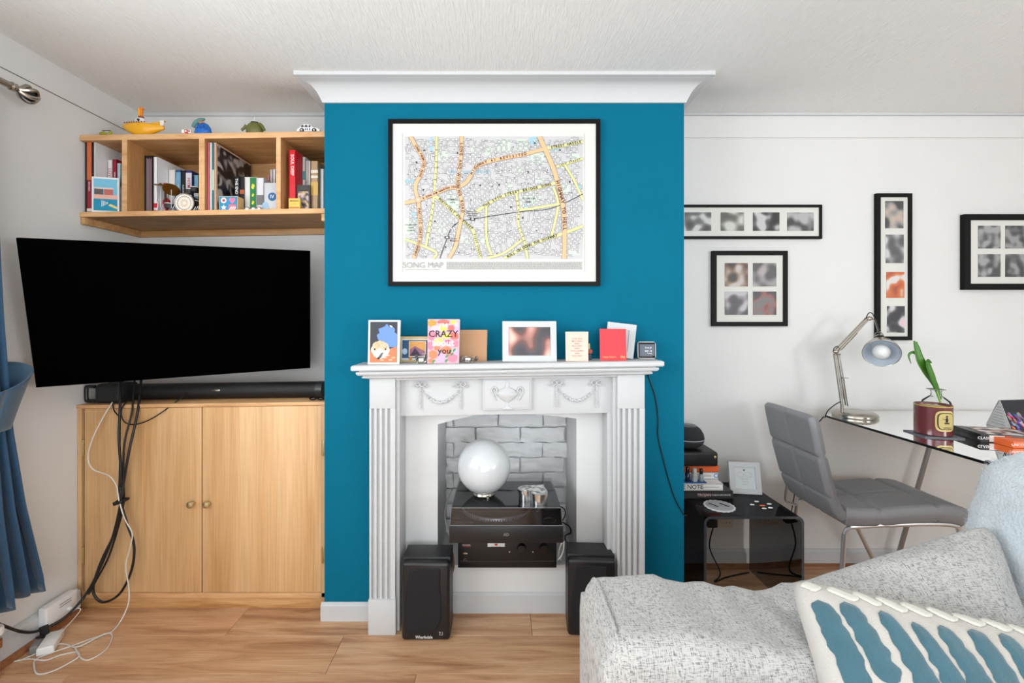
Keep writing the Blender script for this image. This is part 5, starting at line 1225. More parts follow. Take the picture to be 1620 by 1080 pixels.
# turntable
TY0, TY1 = 1.785, 2.135
tx0, tx1 = X(710.5, TY0), X(891.5, TY0)
tz0, tz1 = Z(859, TY0), Z(832, TY0)
tt = thing('turntable', 'black record turntable with smoked lid standing on the amplifier', 'turntable', ((tx0+tx1)/2, 1.96, az1))
MB().box(tx0, tx1, TY0, TY1, tz0, tz1, mat('tt_base', (26, 26, 28), .38), .004).build('base', tt)
for (a, b) in ((tx0+.06, 2.0), (tx1-.06, 2.0), (tx0+.06, 2.1), (tx1-.06, 2.1)):
    MB().lathe([(.018, 0), (.02, tz0-az1)], (a, b, az1), BLACK, 16).build('foot', tt)
pc = Vector((tx0+.185, 1.965, tz1))
pl_ = MB().lathe([(.150, 0), (.152, .006), (.150, .014), (.146, .016), (.0005, .016)], pc, mat('platter_metal', (190, 190, 192), .3, 1), 64, cap=False).build('platter', tt, angle=.4)
m = MB()
for k in range(90):
    a = 2*math.pi*k/90; m.box(.149, .1525, -.0022, .0022, .003, .012, SILVER, M=Matrix.Translation(pc) @ Matrix.Rotation(a, 4, 'Z'))
m.build('strobe_dots', pl_, smooth=False, kind='stuff')
MB().lathe([(.144, 0), (.144, .003), (.0005, .0035)], pc+Vector((0, 0, .016)), BLACKM, 48, cap=False).build('rubber_mat', tt)
ta = Vector((tx1-.055, 2.07, tz1))
MB().lathe([(.028, 0), (.028, .02), (.012, .022), (.012, .038), (.008, .04)], ta, BLACK, 24).tube([ta+Vector((0, .035, .034)), ta+Vector((0, 0, .034)), ta+Vector((-.004, -.12, .032)), ta+Vector((-.03, -.19, .028)), ta+Vector((-.045, -.215, .026))], .0035, SILVER, 8, 5).ball(ta+Vector((0, .04, .034)), .011, SILVER, 12, 8).build('tonearm', tt)
MB().lathe([(.014, 0), (.014, .012), (.012, .013)], (tx0+.03, TY0+.05, tz1), BLACK, 20).box(tx0+.02, tx0+.055, TY0+.018, TY0+.032, tz1, tz1+.006, cm((60, 60, 62)), .001).box(tx0+.062, tx0+.092, TY0+.018, TY0+.028, tz1, tz1+.006, cm((90, 90, 92)), .001).build('controls', tt)
MB().tube([(tx1-.05+.024*math.cos(a), TY0+.045+.024*math.sin(a), tz1+.002) for a in [k*math.pi/8 for k in range(16)]], .0015, NICKEL, 6, 1, closed=True).build('adaptor_ring', tt)
MB().box(pc.x-.08, pc.x+.06, TY0+.028, TY0+.034, tz1+.028, tz1+.040, cm((150, 150, 150))).build('maker_strip', tt, smooth=False) if False else None
MB().text('AD', .016, frame3(((tx0+tx1)/2-.0, TY0-.0006, (tz0+tz1)/2), (1, 0, 0), (0, 0, 1)), cm((150, 150, 150)), .004).build('logo', tt, smooth=False)
# lid (hollow box of smoked acrylic)
lx0, lx1, ly0, ly1 = tx0+.004, tx1-.004, TY0+.004, TY1-.004
lf = Z(801, 1.80); lz1 = lf; th = .003
LT = Z(801, 1.805)
m = MB()
tpx = .005
def lid_ring(off):
    return [Vector((lx0+off, ly0+off, tz1+.001)), Vector((lx1-off, ly0+off, tz1+.001)), Vector((lx1-off, ly1-off, tz1+.001)), Vector((lx0+off, ly1-off, tz1+.001))], [Vector((lx0+tpx+off, ly0+.004+off, LT-off)), Vector((lx1-tpx-off, ly0+.004+off, LT-off)), Vector((lx1-tpx-off, ly1-off, LT-off)), Vector((lx0+tpx+off, ly1-off, LT-off))]
b0, t0 = lid_ring(0); b1, t1_ = lid_ring(th)
vs = b0+t0+b1+t1_
fx = [(4, 5, 6, 7), (12, 15, 14, 13)]
for i in range(4):
    j = (i+1) % 4; fx += [(i, j, 4+j, 4+i), (8+i, 12+i, 12+j, 8+j), (i, 8+i, 8+j, j)]
m.add(vs, fx, SMLID); lid = m.build('lid', tt, smooth=False)
m = MB().tube([t0[0]+Vector((0, -.0005, 0)), t0[1]+Vector((0, -.0005, 0))], .0011, cm((130, 130, 132), .2), 6, 1).tube([b0[0], b0[1]], .0013, cm((150, 150, 152), .2), 6, 1)
for i in range(2): m.tube([b0[i], t0[i]], .001, cm((100, 100, 102), .2), 6, 1)
m.build('lid_edges', lid, smooth=False)
# globe lamp
gx_, gy_ = X(765.5, 1.935), 1.935
gl = thing('globe_lamp', 'white opal glass globe lamp standing on the turntable lid', 'lamp', (gx_, gy_, LT))
OPAL = mat('opal_glass', (206, 210, 213), .08, coat=.6, spec=.6)
RG = 42*1.935/F
MB().ball((gx_, gy_, LT+.010+RG*.965), RG, OPAL, 48, 28).build('glass_globe', gl, angle=3)
MB().lathe([(.045, 0), (.047, .004), (.044, .012), (.038, .016)], (gx_, gy_, LT+.0005), NICKEL, 32).lathe([(.006, 0), (.006, .008)], (gx_+.018, gy_-.045, LT+.0005), NICKEL, 12).build('metal_base', gl)
# clover/heart tin
tc_ = W(847.5, 786, 1.86); tcx, tcy = X(848, 1.88), 1.885
tn = thing('heart_tin', 'silver heart shaped tin box on the turntable lid', 'tin', (tcx, tcy, LT+.0005))
def hpt(a, sc_): 
    x_ = 16*math.sin(a)**3; y_ = 13*math.cos(a)-5*math.cos(2*a)-2*math.cos(3*a)-math.cos(4*a); v_ = Vector((x_, y_+2, 0))*sc_
    return Matrix.Rotation(R(142), 3, 'Z') @ v_
hp1 = [hpt(2*math.pi*k/40, .0040) for k in range(40)]
MB().prism([(tcx+p.x, tcy+p.y) for p in hp1], LT+.0005, LT+.034, 'z', SILVER).build('tin_body', tn, angle=.7)
hp2 = [hpt(2*math.pi*k/40, .0042) for k in range(40)]
m = MB().prism([(tcx+p.x, tcy+p.y) for p in hp2], LT+.030, LT+.042, 'z', SILVER)
m.build('tin_lid', tn, angle=.7)
hp3 = [hpt(2*math.pi*k/40, .0034) for k in range(40)]
MB().prism([(tcx+p.x, tcy+p.y) for p in hp3], LT+.042, LT+.0435, 'z', blotch('embossed_tin', [(150, 152, 150), (200, 202, 200), (120, 122, 120), (214, 214, 212)], 40, 1, 3)).build('embossed_panel', tn, angle=.7)
# cables behind turntable
cable('thin_cable', [W(884, 800, 2.14), W(893, 805, 2.12), W(894, 815, 2.10), W(889, 824, 2.10)], .0028, CB, 'black cable loop at the right side of the turntable lid')
cable('thin_cable', [W(890, 826, 2.12), W(900, 832, 2.10), W(903, 842, 2.08), W(894, 848, 2.08), W(898, 862, 2.06), W(906, 872, 2.02), Vector((X(905, 2.02), 2.03, az0+.02))], .0034, CB, 'black cable coiled behind the right end of the turntable')
cable('white_cable', [W(892, 856, 1.97), W(892, 866, 1.965), W(889, 877, 1.965), W(884, 884, 1.965), W(880, 887, 2.01)], .0034, CW_, 'white cable curling at right end of the amplifier')
cable('white_cable', [W(889, 858, 1.975), W(885, 868, 1.98), W(884, 878, 1.98), W(888, 886, 1.985)], .0034, CW_, 'second white cable beside the amplifier, nearer the recess wall')
cable('grey_cable', [W(716, 772, 2.12), W(708, 790, 2.10), W(704, 810, 2.06), W(706, 830, 2.05), W(712, 850, 2.05)], .003, cm((170, 166, 158)), 'pale grey cable hanging at left side of the turntable')
cable('brown_cable', [W(714, 868, 2.0-.012), W(717, 880, 1.985), W(718, 897, 1.98), W(714, 912, 1.965), W(712, 925, 1.96)], .003, cm((120, 80, 50)), 'brown speaker wire behind the left speaker')

# ================================================================== SPEAKERS
def speaker(px0, px1, Yfr, label, yaw, depth=.13):
    xa, xb = X(px0, Yfr), X(px1, Yfr); w_ = .193; xm = (xa+xb)/2; H = .321
    t = thing('loudspeaker', label, 'speaker', (xm, Yfr, 0), 'pair of black loudspeakers by the fireplace', (0, 0, R(yaw)))
    MB().box(-w_/2, w_/2, .028, depth, .0005, H, SPK, .003).build('cabinet', t, local=True)
    bm = bmesh.new(); bmesh.ops.create_cube(bm, size=1)
    for q_ in bm.verts: q_.co = Vector((q_.co.x*w_, .014+q_.co.y*.032, .0005+(H-.008)/2+q_.co.z*(H-.009)))
    es = [e for e in bm.edges if all(v.co.y < .01 for v in e.verts)]+[e for e in bm.edges if abs(e.verts[0].co.y-e.verts[1].co.y) > .01]
    bmesh.ops.bevel(bm, geom=es, offset=.014, segments=4, affect='EDGES', profile=.5)
    MB().bm(bm, mat('speaker_baffle', (26, 26, 29), .33)).build('baffle', t, local=True, angle=.9); bm.free()
    g_ = [(115, 290), (160, 258), (400, 255), (428, 285), (425, 420), (436, 560), (440, 700), (430, 790), (350, 885), (150, 900), (90, 870), (66, 700), (80, 500)]
    pts = [((x_-35)/485*w_-w_/2, (985-y_)/805*H) for x_, y_ in g_]
    pts = smooth2(pts+[pts[0]], 4)[:-1]
    inn = [(x_*.93, (z_-.16)*.955+.16) for x_, z_ in pts]; n = len(pts)
    m = MB(); vs = [(x_, -.0015, z_) for x_, z_ in pts]+[(x_, -.007, z_) for x_, z_ in inn]; m.add(vs, [(i, (i+1) % n, n+(i+1) % n, n+i) for i in range(n)]+[tuple(range(n, 2*n))], GRILLE); m.build('grille', t, local=True, angle=.5)
    m = MB().text('Wharfedale', .017, frame3((-.006, -.0028, .0165), (1, 0, 0), (0, 0, 1)), cm((222, 222, 222)), .015, .85)
    m.build('badge_lettering', t, local=True, smooth=False)
    MB().text('7.1', .02, frame3((.062, -.0028, .030), (1, 0, 0), (0, 0, 1)), cm((222, 222, 222)), .01, .7).build('model_number', t, local=True, smooth=False)
    return t
speaker(635, 711.6, 1.818, 'left black loudspeaker standing before the left pilaster of the fireplace', 0)
speaker(899, 973.5, 1.838, 'right black loudspeaker half hidden by the sofa arm', -4)

# ================================================================== SIDE TABLE
tbx0, tbx1, tby0, tby1, tbz = .868, 1.293, 1.93, 2.335, .448
st_ = thing('side_table', 'black smoked glass waterfall side table beside the chimney breast', 'table', ((tbx0+tbx1)/2, (tby0+tby1)/2, 0))
def ushape(x0, x1, z1, r_, n=6):
    p = [(x0, 0)]+[(x0+r_-r_*math.cos(math.pi/2*k/n), z1-r_+r_*math.sin(math.pi/2*k/n)) for k in range(n+1)]+[(x1-r_+r_*math.sin(math.pi/2*k/n), z1-r_+r_*math.cos(math.pi/2*k/n)) for k in range(n+1)]+[(x1, 0)]
    return p
tk = .011
Op = ushape(tbx0, tbx1, tbz, .030); Ip = ushape(tbx0+tk, tbx1-tk, tbz-tk, .020)
n = len(Op); vs = []; 
for Y_ in (tby0, tby1): vs += [(x_, Y_, z_+.0008) for x_, z_ in Op]+[(x_, Y_, z_+.0008) for x_, z_ in Ip]
fo = []; fe = []
for i in range(n-1):
    fo += [(i, i+1, 2*n+i+1, 2*n+i), (n+i, 3*n+i, 3*n+i+1, n+i+1)]
    fe += [(i, n+i, n+i+1, i+1), (2*n+i, 2*n+i+1, 3*n+i+1, 3*n+i)]
fe += [(0, 2*n, 3*n, n), (n-1, 2*n-1, 4*n-1, 3*n-1)]
MB().add(vs, fo, SMOKE).build('glass_shell', st_, angle=.9)
MB().add(vs, fe, SMEDGE).build('polished_edge', st_, angle=.9)
TZ = tbz+.0014
def flatbook(xr, w_, Y0, d, z0, z1, col, label, title=None, tcol=(235, 235, 235), tsize=.6, tx_=.0, cat='book', name='book', rough=.5, pages=True, grp='stack of books on the side table'):
    t = thing(name, label, cat, (xr-w_/2, Y0, z0), grp); c_ = cm(col, rough); th_ = min(.003, (z1-z0)*.15)
    MB().box(xr-w_, xr, Y0, Y0+d, z0, z0+th_, c_).box(xr-w_, xr, Y0, Y0+d, z1-th_, z1, c_).box(xr-w_, xr, Y0, Y0+th_, z0, z1, c_, .0012).build('cover', t, smooth=False)
    if pages: MB().box(xr-w_+.002, xr-.002, Y0+th_, Y0+d-.003, z0+th_, z1-th_, PAGES).build('pages', t, smooth=False)
    if title:
        m = MB()
        for (s_, xx_, cc, ts) in title: m.text(s_, (z1-z0)*ts, frame3((xx_, Y0-.0008, (z0+z1)/2), (1, 0, 0), (0, 0, 1)), cm(cc), .01)
        m.build('title', t, smooth=False)
    return t
BY = 2.118
flatbook(X(1160, BY), .26, BY, .16, TZ, .484, (52, 50, 52), 'dark grey hardback titled TROJAN at the bottom of the book stack', [('TROJAN', X(1114, BY), (232, 190, 186), .50), ('FABIAN MONROSE', X(1141, BY), (210, 208, 206), .30)])
flatbook(X(1144, 2.125), .25, 2.126, .15, .4845, .517, (234, 232, 228), 'white book with THE NOTE on its spine, second from the bottom of the stack', [('THE NOTE', X(1090, 2.125), (24, 28, 34), .85), ('a novel about keeping on', X(1122, 2.125), (150, 150, 150), .28)])
z3 = .517
xr = X(1119, 2.126); tag(origin(MB().box(xr-.13, xr, 2.13, 2.17, z3+.0003, z3+.0035, cm((20, 84, 150)), .0005).build('blue_booklet'), (xr-.06, 2.15, z3)), 'thin blue booklet on the white book under the little bottles', 'booklet')
flatbook(X(1136, 2.18), .22, 2.18, .13, .5175, .552, (228, 230, 232), 'white and blue paperback third from the bottom of the stack', [('FICTION', X(1116, 2.18), (180, 150, 90), .4), ('O', X(1133, 2.18), (40, 120, 190), .9)])
flatbook(X(1137, 2.18), .20, 2.18, .13, .5525, .585, (240, 104, 44), 'bright orange book under the black case')
bx_ = X(1136, 2.16)
t = thing('black_case', 'black padded case with a small gold emblem on top of the book stack', 'case', (bx_-.11, 2.16, .5855))
MB().box(bx_-.23, bx_, 2.155, 2.325, .5855, .655, mat('case_black', (20, 20, 22), .45), .012, seg=4).build('case_body', t)
kc = Vector((bx_-.016, 2.1545, .632)); MB().ball(kc, .006, BRASS, 10, 6, sc=(1, .2, 1.1)).build('gold_emblem', t)
# smart speaker
sx_ = X(1114.5, 2.22)-.075
t = thing('smart_speaker', 'round charcoal smart speaker with a pale ring on the black case', 'speaker', (sx_, 2.235, .6555))
MB().lathe([(.034, 0), (.058, .012), (.072, .030), (.0755, .046)], (sx_, 2.235, .656), mat('knit', (44, 45, 48), .85, bump=.6, bscale=500), 36).build('lower_body', t, angle=2)
MB().lathe([(.0757, .0455), (.0762, .047), (.0757, .0485)], (sx_, 2.235, .656), mat('ring_light', (200, 206, 212), .3), 36).build('light_ring', t, angle=2)
MB().lathe([(.0755, .0485), (.072, .070), (.058, .094), (.042, .106), (.038, .107)], (sx_, 2.235, .656), MATS['knit'], 36).build('upper_body', t, angle=2)
MB().lathe([(.040, .1065), (.036, .111), (.0005, .112)], (sx_, 2.235, .656), cm((96, 98, 100), .35), 36).build('top_cap', t, angle=2)
# small bottles
zb = z3+.004
for i, (px, r_, bc, cc, hgt, lb) in enumerate(((1088, .0115, (24, 40, 66), (16, 16, 18), .066, 'dark blue bottle with black cap, leftmost of three on the book stack'), (1099, .0135, (190, 196, 190), (196, 190, 184), .060, 'clear bottle with silver cap in front of the book stack'), (1109.5, .0105, (150, 156, 160), (14, 14, 16), .058, 'small bottle with black cap beside the orange book'))):
    c = Vector((X(px, 2.148), 2.149, zb))
    t = thing('small_bottle', lb, 'bottle', c, 'little bottles on the book stack')
    MB().lathe([(r_*.9, 0), (r_, .003), (r_, hgt*.52), (r_*.6, hgt*.58), (r_*.55, hgt*.62)], c, cm(bc, .12), 18).build('bottle_body', t, angle=.9)
    MB().lathe([(r_*.75, hgt*.60), (r_*.75, hgt*.97), (r_*.65, hgt)], c, cm(cc, .2), 16).build('cap', t, angle=.9)
# leaning photo frame on the table
fr_w = .142
t = thing('photo_frame', 'square white frame with a grey heart print leaning on the side table', 'photo frame', (X(1181, 2.17), 2.17, TZ+.0015), None, (0, 0, R(-7)))
ML = Matrix.Rotation(R(-12), 4, 'X'); m = MB(); b = .023; hf = .146
O = [(-fr_w/2, 0), (fr_w/2, 0), (fr_w/2, hf), (-fr_w/2, hf)]; I = [(-fr_w/2+b, b), (fr_w/2-b, b), (fr_w/2-b, hf-b), (-fr_w/2+b, hf-b)]
for i in range(4): j = (i+1) % 4; m.prism([O[i], O[j], I[j], I[i]], 0, .016, 'y', WHITE, ML)
m.build('frame', t, local=True, smooth=False)
MB().box(-fr_w/2+b*.9, fr_w/2-b*.9, .008, .012, b*.9, hf-b*.9, cm((208, 212, 214)), M=ML).build('print', t, local=True, smooth=False)
m = MB(); GY = cm((150, 154, 158)); P_ = lambda x_, z_: ML @ Vector((x_, .0072, z_))
for cxx in (-.018, .018): m.tube([P_(cxx+.015*math.cos(a), .088+.012*math.sin(a)) for a in [k*math.pi/8 for k in range(16)]], .0005, GY, 4, 1, closed=True)
m.poly([P_(a*.03, .108+b_*.03) for a, b_ in hp], cm((90, 94, 98)))
for s_, z_ in (('two souls', .068), ('one love', .056), ('always', .044)): m.text(s_, .008, frame3(P_(0, z_), (1, 0, 0), ML.to_3x3() @ Vector((0, 0, 1))), GY, 0)
m.build('line_drawing', t, local=True, smooth=False)
MB().tube([(0, .042, hf*.6), (0, .085, .005)], .004, BLACKM, 6, 1).build('easel_stand', t, local=True)
# coaster dish
c = Vector((X(1138, 2.03), 2.03, TZ))
t = thing('lace_coaster', 'round white and grey doily coaster on the side table', 'coaster', c)
m = MB(); pts = [(c.x+.064*(1+.03*math.cos(18*a))*math.cos(a), c.y+.064*(1+.03*math.cos(18*a))*math.sin(a)) for a in [2*math.pi*k/108 for k in range(108)]]
m.prism(pts, TZ+.0004, TZ+.004, 'z', cm((222, 222, 224))); m.build('rim', t, angle=.5)
MB().lathe([(.057, .004), (.056, .0052), (.0005, .0052)], c, cm((166, 166, 170)), 40, cap=False).build('centre', t, angle=.5)
m = MB()
for sg in (-1, 1): m.tube([c+Vector((sg*.024-.014, .020, .0062)), c+Vector((sg*.024-.002, .006, .0064)), c+Vector((sg*.024+.002, -.004, .0064)), c+Vector((sg*.024+.012, -.016, .0062))], .0022, BLACKM, 6, 4)
m.build('printed_curls', t)
# petals / chocolates
for i, (px, py, cc, lb) in enumerate(((1190, 799, (236, 234, 230), 'white almond-shaped chip nearest the coaster'), (1197, 794, (234, 232, 228), 'white chip behind the orange one'), (1206, 800.5, (226, 120, 60), 'orange chip in the middle of the scattered chips'), (1209, 805, (238, 236, 232), 'white chip in front of the orange one'), (1217, 798, (238, 236, 232), 'white chip right of the orange one, farther'), (1219, 804, (240, 238, 234), 'white chip at the right front of the scatter'))):
    Y_ = F*(ZC-TZ)/(py-CY); p = Vector((X(px, Y_), Y_, TZ))
    tag(origin(MB().ball(p+Vector((0, 0, .003)), .010, cm(cc), 12, 6, sc=(1.1 if i != 2 else 1.4, .7, .26)).build('chip', angle=2), p), lb+' on the side table', 'chip', 'chips scattered on the side table')
# wall socket behind table
c = W(1147, 826.5, B-.006)
t = thing('wall_socket', 'cream double wall socket behind the side table', 'socket', (c.x, B, c.z))
MB().box(c.x-.040, c.x+.042, B-.010, B-.0005, c.z-.024, c.z+.024, CREAM, .003, seg=3).build('faceplate', t)
m = MB()
for dx in (.004, .020): m.box(c.x+dx, c.x+dx+.003, B-.0105, B-.0098, c.z-.002, c.z+.004, BLACKM)
m.build('pin_holes', t, smooth=False)
pc_ = W(1126, 826, B-.03)
tag(origin(MB().box(pc_.x-.03, pc_.x+.022, B-.05, B-.0102, pc_.z-.022, pc_.z+.02, BLACK, .006).build('mains_plug'), (pc_.x, B-.03, pc_.z)), 'black mains plug in the socket behind the side table', 'plug')
cable('thin_cable', [Vector((pc_.x, B-.045, pc_.z-.02)), Vector((pc_.x-.02, B-.05, .12)), Vector((pc_.x+.02, B-.08, .01)), Vector((1.05, 2.22, .005)), Vector((1.13, 2.26, .005)), Vector((1.26, 2.30, .006))], .0035, CB, 'black cable on the floor under the side table')
cable('thin_cable', [Vector((1.0, 2.2, .005)), Vector((1.02, 2.1, .005)), Vector((1.06, 2.0, .005)), Vector((1.08, 1.9, .005))], .0035, CB, 'black cable curving forward on the floor under the side table')

# ================================================================== DESK
DZ = .812
dk_ = thing('glass_desk', 'clear glass corner desk with grey steel legs on the right', 'desk', (2.1, 1.95, 0))
dp = [(1.615, 1.50), (1.607, 2.20), (1.612, 2.25), (1.635, 2.285), (1.70, 2.315), (1.93, 2.355), (2.75, 2.355), (2.75, 1.55), (2.72, 1.50)]
n = len(dp)
m = MB(); zt_, tk = DZ, .010
vs = [(a, b_, zt_) for a, b_ in dp]+[(a, b_, zt_-tk) for a, b_ in dp]
MB().add(vs, [tuple(range(n)), tuple(range(2*n-1, n-1, -1))], GLASS).build('glass_top', dk_, smooth=False)
MB().add(vs, [(i, (i+1) % n, n+(i+1) % n, n+i) for i in range(n)], GEDGE).build('glass_edge', dk_, smooth=False)
MB().ball((1.627, 1.512, DZ-.005), .014, cm((70, 70, 72), .3), 12, 8, sc=(1, 1, .6)).build('corner_cap', dk_)
STEEL = mat('grey_steel', (150, 150, 152), .3, .9)
def dleg(p0, p1): MB().tube([p0, p1], .0105, STEEL, 4, 1).build('leg', dk_, smooth=False)
dleg(Vector((2.23, 2.31, DZ-.011)), Vector((2.0, 2.31, .0)))
dleg(Vector((2.55, 2.31, DZ-.011)), Vector((2.72, 2.31, 0)))
dleg(Vector((2.30, 1.62, DZ-.011)), Vector((2.34, 1.62, 0)))
dleg(Vector((2.65, 1.62, DZ-.011)), Vector((2.72, 1.62, 0)))
MB().box(2.2, 2.6, 2.295, 2.325, DZ-.03, DZ-.0115, STEEL).box(2.27, 2.69, 1.605, 1.635, DZ-.03, DZ-.0115, STEEL).build('support_bar', dk_, smooth=False)
# desk lamp
lc = Vector((X(1351, 2.22), 2.215, DZ))
dl = thing('desk_lamp', 'brushed nickel spring-arm desk lamp on the glass desk', 'lamp', lc)
MB().lathe([(.090, .0006), (.093, .006), (.090, .016), (.078, .024), (.060, .027), (.0005, .028)], lc, NICKEL, 48, cap=False).build('base', dl, angle=.8)
YA = 2.20
b0_ = W(1332, 651, YA); b0_.z = DZ+.024; e0 = W(1322, 556, YA); h0 = W(1373, 503, YA)
MB().tube([(b0_.x, YA, DZ+.02), (b0_.x, YA, DZ+.06)], .007, NICKEL, 12, 1).build('pivot_post', dl)
k0 = Vector((b0_.x, YA, DZ+.055))
def bar2(a, b, sep, r_=.0032):
    m = MB()
    for sx_2 in (-sep, sep):
        for sy_2 in (-.007, .007): m.tube([a+Vector((sx_2, sy_2, 0)), b+Vector((sx_2*.8, sy_2, 0))], r_, NICKEL, 6, 1)
    return m
m = bar2(k0+Vector((.012, 0, 0)), e0+Vector((.004, 0, -.01)), .011); m.build('lower_arm', dl)
m = MB()
for q_ in (-.004, .004):
    pts = []
    A_, B2 = k0+Vector((.014, q_*2, .03)), lerp(k0, e0, .5)+Vector((.018, q_*2, 0))
    for k in range(61):
        f = k/60; pts.append(lerp(A_, B2, f)+Vector((.0045*math.cos(k*2.1), .0045*math.sin(k*2.1), 0)))
    m.tube(pts, .0011, NICKEL, 5, 1)
m.box(k0.x+.004, k0.x+.026, YA-.008, YA+.008, lerp(k0, e0, .5).z+.0, lerp(k0, e0, .5).z+.006, NICKEL)
m.build('tension_springs', dl)
MB().ball(e0, .011, NICKEL, 12, 8, sc=(1.3, 1, .9)).tube([e0+Vector((-.012, -.012, -.012)), e0+Vector((.014, -.012, -.012))], .004, NICKEL, 8, 1).build('elbow_joint', dl)
m = bar2(e0+Vector((.004, 0, .004)), h0, .007); m.tube([lerp(e0, h0, .1)+Vector((.008, 0, -.008)), lerp(e0, h0, .62)+Vector((.006, 0, -.010))], .0045, NICKEL, 8, 1); m.build('upper_arm', dl)
MB().ball(h0+Vector((.006, 0, -.002)), .011, NICKEL, 12, 8, sc=(1.5, 1, 1)).tube([h0, h0+Vector((.034, 0, -.008))], .004, NICKEL, 8, 1).build('head_joint', dl)
# shade: axis from socket to the opening, facing camera, right and down
ax_ = Vector((-.53, -.70, -.40)).normalized()
oc = W(1394.5, 558.5, 2.10)      # centre of the opening
RS = .070
def axM(o_, a): 
    z_ = a; x_ = Vector((1, 0, 0)); x_ = (x_-z_*x_.dot(z_)).normalized(); y_ = z_.cross(x_); mm = Matrix((x_, y_, z_)).transposed().to_4x4(); mm.translation = o_; return mm
MS = axM(oc, ax_)
MB().lathe([(RS, 0), (RS*.97, -.02), (RS*.80, -.055), (RS*.48, -.080), (RS*.30, -.088), (RS*.30, -.125), (RS*.24, -.13)], (0, 0, 0), NICKEL, 40, M=MS, cap=False).build('shade', dl, angle=.7)
MB().lathe([(RS*.985, .0), (RS*.95, -.02), (RS*.78, -.053), (RS*.46, -.077), (.0005, -.080)], (0, 0, 0), mat('shade_inside', (206, 214, 224), .4), 40, M=MS, cap=False).build('shade_lining', dl, angle=.7)
MB().tube([MS @ Vector((RS*math.cos(a), RS*math.sin(a), 0)) for a in [k*math.pi/20 for k in range(40)]], .0014, NICKEL, 6, 1, closed=True).build('shade_rim', dl)
bl_ = MB().lathe([(.014, -.078), (.016, -.058), (.031, -.030), (.034, -.012), (.030, .006), (.018, .018), (.0005, .022)], (0, 0, 0), mat('bulb', (236, 236, 234), .25), 28, M=MS, cap=False).build('bulb', dl, angle=2)
so = MS @ Vector((0, 0, -.13))
MB().lathe([(RS*.34, -.128), (RS*.36, -.138), (RS*.3, -.146)], (0, 0, 0), BLACKM, 24, M=MS).lathe([(RS*.3, -.146), (RS*.26, -.165), (.006, -.175)], (0, 0, 0), NICKEL, 24, M=MS).build('socket', dl)
so2 = MS @ Vector((0, 0, -.172))
MB().tube([so+Vector((-.020, 0, 0)), so2+Vector((-.022, 0, .012)), so2+Vector((-.002, 0, .024)), so2+Vector((.018, 0, .010)), so+Vector((.022, 0, -.004))], .0022, NICKEL, 6, 5).tube([so2+Vector((-.002, 0, .02)), h0+Vector((.034, 0, -.008))], .004, NICKEL, 8, 1).build('yoke', dl)
MB().tube([h0+Vector((-.012, -.004, 0)), h0+Vector((-.006, -.008, .020)), h0+Vector((.008, -.008, .026)), h0+Vector((.022, -.010, .006)), so2+Vector((0, -.002, .010)), so2+Vector((0, 0, -.004))], .0024, CB, 6, 5).tube([e0+Vector((-.010, 0, .0)), e0+Vector((-.012, -.006, .016)), e0+Vector((.004, -.006, .026)), e0+Vector((.018, -.004, .010))], .0024, CB, 6, 5).tube([k0+Vector((0, .006, .02)), k0+Vector((-.03, .01, .0)), k0+Vector((-.055, .02, -.03)), Vector((1.595, 2.23, DZ-.01))], .0024, CB, 6, 5).build('flex', dl)
cable('lamp_cable', [Vector((1.597, 2.24, DZ-.006)), Vector((1.585, 2.32, .70)), Vector((1.55, 2.35, .55)), Vector((1.52, 2.352, .35)), Vector((1.46, 2.345, .10)), Vector((1.36, 2.33, .01))], .0024, CB, 'black lamp cable falling down the wall behind the chair')
# coaster + candle + vase
cc_ = Vector((X(1476, 1.86), 1.86, DZ))
tag(origin(MB().prism([(cc_.x+a, cc_.y+b_) for a, b_ in ((-.074, -.045), (.06, -.07), (.074, .045), (-.06, .07))], DZ+.0004, DZ+.0045, 'z', cm((92, 96, 104), .5)).build('coaster', smooth=False), cc_), 'slate grey square coaster under the maroon candle', 'coaster')
cd_ = thing('candle_jar', 'maroon glass candle jar with gold oval label on the desk', 'candle', cc_+Vector((0, 0, .005)))
rC = 23.2*1.86/F
MAR = mat('maroon_glass', (104, 46, 50), .22, coat=.3)
MB().lathe([(rC*.94, 0), (rC, .004), (rC, .120), (rC*.97, .122), (rC*.93, .118), (rC*.93, .108)], cc_+Vector((0, 0, .005)), MAR, 48, cap=True).build('jar', cd_, angle=.6)
MB().lathe([(rC*1.006, .116), (rC*1.006, .121)], cc_+Vector((0, 0, .005)), cm((176, 150, 70), .3), 48, cap=False).lathe([(rC*.93, .112), (rC*.5, .113), (.0005, .113)], cc_+Vector((0, 0, .005)), cm((206, 196, 150)), 32, cap=False).build('gold_rim', cd_, angle=.6)
def lab(a0, a1, z0, z1, off, mt, rnd=.5):
    pts = []
    n_ = 28
    for k in range(n_):
        t_ = 2*math.pi*k/n_; su = math.copysign(abs(math.cos(t_))**rnd, math.cos(t_)); sv = math.copysign(abs(math.sin(t_))**rnd, math.sin(t_))
        a = R((a0+a1)/2+(a1-a0)/2*su); z_ = (z0+z1)/2+(z1-z0)/2*sv
        pts.append((cc_.x+(rC+off)*math.sin(a), cc_.y-(rC+off)*math.cos(a), cc_.z+.005+z_))
    ctr_ = Vector((cc_.x+(rC+off)*math.sin(R((a0+a1)/2)), cc_.y-(rC+off)*math.cos(R((a0+a1)/2)), cc_.z+.005+(z0+z1)/2))
    return MB().add([ctr_]+pts, [(0, 1+k, 1+(k+1) % n_) for k in range(n_)], mt)
lb_ = lab(-38, 28, .022, .104, .0016, cm((214, 190, 120), .35)); lb_.build('label_border', cd_, angle=3)
lab(-32, 22, .029, .097, .0028, cm((40, 34, 26), .4)).build('label_ring', cd_, angle=3)
lab(-29, 19, .032, .094, .0036, cm((196, 178, 112), .4)).build('label_field', cd_, angle=3)
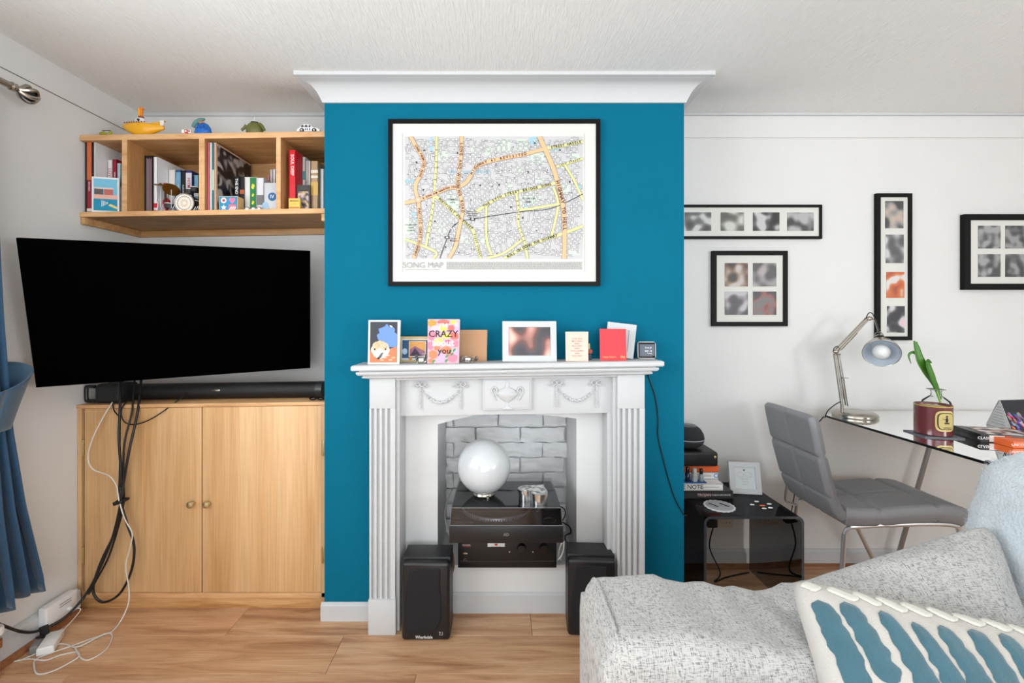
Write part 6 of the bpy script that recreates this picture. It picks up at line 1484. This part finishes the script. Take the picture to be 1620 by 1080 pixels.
m = MB(); a_ = R(-5)
def LM(du, z_, off=.0048):
    a = a_+du/(rC+off); return frame3((cc_.x+(rC+off)*math.sin(a), cc_.y-(rC+off)*math.cos(a), cc_.z+.005+z_), (math.cos(a), math.sin(a), 0), (0, 0, 1))
BK = cm((40, 30, 24))
m.text('CANDLE', .0085, LM(0, .038), BK, .01, .8)
M_ = LM(0, .065); m.ball((0, .004, 0), .006, BK, 10, 6, M=M_, sc=(.8, 1.6, .2)); m.ball((0, .018, 0), .004, BK, 8, 6, M=M_, sc=(1, 1, .3)); m.box(-.008, .008, -.012, -.006, -.0006, .0006, BK, M=M_); m.box(-.014, -.004, .006, .008, -.0006, .0006, cm((130, 60, 40)), M=M_)
m.build('label_print', cd_, smooth=False)
vy = 1.995; vc = Vector((X(1481, vy), vy, DZ+.0005))
VG = glassy('vase_glass', (.975, .985, .985), .01, 1.16)
va = thing('glass_vase', 'clear glass bottle vase with flared rim behind the maroon candle', 'vase', vc)
zr = Z(616, vy)-DZ; zn = Z(629, vy)-DZ
MB().lathe([(.040, 0), (.050, .004), (.052, .02), (.052, zn-.03), (.046, zn-.012), (.030, zn+.002), (.019, zn+.010), (.017, zr-.012), (.020, zr-.004), (.031, zr), (.031, zr+.002), (.017, zr-.002), (.014, zr-.012), (.016, zn+.010), (.028, zn-.001), (.044, zn-.015), (.049, zn-.032), (.049, .02), (.046, .008), (.0005, .007)], vc, VG, 36, cap=False).build('bottle', va, angle=.8)
MB().lathe([(.0005, .0075), (.045, .0085), (.0485, .02), (.0485, .09), (.0005, .09)], vc, glassy('water', (.93, .97, .95), .0, 1.33), 32, cap=False).build('water', va)
MB().tube([vc+Vector((.031*math.cos(a), .031*math.sin(a), zr+.001)) for a in [k*math.pi/16 for k in range(32)]], .0012, cm((170, 174, 178), .1), 6, 1, closed=True).build('rim', va)
# tulip
tu = thing('tulip', 'green tulip stem with curling leaves in the glass bottle vase', 'plant', vc+Vector((0, 0, .009)))
LEAF = mat('tulip_leaf', (62, 116, 28), .38, var=.12, vscale=30); STEM = cm((150, 186, 80), .4)
MB().tube([vc+Vector((.022, 0, .012)), W(1488, 640, vy), W(1482, 618, vy), W(1476, 598, vy)], [.004, .004, .004, .003], STEM, 8, 5).build('stem', tu, angle=2)
def leaf(pts, ws, twist=0, name='leaf'):
    P2 = [Vector(p) for p in pts]; q_ = []; wq = []; N = len(P2); K = 6
    for i in range(N-1):
        a, b, c_, d = P2[max(i-1, 0)], P2[i], P2[i+1], P2[min(i+2, N-1)]
        for k in range(K):
            t_ = k/K; q_.append(.5*((2*b)+(c_-a)*t_+(2*a-5*b+4*c_-d)*t_*t_+(3*b-3*c_+d-a)*t_**3)); wq.append(lerp(ws[i], ws[i+1], t_))
    q_.append(P2[-1]); wq.append(ws[-1]); m = MB(); vs = []; n_ = len(q_)
    for i, p in enumerate(q_):
        d = (q_[min(i+1, n_-1)]-q_[max(i-1, 0)]).normalized(); sd = d.cross(Vector((0, -1, 0))).normalized(); sd = Matrix.Rotation(twist*i/n_, 3, d) @ sd; nn = sd.cross(d)
        for j in (-1, -.5, 0, .5, 1): vs.append(p+sd*wq[i]*1.25*j+nn*wq[i]*.45*(j*j))
    fs = [(i*5+j, i*5+j+1, (i+1)*5+j+1, (i+1)*5+j) for i in range(n_-1) for j in range(4)]
    o_ = m.add(vs, fs, LEAF).build(name, tu, angle=3); sm_ = o_.modifiers.new('thickness', 'SOLIDIFY'); sm_.thickness = .0012
leaf([W(1487, 632, vy), W(1478, 608, vy), W(1464, 586, vy-.01), W(1454, 568, vy-.01), W(1449, 548, vy-.005), W(1446, 539, vy)], [.005, .010, .015, .014, .009, .0015])
leaf([W(1482, 620, vy+.005), W(1472, 598, vy+.01), W(1458, 574, vy+.01), W(1449, 560, vy), W(1443, 557, vy-.01), W(1437, 562, vy-.012), W(1441, 575, vy-.014)], [.004, .009, .010, .006, .005, .004, .001])
leaf([W(1482, 618, vy-.01), W(1474, 596, vy-.02), W(1467, 580, vy-.02), W(1466, 570, vy-.02), W(1474, 574, vy-.016)], [.005, .010, .012, .008, .001], .5)
leaf([W(1456, 568, vy+.01), W(1452, 552, vy+.008), W(1450, 540, vy+.005)], [.006, .005, .001])
# tent card with night skyline
xa = X(1586, 1.9)
td = thing('tent_card', 'folded leaflet with a colourful night photo standing at right end of the desk', 'leaflet', W(1600, 672, 1.9))
A0, A1 = W(1581.5, 633, 1.93), W(1601, 676, 1.90); A1.z = DZ+.001
dX = Vector((.16, .02, 0)); 
p = [A0, A0+dX, A1+dX, A1]
def slab(m, p, n_, th_, mt): m.add(p+[q_+n_*th_ for q_ in p], [(0, 1, 2, 3), (7, 6, 5, 4), (0, 4, 5, 1), (1, 5, 6, 2), (2, 6, 7, 3), (3, 7, 4, 0)], mt)
nn = (p[1]-p[0]).cross(p[2]-p[0]).normalized()
if nn.y < 0: nn = -nn
m = MB(); slab(m, p, nn, .001, cm((40, 34, 36))); m.build('night_photo_leaf', td, smooth=False)
m = MB()
def Lp(u, v, l=1): return lerp(lerp(p[0], p[1], u), lerp(p[3], p[2], u), v)-nn*.0006*l
m.poly([Lp(.02, .02), Lp(.98, .02), Lp(.98, .36), Lp(.02, .36)], cm((28, 30, 34)))
random.seed(4)
for k in range(110):
    u_ = random.uniform(.02, .92); v_ = random.uniform(.36, .84); s_ = random.uniform(.02, .07)
    m.poly([Lp(u_, v_, 2), Lp(u_+s_, v_+.03, 2), Lp(u_+s_+.05, v_+.14, 2), Lp(u_+.04, v_+.12, 2)], cm(random.choice([(230, 40, 150), (120, 60, 190), (40, 90, 170), (230, 150, 90), (60, 170, 180), (190, 200, 220), (230, 110, 60), (40, 60, 60)])))
m.build('night_lights', td, smooth=False)
B0, B1 = A0+Vector((0, .004, .001)), W(1560, 664, 2.05); B1.z = DZ+.001
p = [B0, B0+dX, B1+dX, B1]; nn = (p[1]-p[0]).cross(p[2]-p[0]).normalized()
m = MB(); slab(m, p, nn, .001, PAPER); m.build('text_leaf', td, smooth=False)
p2 = [A0, lerp(A0, B0, .5), B1, A1]
m = MB(); m.add([A0+Vector((.002, 0, 0)), B1+Vector((.002, 0, 0)), A1+Vector((.002, 0, 0)), A0+Vector((.0, 0, 0)), B1, A1], [(0, 1, 2), (5, 4, 3), (0, 3, 4, 1), (1, 4, 5, 2), (2, 5, 3, 0)], cm((214, 214, 214)))
for k in range(7):
    f = .25+.1*k; a = lerp(A0, B1, f); b_ = lerp(A0, A1, f); m.poly([lerp(a, b_, .15)+Vector((-.0008, 0, 0)), lerp(a, b_, .8)+Vector((-.0008, 0, 0)), lerp(a, b_, .8)+Vector((-.0008, 0, .0018)), lerp(a, b_, .15)+Vector((-.0008, 0, .0018))], cm((130, 134, 140)))
m.build('gusset', td, smooth=False)
# booklets on the desk
def booklet(name, px, py, w_, d, hgt, yaw, col, label, txt, tcol, z0, cat='game box'):
    Y_ = F*(ZC-z0)/(py-CY); t = thing(name, label, cat, (X(px, Y_), Y_, z0+.0006), 'boxes and booklets on the desk', (0, 0, R(yaw)))
    MB().box(0, w_, 0, d, 0, hgt, cm(col, .35), .0012).build('box_body', t, local=True)
    m = MB()
    for (s_, x_, sz, tc2) in txt: m.text(s_, sz, frame3((x_, -.0006, hgt*.5), (1, 0, 0), (0, 0, 1)), cm(tc2), .015)
    m.build('spine_print', t, local=True, smooth=False)
    return t
t = booklet('disc_case', 1551, 699, .20, .15, .030, -14, (28, 28, 30), 'black disc case with white and red spine at the right end of the desk', [('CLASH', .012, .014, (236, 236, 236)), ('LIVE', .035, .012, (220, 60, 50))], None, DZ)
MB().box(.028, .075, -.0012, 0, .003, .027, cm((228, 226, 226))).box(.075, .095, -.0012, 0, .003, .027, cm((200, 60, 50))).build('white_spine_patch', t, local=True, smooth=False)
MB().box(.03, .19, .01, .14, .030, .0308, blotch('cover_art', [(190, 186, 186), (90, 90, 92), (214, 150, 120), (40, 40, 44), (220, 220, 222)], 30, .5, 8)).build('cover_art', t, local=True, smooth=False)
t = booklet('orange_box', 1603, 709, .15, .12, .024, -8, (232, 104, 44), 'orange and white card game box next to the throw on the desk', [('UNCORKED', .03, .013, (240, 236, 232))], None, DZ)

# ================================================================== CHAIR
CHX, CY0, CY1 = 1.40, 1.925, 2.275
ch = thing('office_chair', 'grey quilted leatherette chair with chrome legs at the glass desk', 'chair', (1.7, 2.1, 0))
backp = [(1.335, .872), (1.350, .80), (1.372, .70), (1.398, .60), (1.418, .53), (1.440, .475), (1.470, .435)]
seatp = [(1.470, .445), (1.53, .440), (1.62, .442), (1.74, .452), (1.86, .458), (1.95, .450), (2.0, .425)]
def profile_at(P2, t_):
    N = len(P2)-1; i = min(int(t_*N), N-1); f = t_*N-i
    a, b, c_, d = [Vector(P2[max(0, min(N, i+k))]) for k in (-1, 0, 1, 2)]
    return .5*((2*b)+(c_-a)*f+(2*a-5*b+4*c_-d)*f*f+(3*b-3*c_+d-a)*f**3)
def quilt(u, v, nu, nv):
    fu = abs(((u*nu) % 1)-.5)*2; fv = abs(((v*nv) % 1)-.5)*2
    g = lambda f: 1-math.exp(-((1-f)/.085)**2)
    return g(fu)*g(fv)
def pad(P2, th, nq, name, side, taper=None):
    NU, NV = 66, 84; m = MB(); vs = []
    def sp(u, v, s_):
        p = profile_at(P2, v); d = profile_at(P2, min(1, v+.01))-profile_at(P2, max(0, v-.01)); d.normalize(); nrm = Vector((d.y, -d.x))
        if side < 0: nrm = -nrm   # nrm now points to the outer (rear / lower) side
        e = min(1, (1-abs(2*u-1))/.09, v/.06+.0, (1-v)/.05); e = max(e, 0); rnd = math.sqrt(max(0, 1-(1-e)**2))
        inset = 0
        t_ = th/2*(.35+.65*rnd)
        q_ = .009*(quilt(u, v, 2+.0001, nq)-1)
        off = s_*(t_+q_)
        yy_ = lerp(CY0, CY1, u)
        if taper:
            k = taper(v); yy_ = (CY0+CY1)/2+(yy_-(CY0+CY1)/2)*k
        p2_ = p+nrm*off
        return Vector((p2_.x, yy_, p2_.y))
    for s_ in (1, -1): m.grid(lambda u, v: sp(u, v, s_), NU, NV, LEATHER)
    # stitch sides together
    n1 = (NU+1)*(NV+1)
    def idx(i, j): return j*(NU+1)+i
    fs = []
    for i in range(NU): fs += [(idx(i, 0), idx(i+1, 0), n1+idx(i+1, 0), n1+idx(i, 0)), (idx(i, NV), idx(i+1, NV), n1+idx(i+1, NV), n1+idx(i, NV))]
    for j in range(NV): fs += [(idx(0, j), idx(0, j+1), n1+idx(0, j+1), n1+idx(0, j)), (idx(NU, j), idx(NU, j+1), n1+idx(NU, j+1), n1+idx(NU, j))]
    m.f += fs; m.m += [0]*len(fs)
    return m.build(name, ch, angle=1.0)
pad(backp, .046, 3, 'backrest', 1, lambda v: 1.0 if v > .12 else .94+.06*math.sqrt(v/.12))
pad(seatp, .078, 3, 'seat', 1, lambda v: 1.0 if v < .85 else 1.0-.10*((v-.85)/.15)**2)
def quiltline(P2, th, s_, name):
    pass
m = MB(); fy0, fy1 = CY0+.02, CY1-.02; fz = .395
m.tube([(1.475, fy0, fz-.03), (1.49, fy0, fz-.004), (1.53, fy0, fz+.004), (1.75, fy0, fz+.014), (1.90, fy0, fz+.014), (1.96, fy0, fz+.004)], .0095, CHROME, 10, 5)
m.tube([(1.475, fy1, fz-.03), (1.49, fy1, fz-.004), (1.53, fy1, fz+.004), (1.75, fy1, fz+.014), (1.90, fy1, fz+.014), (1.96, fy1, fz+.004)], .0095, CHROME, 10, 5)
m.tube([(1.62, fy0, fz+.008), (1.62, fy1, fz+.008)], .0085, CHROME, 8, 1).tube([(1.86, fy0, fz+.012), (1.86, fy1, fz+.012)], .0085, CHROME, 8, 1)
m.build('chrome_frame', ch)
for (a, b_) in (((1.475, fy0, fz-.03), (1.435, fy0-.02, .006)), ((1.475, fy1, fz-.03), (1.435, fy1+.01, .006)), ((1.70, fy1, fz+.01), (1.90, fy1+.01, .006)), ((1.96, fy0, fz+.004), (2.03, fy0-.02, .006))):
    MB().tube([a, b_], .0095, CHROME, 10, 1).lathe([(.013, 0), (.013, .006)], (b_[0], b_[1], 0), BLACK, 12).build('leg', ch)
MB().tube([(1.425, fy1-.01, .50), (1.42, fy1, .42), (1.425, fy1, .38), (1.475, fy1, fz-.03)], .007, CHROME, 8, 4).build('back_bracket', ch)

# ================================================================== SOFA
sofa = thing('sofa', 'light grey woven fabric sofa in the right foreground', 'sofa', (1.0, .6, 0))
def rbox(m, x0, x1, y0, y1, z0, z1, r_, mt, fn=None, cuts=26):
    bm = bmesh.new(); bmesh.ops.create_cube(bm, size=2); bmesh.ops.subdivide_edges(bm, edges=bm.edges[:], cuts=cuts, use_grid_fill=True)
    hx, hy, hz = (x1-x0)/2, (y1-y0)/2, (z1-z0)/2; r_ = min(r_, hx, hy, hz)
    for q_ in bm.verts:
        p_ = Vector((q_.co.x*hx, q_.co.y*hy, q_.co.z*hz)); c_ = Vector((max(-hx+r_, min(hx-r_, p_.x)), max(-hy+r_, min(hy-r_, p_.y)), max(-hz+r_, min(hz-r_, p_.z))))
        d = p_-c_
        if d.length > 1e-9: p_ = c_+d.normalized()*r_
        q_.co = p_+Vector(((x0+x1)/2, (y0+y1)/2, (z0+z1)/2))
    if fn:
        bm.normal_update()
        ds = [(q_, fn(q_.co.copy(), q_.normal.copy())) for q_ in bm.verts]
        for q_, nv in ds: q_.co = nv
    m.bm(bm, mt); bm.free(); return m
def wr_arm(p, n_):
    top = max(0, n_.z)
    sag = -.030*math.exp(-((p.x-.66)/.12)**2)-.012*((p.x-.25)/.5)
    wv = .010*noise.noise(Vector((p.x*9, p.y*2.5, p.z*3)))+.006*noise.noise(Vector((p.x*20+p.z*4, p.y*5, p.z*6)))
    fold = noise.noise(Vector((p.x*17+p.y*3.0+p.z*2, 4.2, 1.1)))*(.011*math.exp(-((p.x-.66)/.22)**2)+.003)
    p = p+n_*fold
    if p.z > .4: p = p+Vector((0, 0, sag*min(1, (p.z-.4)/.15)))
    return p+n_*wv*min(1, max(0, (p.x-.22)/.1))
m = rbox(MB(), .222, 1.42, .93, 1.235, .06, .612, .055, SOFA, wr_arm, 44); m.build('arm', sofa, angle=3)
MB().tube([(.250, .945, .10), (.250, .945, .35), (.249, .945, .52), (.25, .955, .585), (.252, .99, .606), (.252, 1.08, .608), (.252, 1.17, .606), (.25, 1.215, .588), (.25, 1.228, .54), (.25, 1.228, .3), (.25, 1.228, .10)], .005, PIPING, 8, 5).build('piping', sofa)
rbox(MB(), .212, .245, .945, 1.222, .06, .56, .014, SOFA, None, 12).build('arm_front_panel', sofa, angle=3)
rbox(MB(), .26, 1.42, -.95, .92, .22, .44, .06, SOFA, lambda p, n_: p+n_*.008*noise.noise(p*5), 20).build('seat_cushion', sofa, angle=3)
rbox(MB(), .24, 1.60, -1.2, 1.20, .05, .26, .03, SOFA, None, 8).build('base', sofa, angle=3)
rbox(MB(), 1.40, 1.66, -1.2, 1.28, .08, .86, .08, SOFA, lambda p, n_: p+Vector((max(0, p.z-.4)*.08, 0, 0)), 20).build('sofa_back', sofa, angle=3)
rbox(MB(), .24, 1.42, -1.2, -.96, .06, .60, .06, SOFA, None, 16).build('arm', sofa, angle=3)
for x_, y_ in ((.3, -1.1), (.3, 1.12), (1.54, -1.1), (1.54, 1.12)): MB().lathe([(.02, 0), (.026, .055)], (x_, y_, 0), cm((60, 44, 34)), 14).build('foot', sofa)
# pillow maker
def pillow(P00, P10, P11, P01, th, mt, name, parent, n=44, wr=.006, seed=0, pinch=.06, label=None, flatn=None):
    nrm = (P10-P00).cross(P01-P00).normalized()
    if flatn is not None and nrm.dot(flatn) < 0: nrm = -nrm
    def base(u, v):
        # pinch the sides inwards between corners
        a = 2*u-1; b = 2*v-1; k = 1-.085*(a*b)**4; uu = .5+a*k/2; vv = .5+b*k/2; uu += (.5-uu)*pinch*2*math.sin(math.pi*v); vv += (.5-vv)*pinch*2*math.sin(math.pi*u)
        return lerp(lerp(P00, P10, uu), lerp(P01, P11, uu), vv)
    def hgt(u, v): 
        a = max(0, 1-abs(2*u-1)**2.4); b_ = max(0, 1-abs(2*v-1)**2.4); return th/2*(a*b_)**.42
    def S(u, v, s_=1, off=0):
        wv = wr*noise.noise(Vector((u*5+seed, v*5, s_)))+wr*.6*noise.noise(Vector((u*14+seed, v*9, s_)))
        e = min(1, hgt(u, v)/(th*.25))
        return base(u, v)+nrm*s_*(hgt(u, v)+wv*e+off)
    m = MB(); m.grid(lambda u, v: S(u, v, 1), n, n, mt); m.grid(lambda u, v: S(u, v, -1), n, n, mt)
    o_ = m.build(name, parent, angle=3, merge=True, label=label)
    return o_, S, base
# big grey cushion leaning on the arm and sofa back
CUP = Vector((-.1, -.6, .8))
bc = thing('back_cushion', 'large grey woven sofa cushion leaning against the sofa back at right', 'cushion', (1.05, 1.0, .5))
P00, P10, P11, P01 = W(1178, 948, 1.20), W(1572, 822, 1.24), W(1665, 1075, 1.02), W(1240, 1290, .88)
o_, Sg, Bg = pillow(P00, P10, P11, P01, .17, SOFA, 'cushion_cover', bc, 60, .010, 3, .02, flatn=CUP)
m = MB().tube([Bg(1, k/20) for k in range(21)]+[Bg(1-k/20, 1) for k in range(1, 21)], .0045, PIPING, 8, 1); m.tube([Bg(k/20, 0) for k in range(21)], .0045, PIPING, 8, 1); m.build('piping', bc)
# patterned cushion
LIN = mat('cream_linen', (200, 195, 188), .9, bump=.5, bscale=500, var=.03)
TVEL = mat('teal_velvet', (54, 98, 112), .75, bump=.35, bscale=300, var=.18, vscale=26, sheen=.6)
CVEL = mat('cream_velvet', (208, 204, 193), .8, bump=.35, bscale=300, sheen=.4)
pcu = thing('patterned_cushion', 'cream cushion with teal and cream velvet leaf shapes in the foreground', 'cushion', (.9, .88, .5))
Q00, Q10, Q11, Q01 = W(1238, 906, 1.09), W(1700, 1010, .94), W(1790, 1330, .72), W(1330, 1250, .80)
o_, Sp, Bp = pillow(Q00, Q10, Q11, Q01, .13, LIN, 'cushion_cover', pcu, 48, .004, 9, .03, flatn=CUP)
def vleaf(u0, v0, u1, v1, w0, w1, mt, name, lab_=None, jag=.12, seed=0):
    nL, nW = 22, 6; vs = []
    d = Vector((u1-u0, v1-v0)); L_ = d.length; d.normalize(); pr = Vector((-d.y, d.x))
    for i in range(nL+1):
        t_ = i/nL; wd = lerp(w0, w1, t_)*1.12*(max(.0, 1-abs(2*t_-1)**7)**.5+.02)
        for j in range(nW+1):
            s_ = 2*j/nW-1; jg = 1+jag*noise.noise(Vector((t_*9+seed, math.copysign(1, s_)*3, seed)))
            uu, vv = u0+d.x*L_*t_+pr.x*wd*s_*jg, v0+d.y*L_*t_+pr.y*wd*s_*jg
            uu = min(max(uu, .004), .996); vv = min(max(vv, .004), .996)
            edge = min(1-abs(s_), (1-abs(2*t_-1))*2); off = .0012+.0045*min(1, edge*3)**.6
            vs.append(Sp(uu, vv, 1, off))
    fs = [(i*(nW+1)+j, i*(nW+1)+j+1, (i+1)*(nW+1)+j+1, (i+1)*(nW+1)+j) for i in range(nL) for j in range(nW)]
    MB().add(vs, fs, mt).build(name, pcu, angle=3, label=lab_)
LV = 'teal velvet patch'
for i, (u0, v0, u1, v1, a, b_) in enumerate(((.075, .16, .13, .66, .040, .046), (.175, .145, .245, .58, .036, .046), (.30, .16, .39, .62, .026, .048), (.405, .19, .50, .62, .022, .045), (.505, .17, .60, .62, .028, .05), (.615, .15, .72, .62, .03, .05), (.72, .13, .84, .60, .028, .05), (.85, .15, .93, .58, .03, .045))):
    vleaf(u0, v0, u1, v1, a, b_, TVEL, 'teal_leaf', LV, .3, i)
for i, (u0, v0, u1, v1, a, b_) in enumerate(((.035, .03, .10, .085, .030, .030), (.135, .055, .235, .115, .022, .028), (.23, .055, .315, .12, .022, .024), (.315, .05, .405, .125, .022, .026), (.40, .05, .49, .12, .022, .026), (.49, .045, .58, .11, .022, .026), (.58, .04, .67, .105, .022, .026), (.67, .04, .76, .10, .022, .026), (.76, .035, .85, .10, .022, .026), (.85, .035, .95, .10, .022, .026))):
    vleaf(u0, v0, u1, v1, a, b_, CVEL, 'cream_leaf', None, .15, i+20)
for i in range(8): vleaf(.08+.115*i, .72, .13+.115*i, .95, .035, .03, TVEL if i % 2 else CVEL, 'lower_leaf', None, .2, i+40)
# fluffy throw
THR = mat('pale_blue_wool', (200, 209, 214), .95, bump=.9, bscale=160, var=.07, vscale=40, sheen=.6)
tw = thing('throw_blanket', 'fluffy pale blue wool throw draped over the sofa back', 'blanket', (1.55, 1.1, .5))
def wr_throw(p, n_):
    t_ = (p.z-.45)/.47
    p = p+Vector((.13*max(0, t_), 0, 0))
    return p+n_*(.018*noise.noise(p*4)+.010*noise.noise(p*11)+.003*noise.noise(p*45))
mt_ = rbox(MB(), 1.275, 1.80, .55, 1.345, .42, .905, .075, THR, wr_throw, 60)
o_ = mt_.build('blanket_cloth', tw, angle=3)
# fibres
me = o_.data; m = MB(); random.seed(8); off = Vector(tw.location)
polys = [p_ for p_ in me.polygons if p_.center.x+off.x < 1.78 and p_.normal.y < .9 or True]
for k in range(26000):
    p_ = polys[random.randrange(len(polys))]
    c_ = p_.center+off+Vector((random.uniform(-.004, .004), random.uniform(-.004, .004), random.uniform(-.004, .004)))
    d = (p_.normal*.7+Vector((random.uniform(-1, 1), random.uniform(-1, 1), random.uniform(-1, 1)-.2))*.8).normalized()*random.uniform(.004, .014)
    s_ = d.cross(Vector((random.random(), random.random(), random.random()))).normalized()*.0006
    q_ = c_+d*.6+Vector((random.uniform(-1, 1), random.uniform(-1, 1), random.uniform(-1, 1)))*.002
    m.add([c_-s_, c_+s_, q_+s_*.7, c_+d, q_-s_*.7], [(0, 1, 2, 4), (4, 2, 3)], THR)
me2 = bpy.data.meshes.new('wool_fibres'); me2.from_pydata([tuple(q_-off) for q_ in m.v], [], m.f); me2.materials.append(THR)
fo_ = bpy.data.objects.new('wool_fibres', me2); COL.objects.link(fo_); fo_.parent = tw; fo_['kind'] = 'stuff'
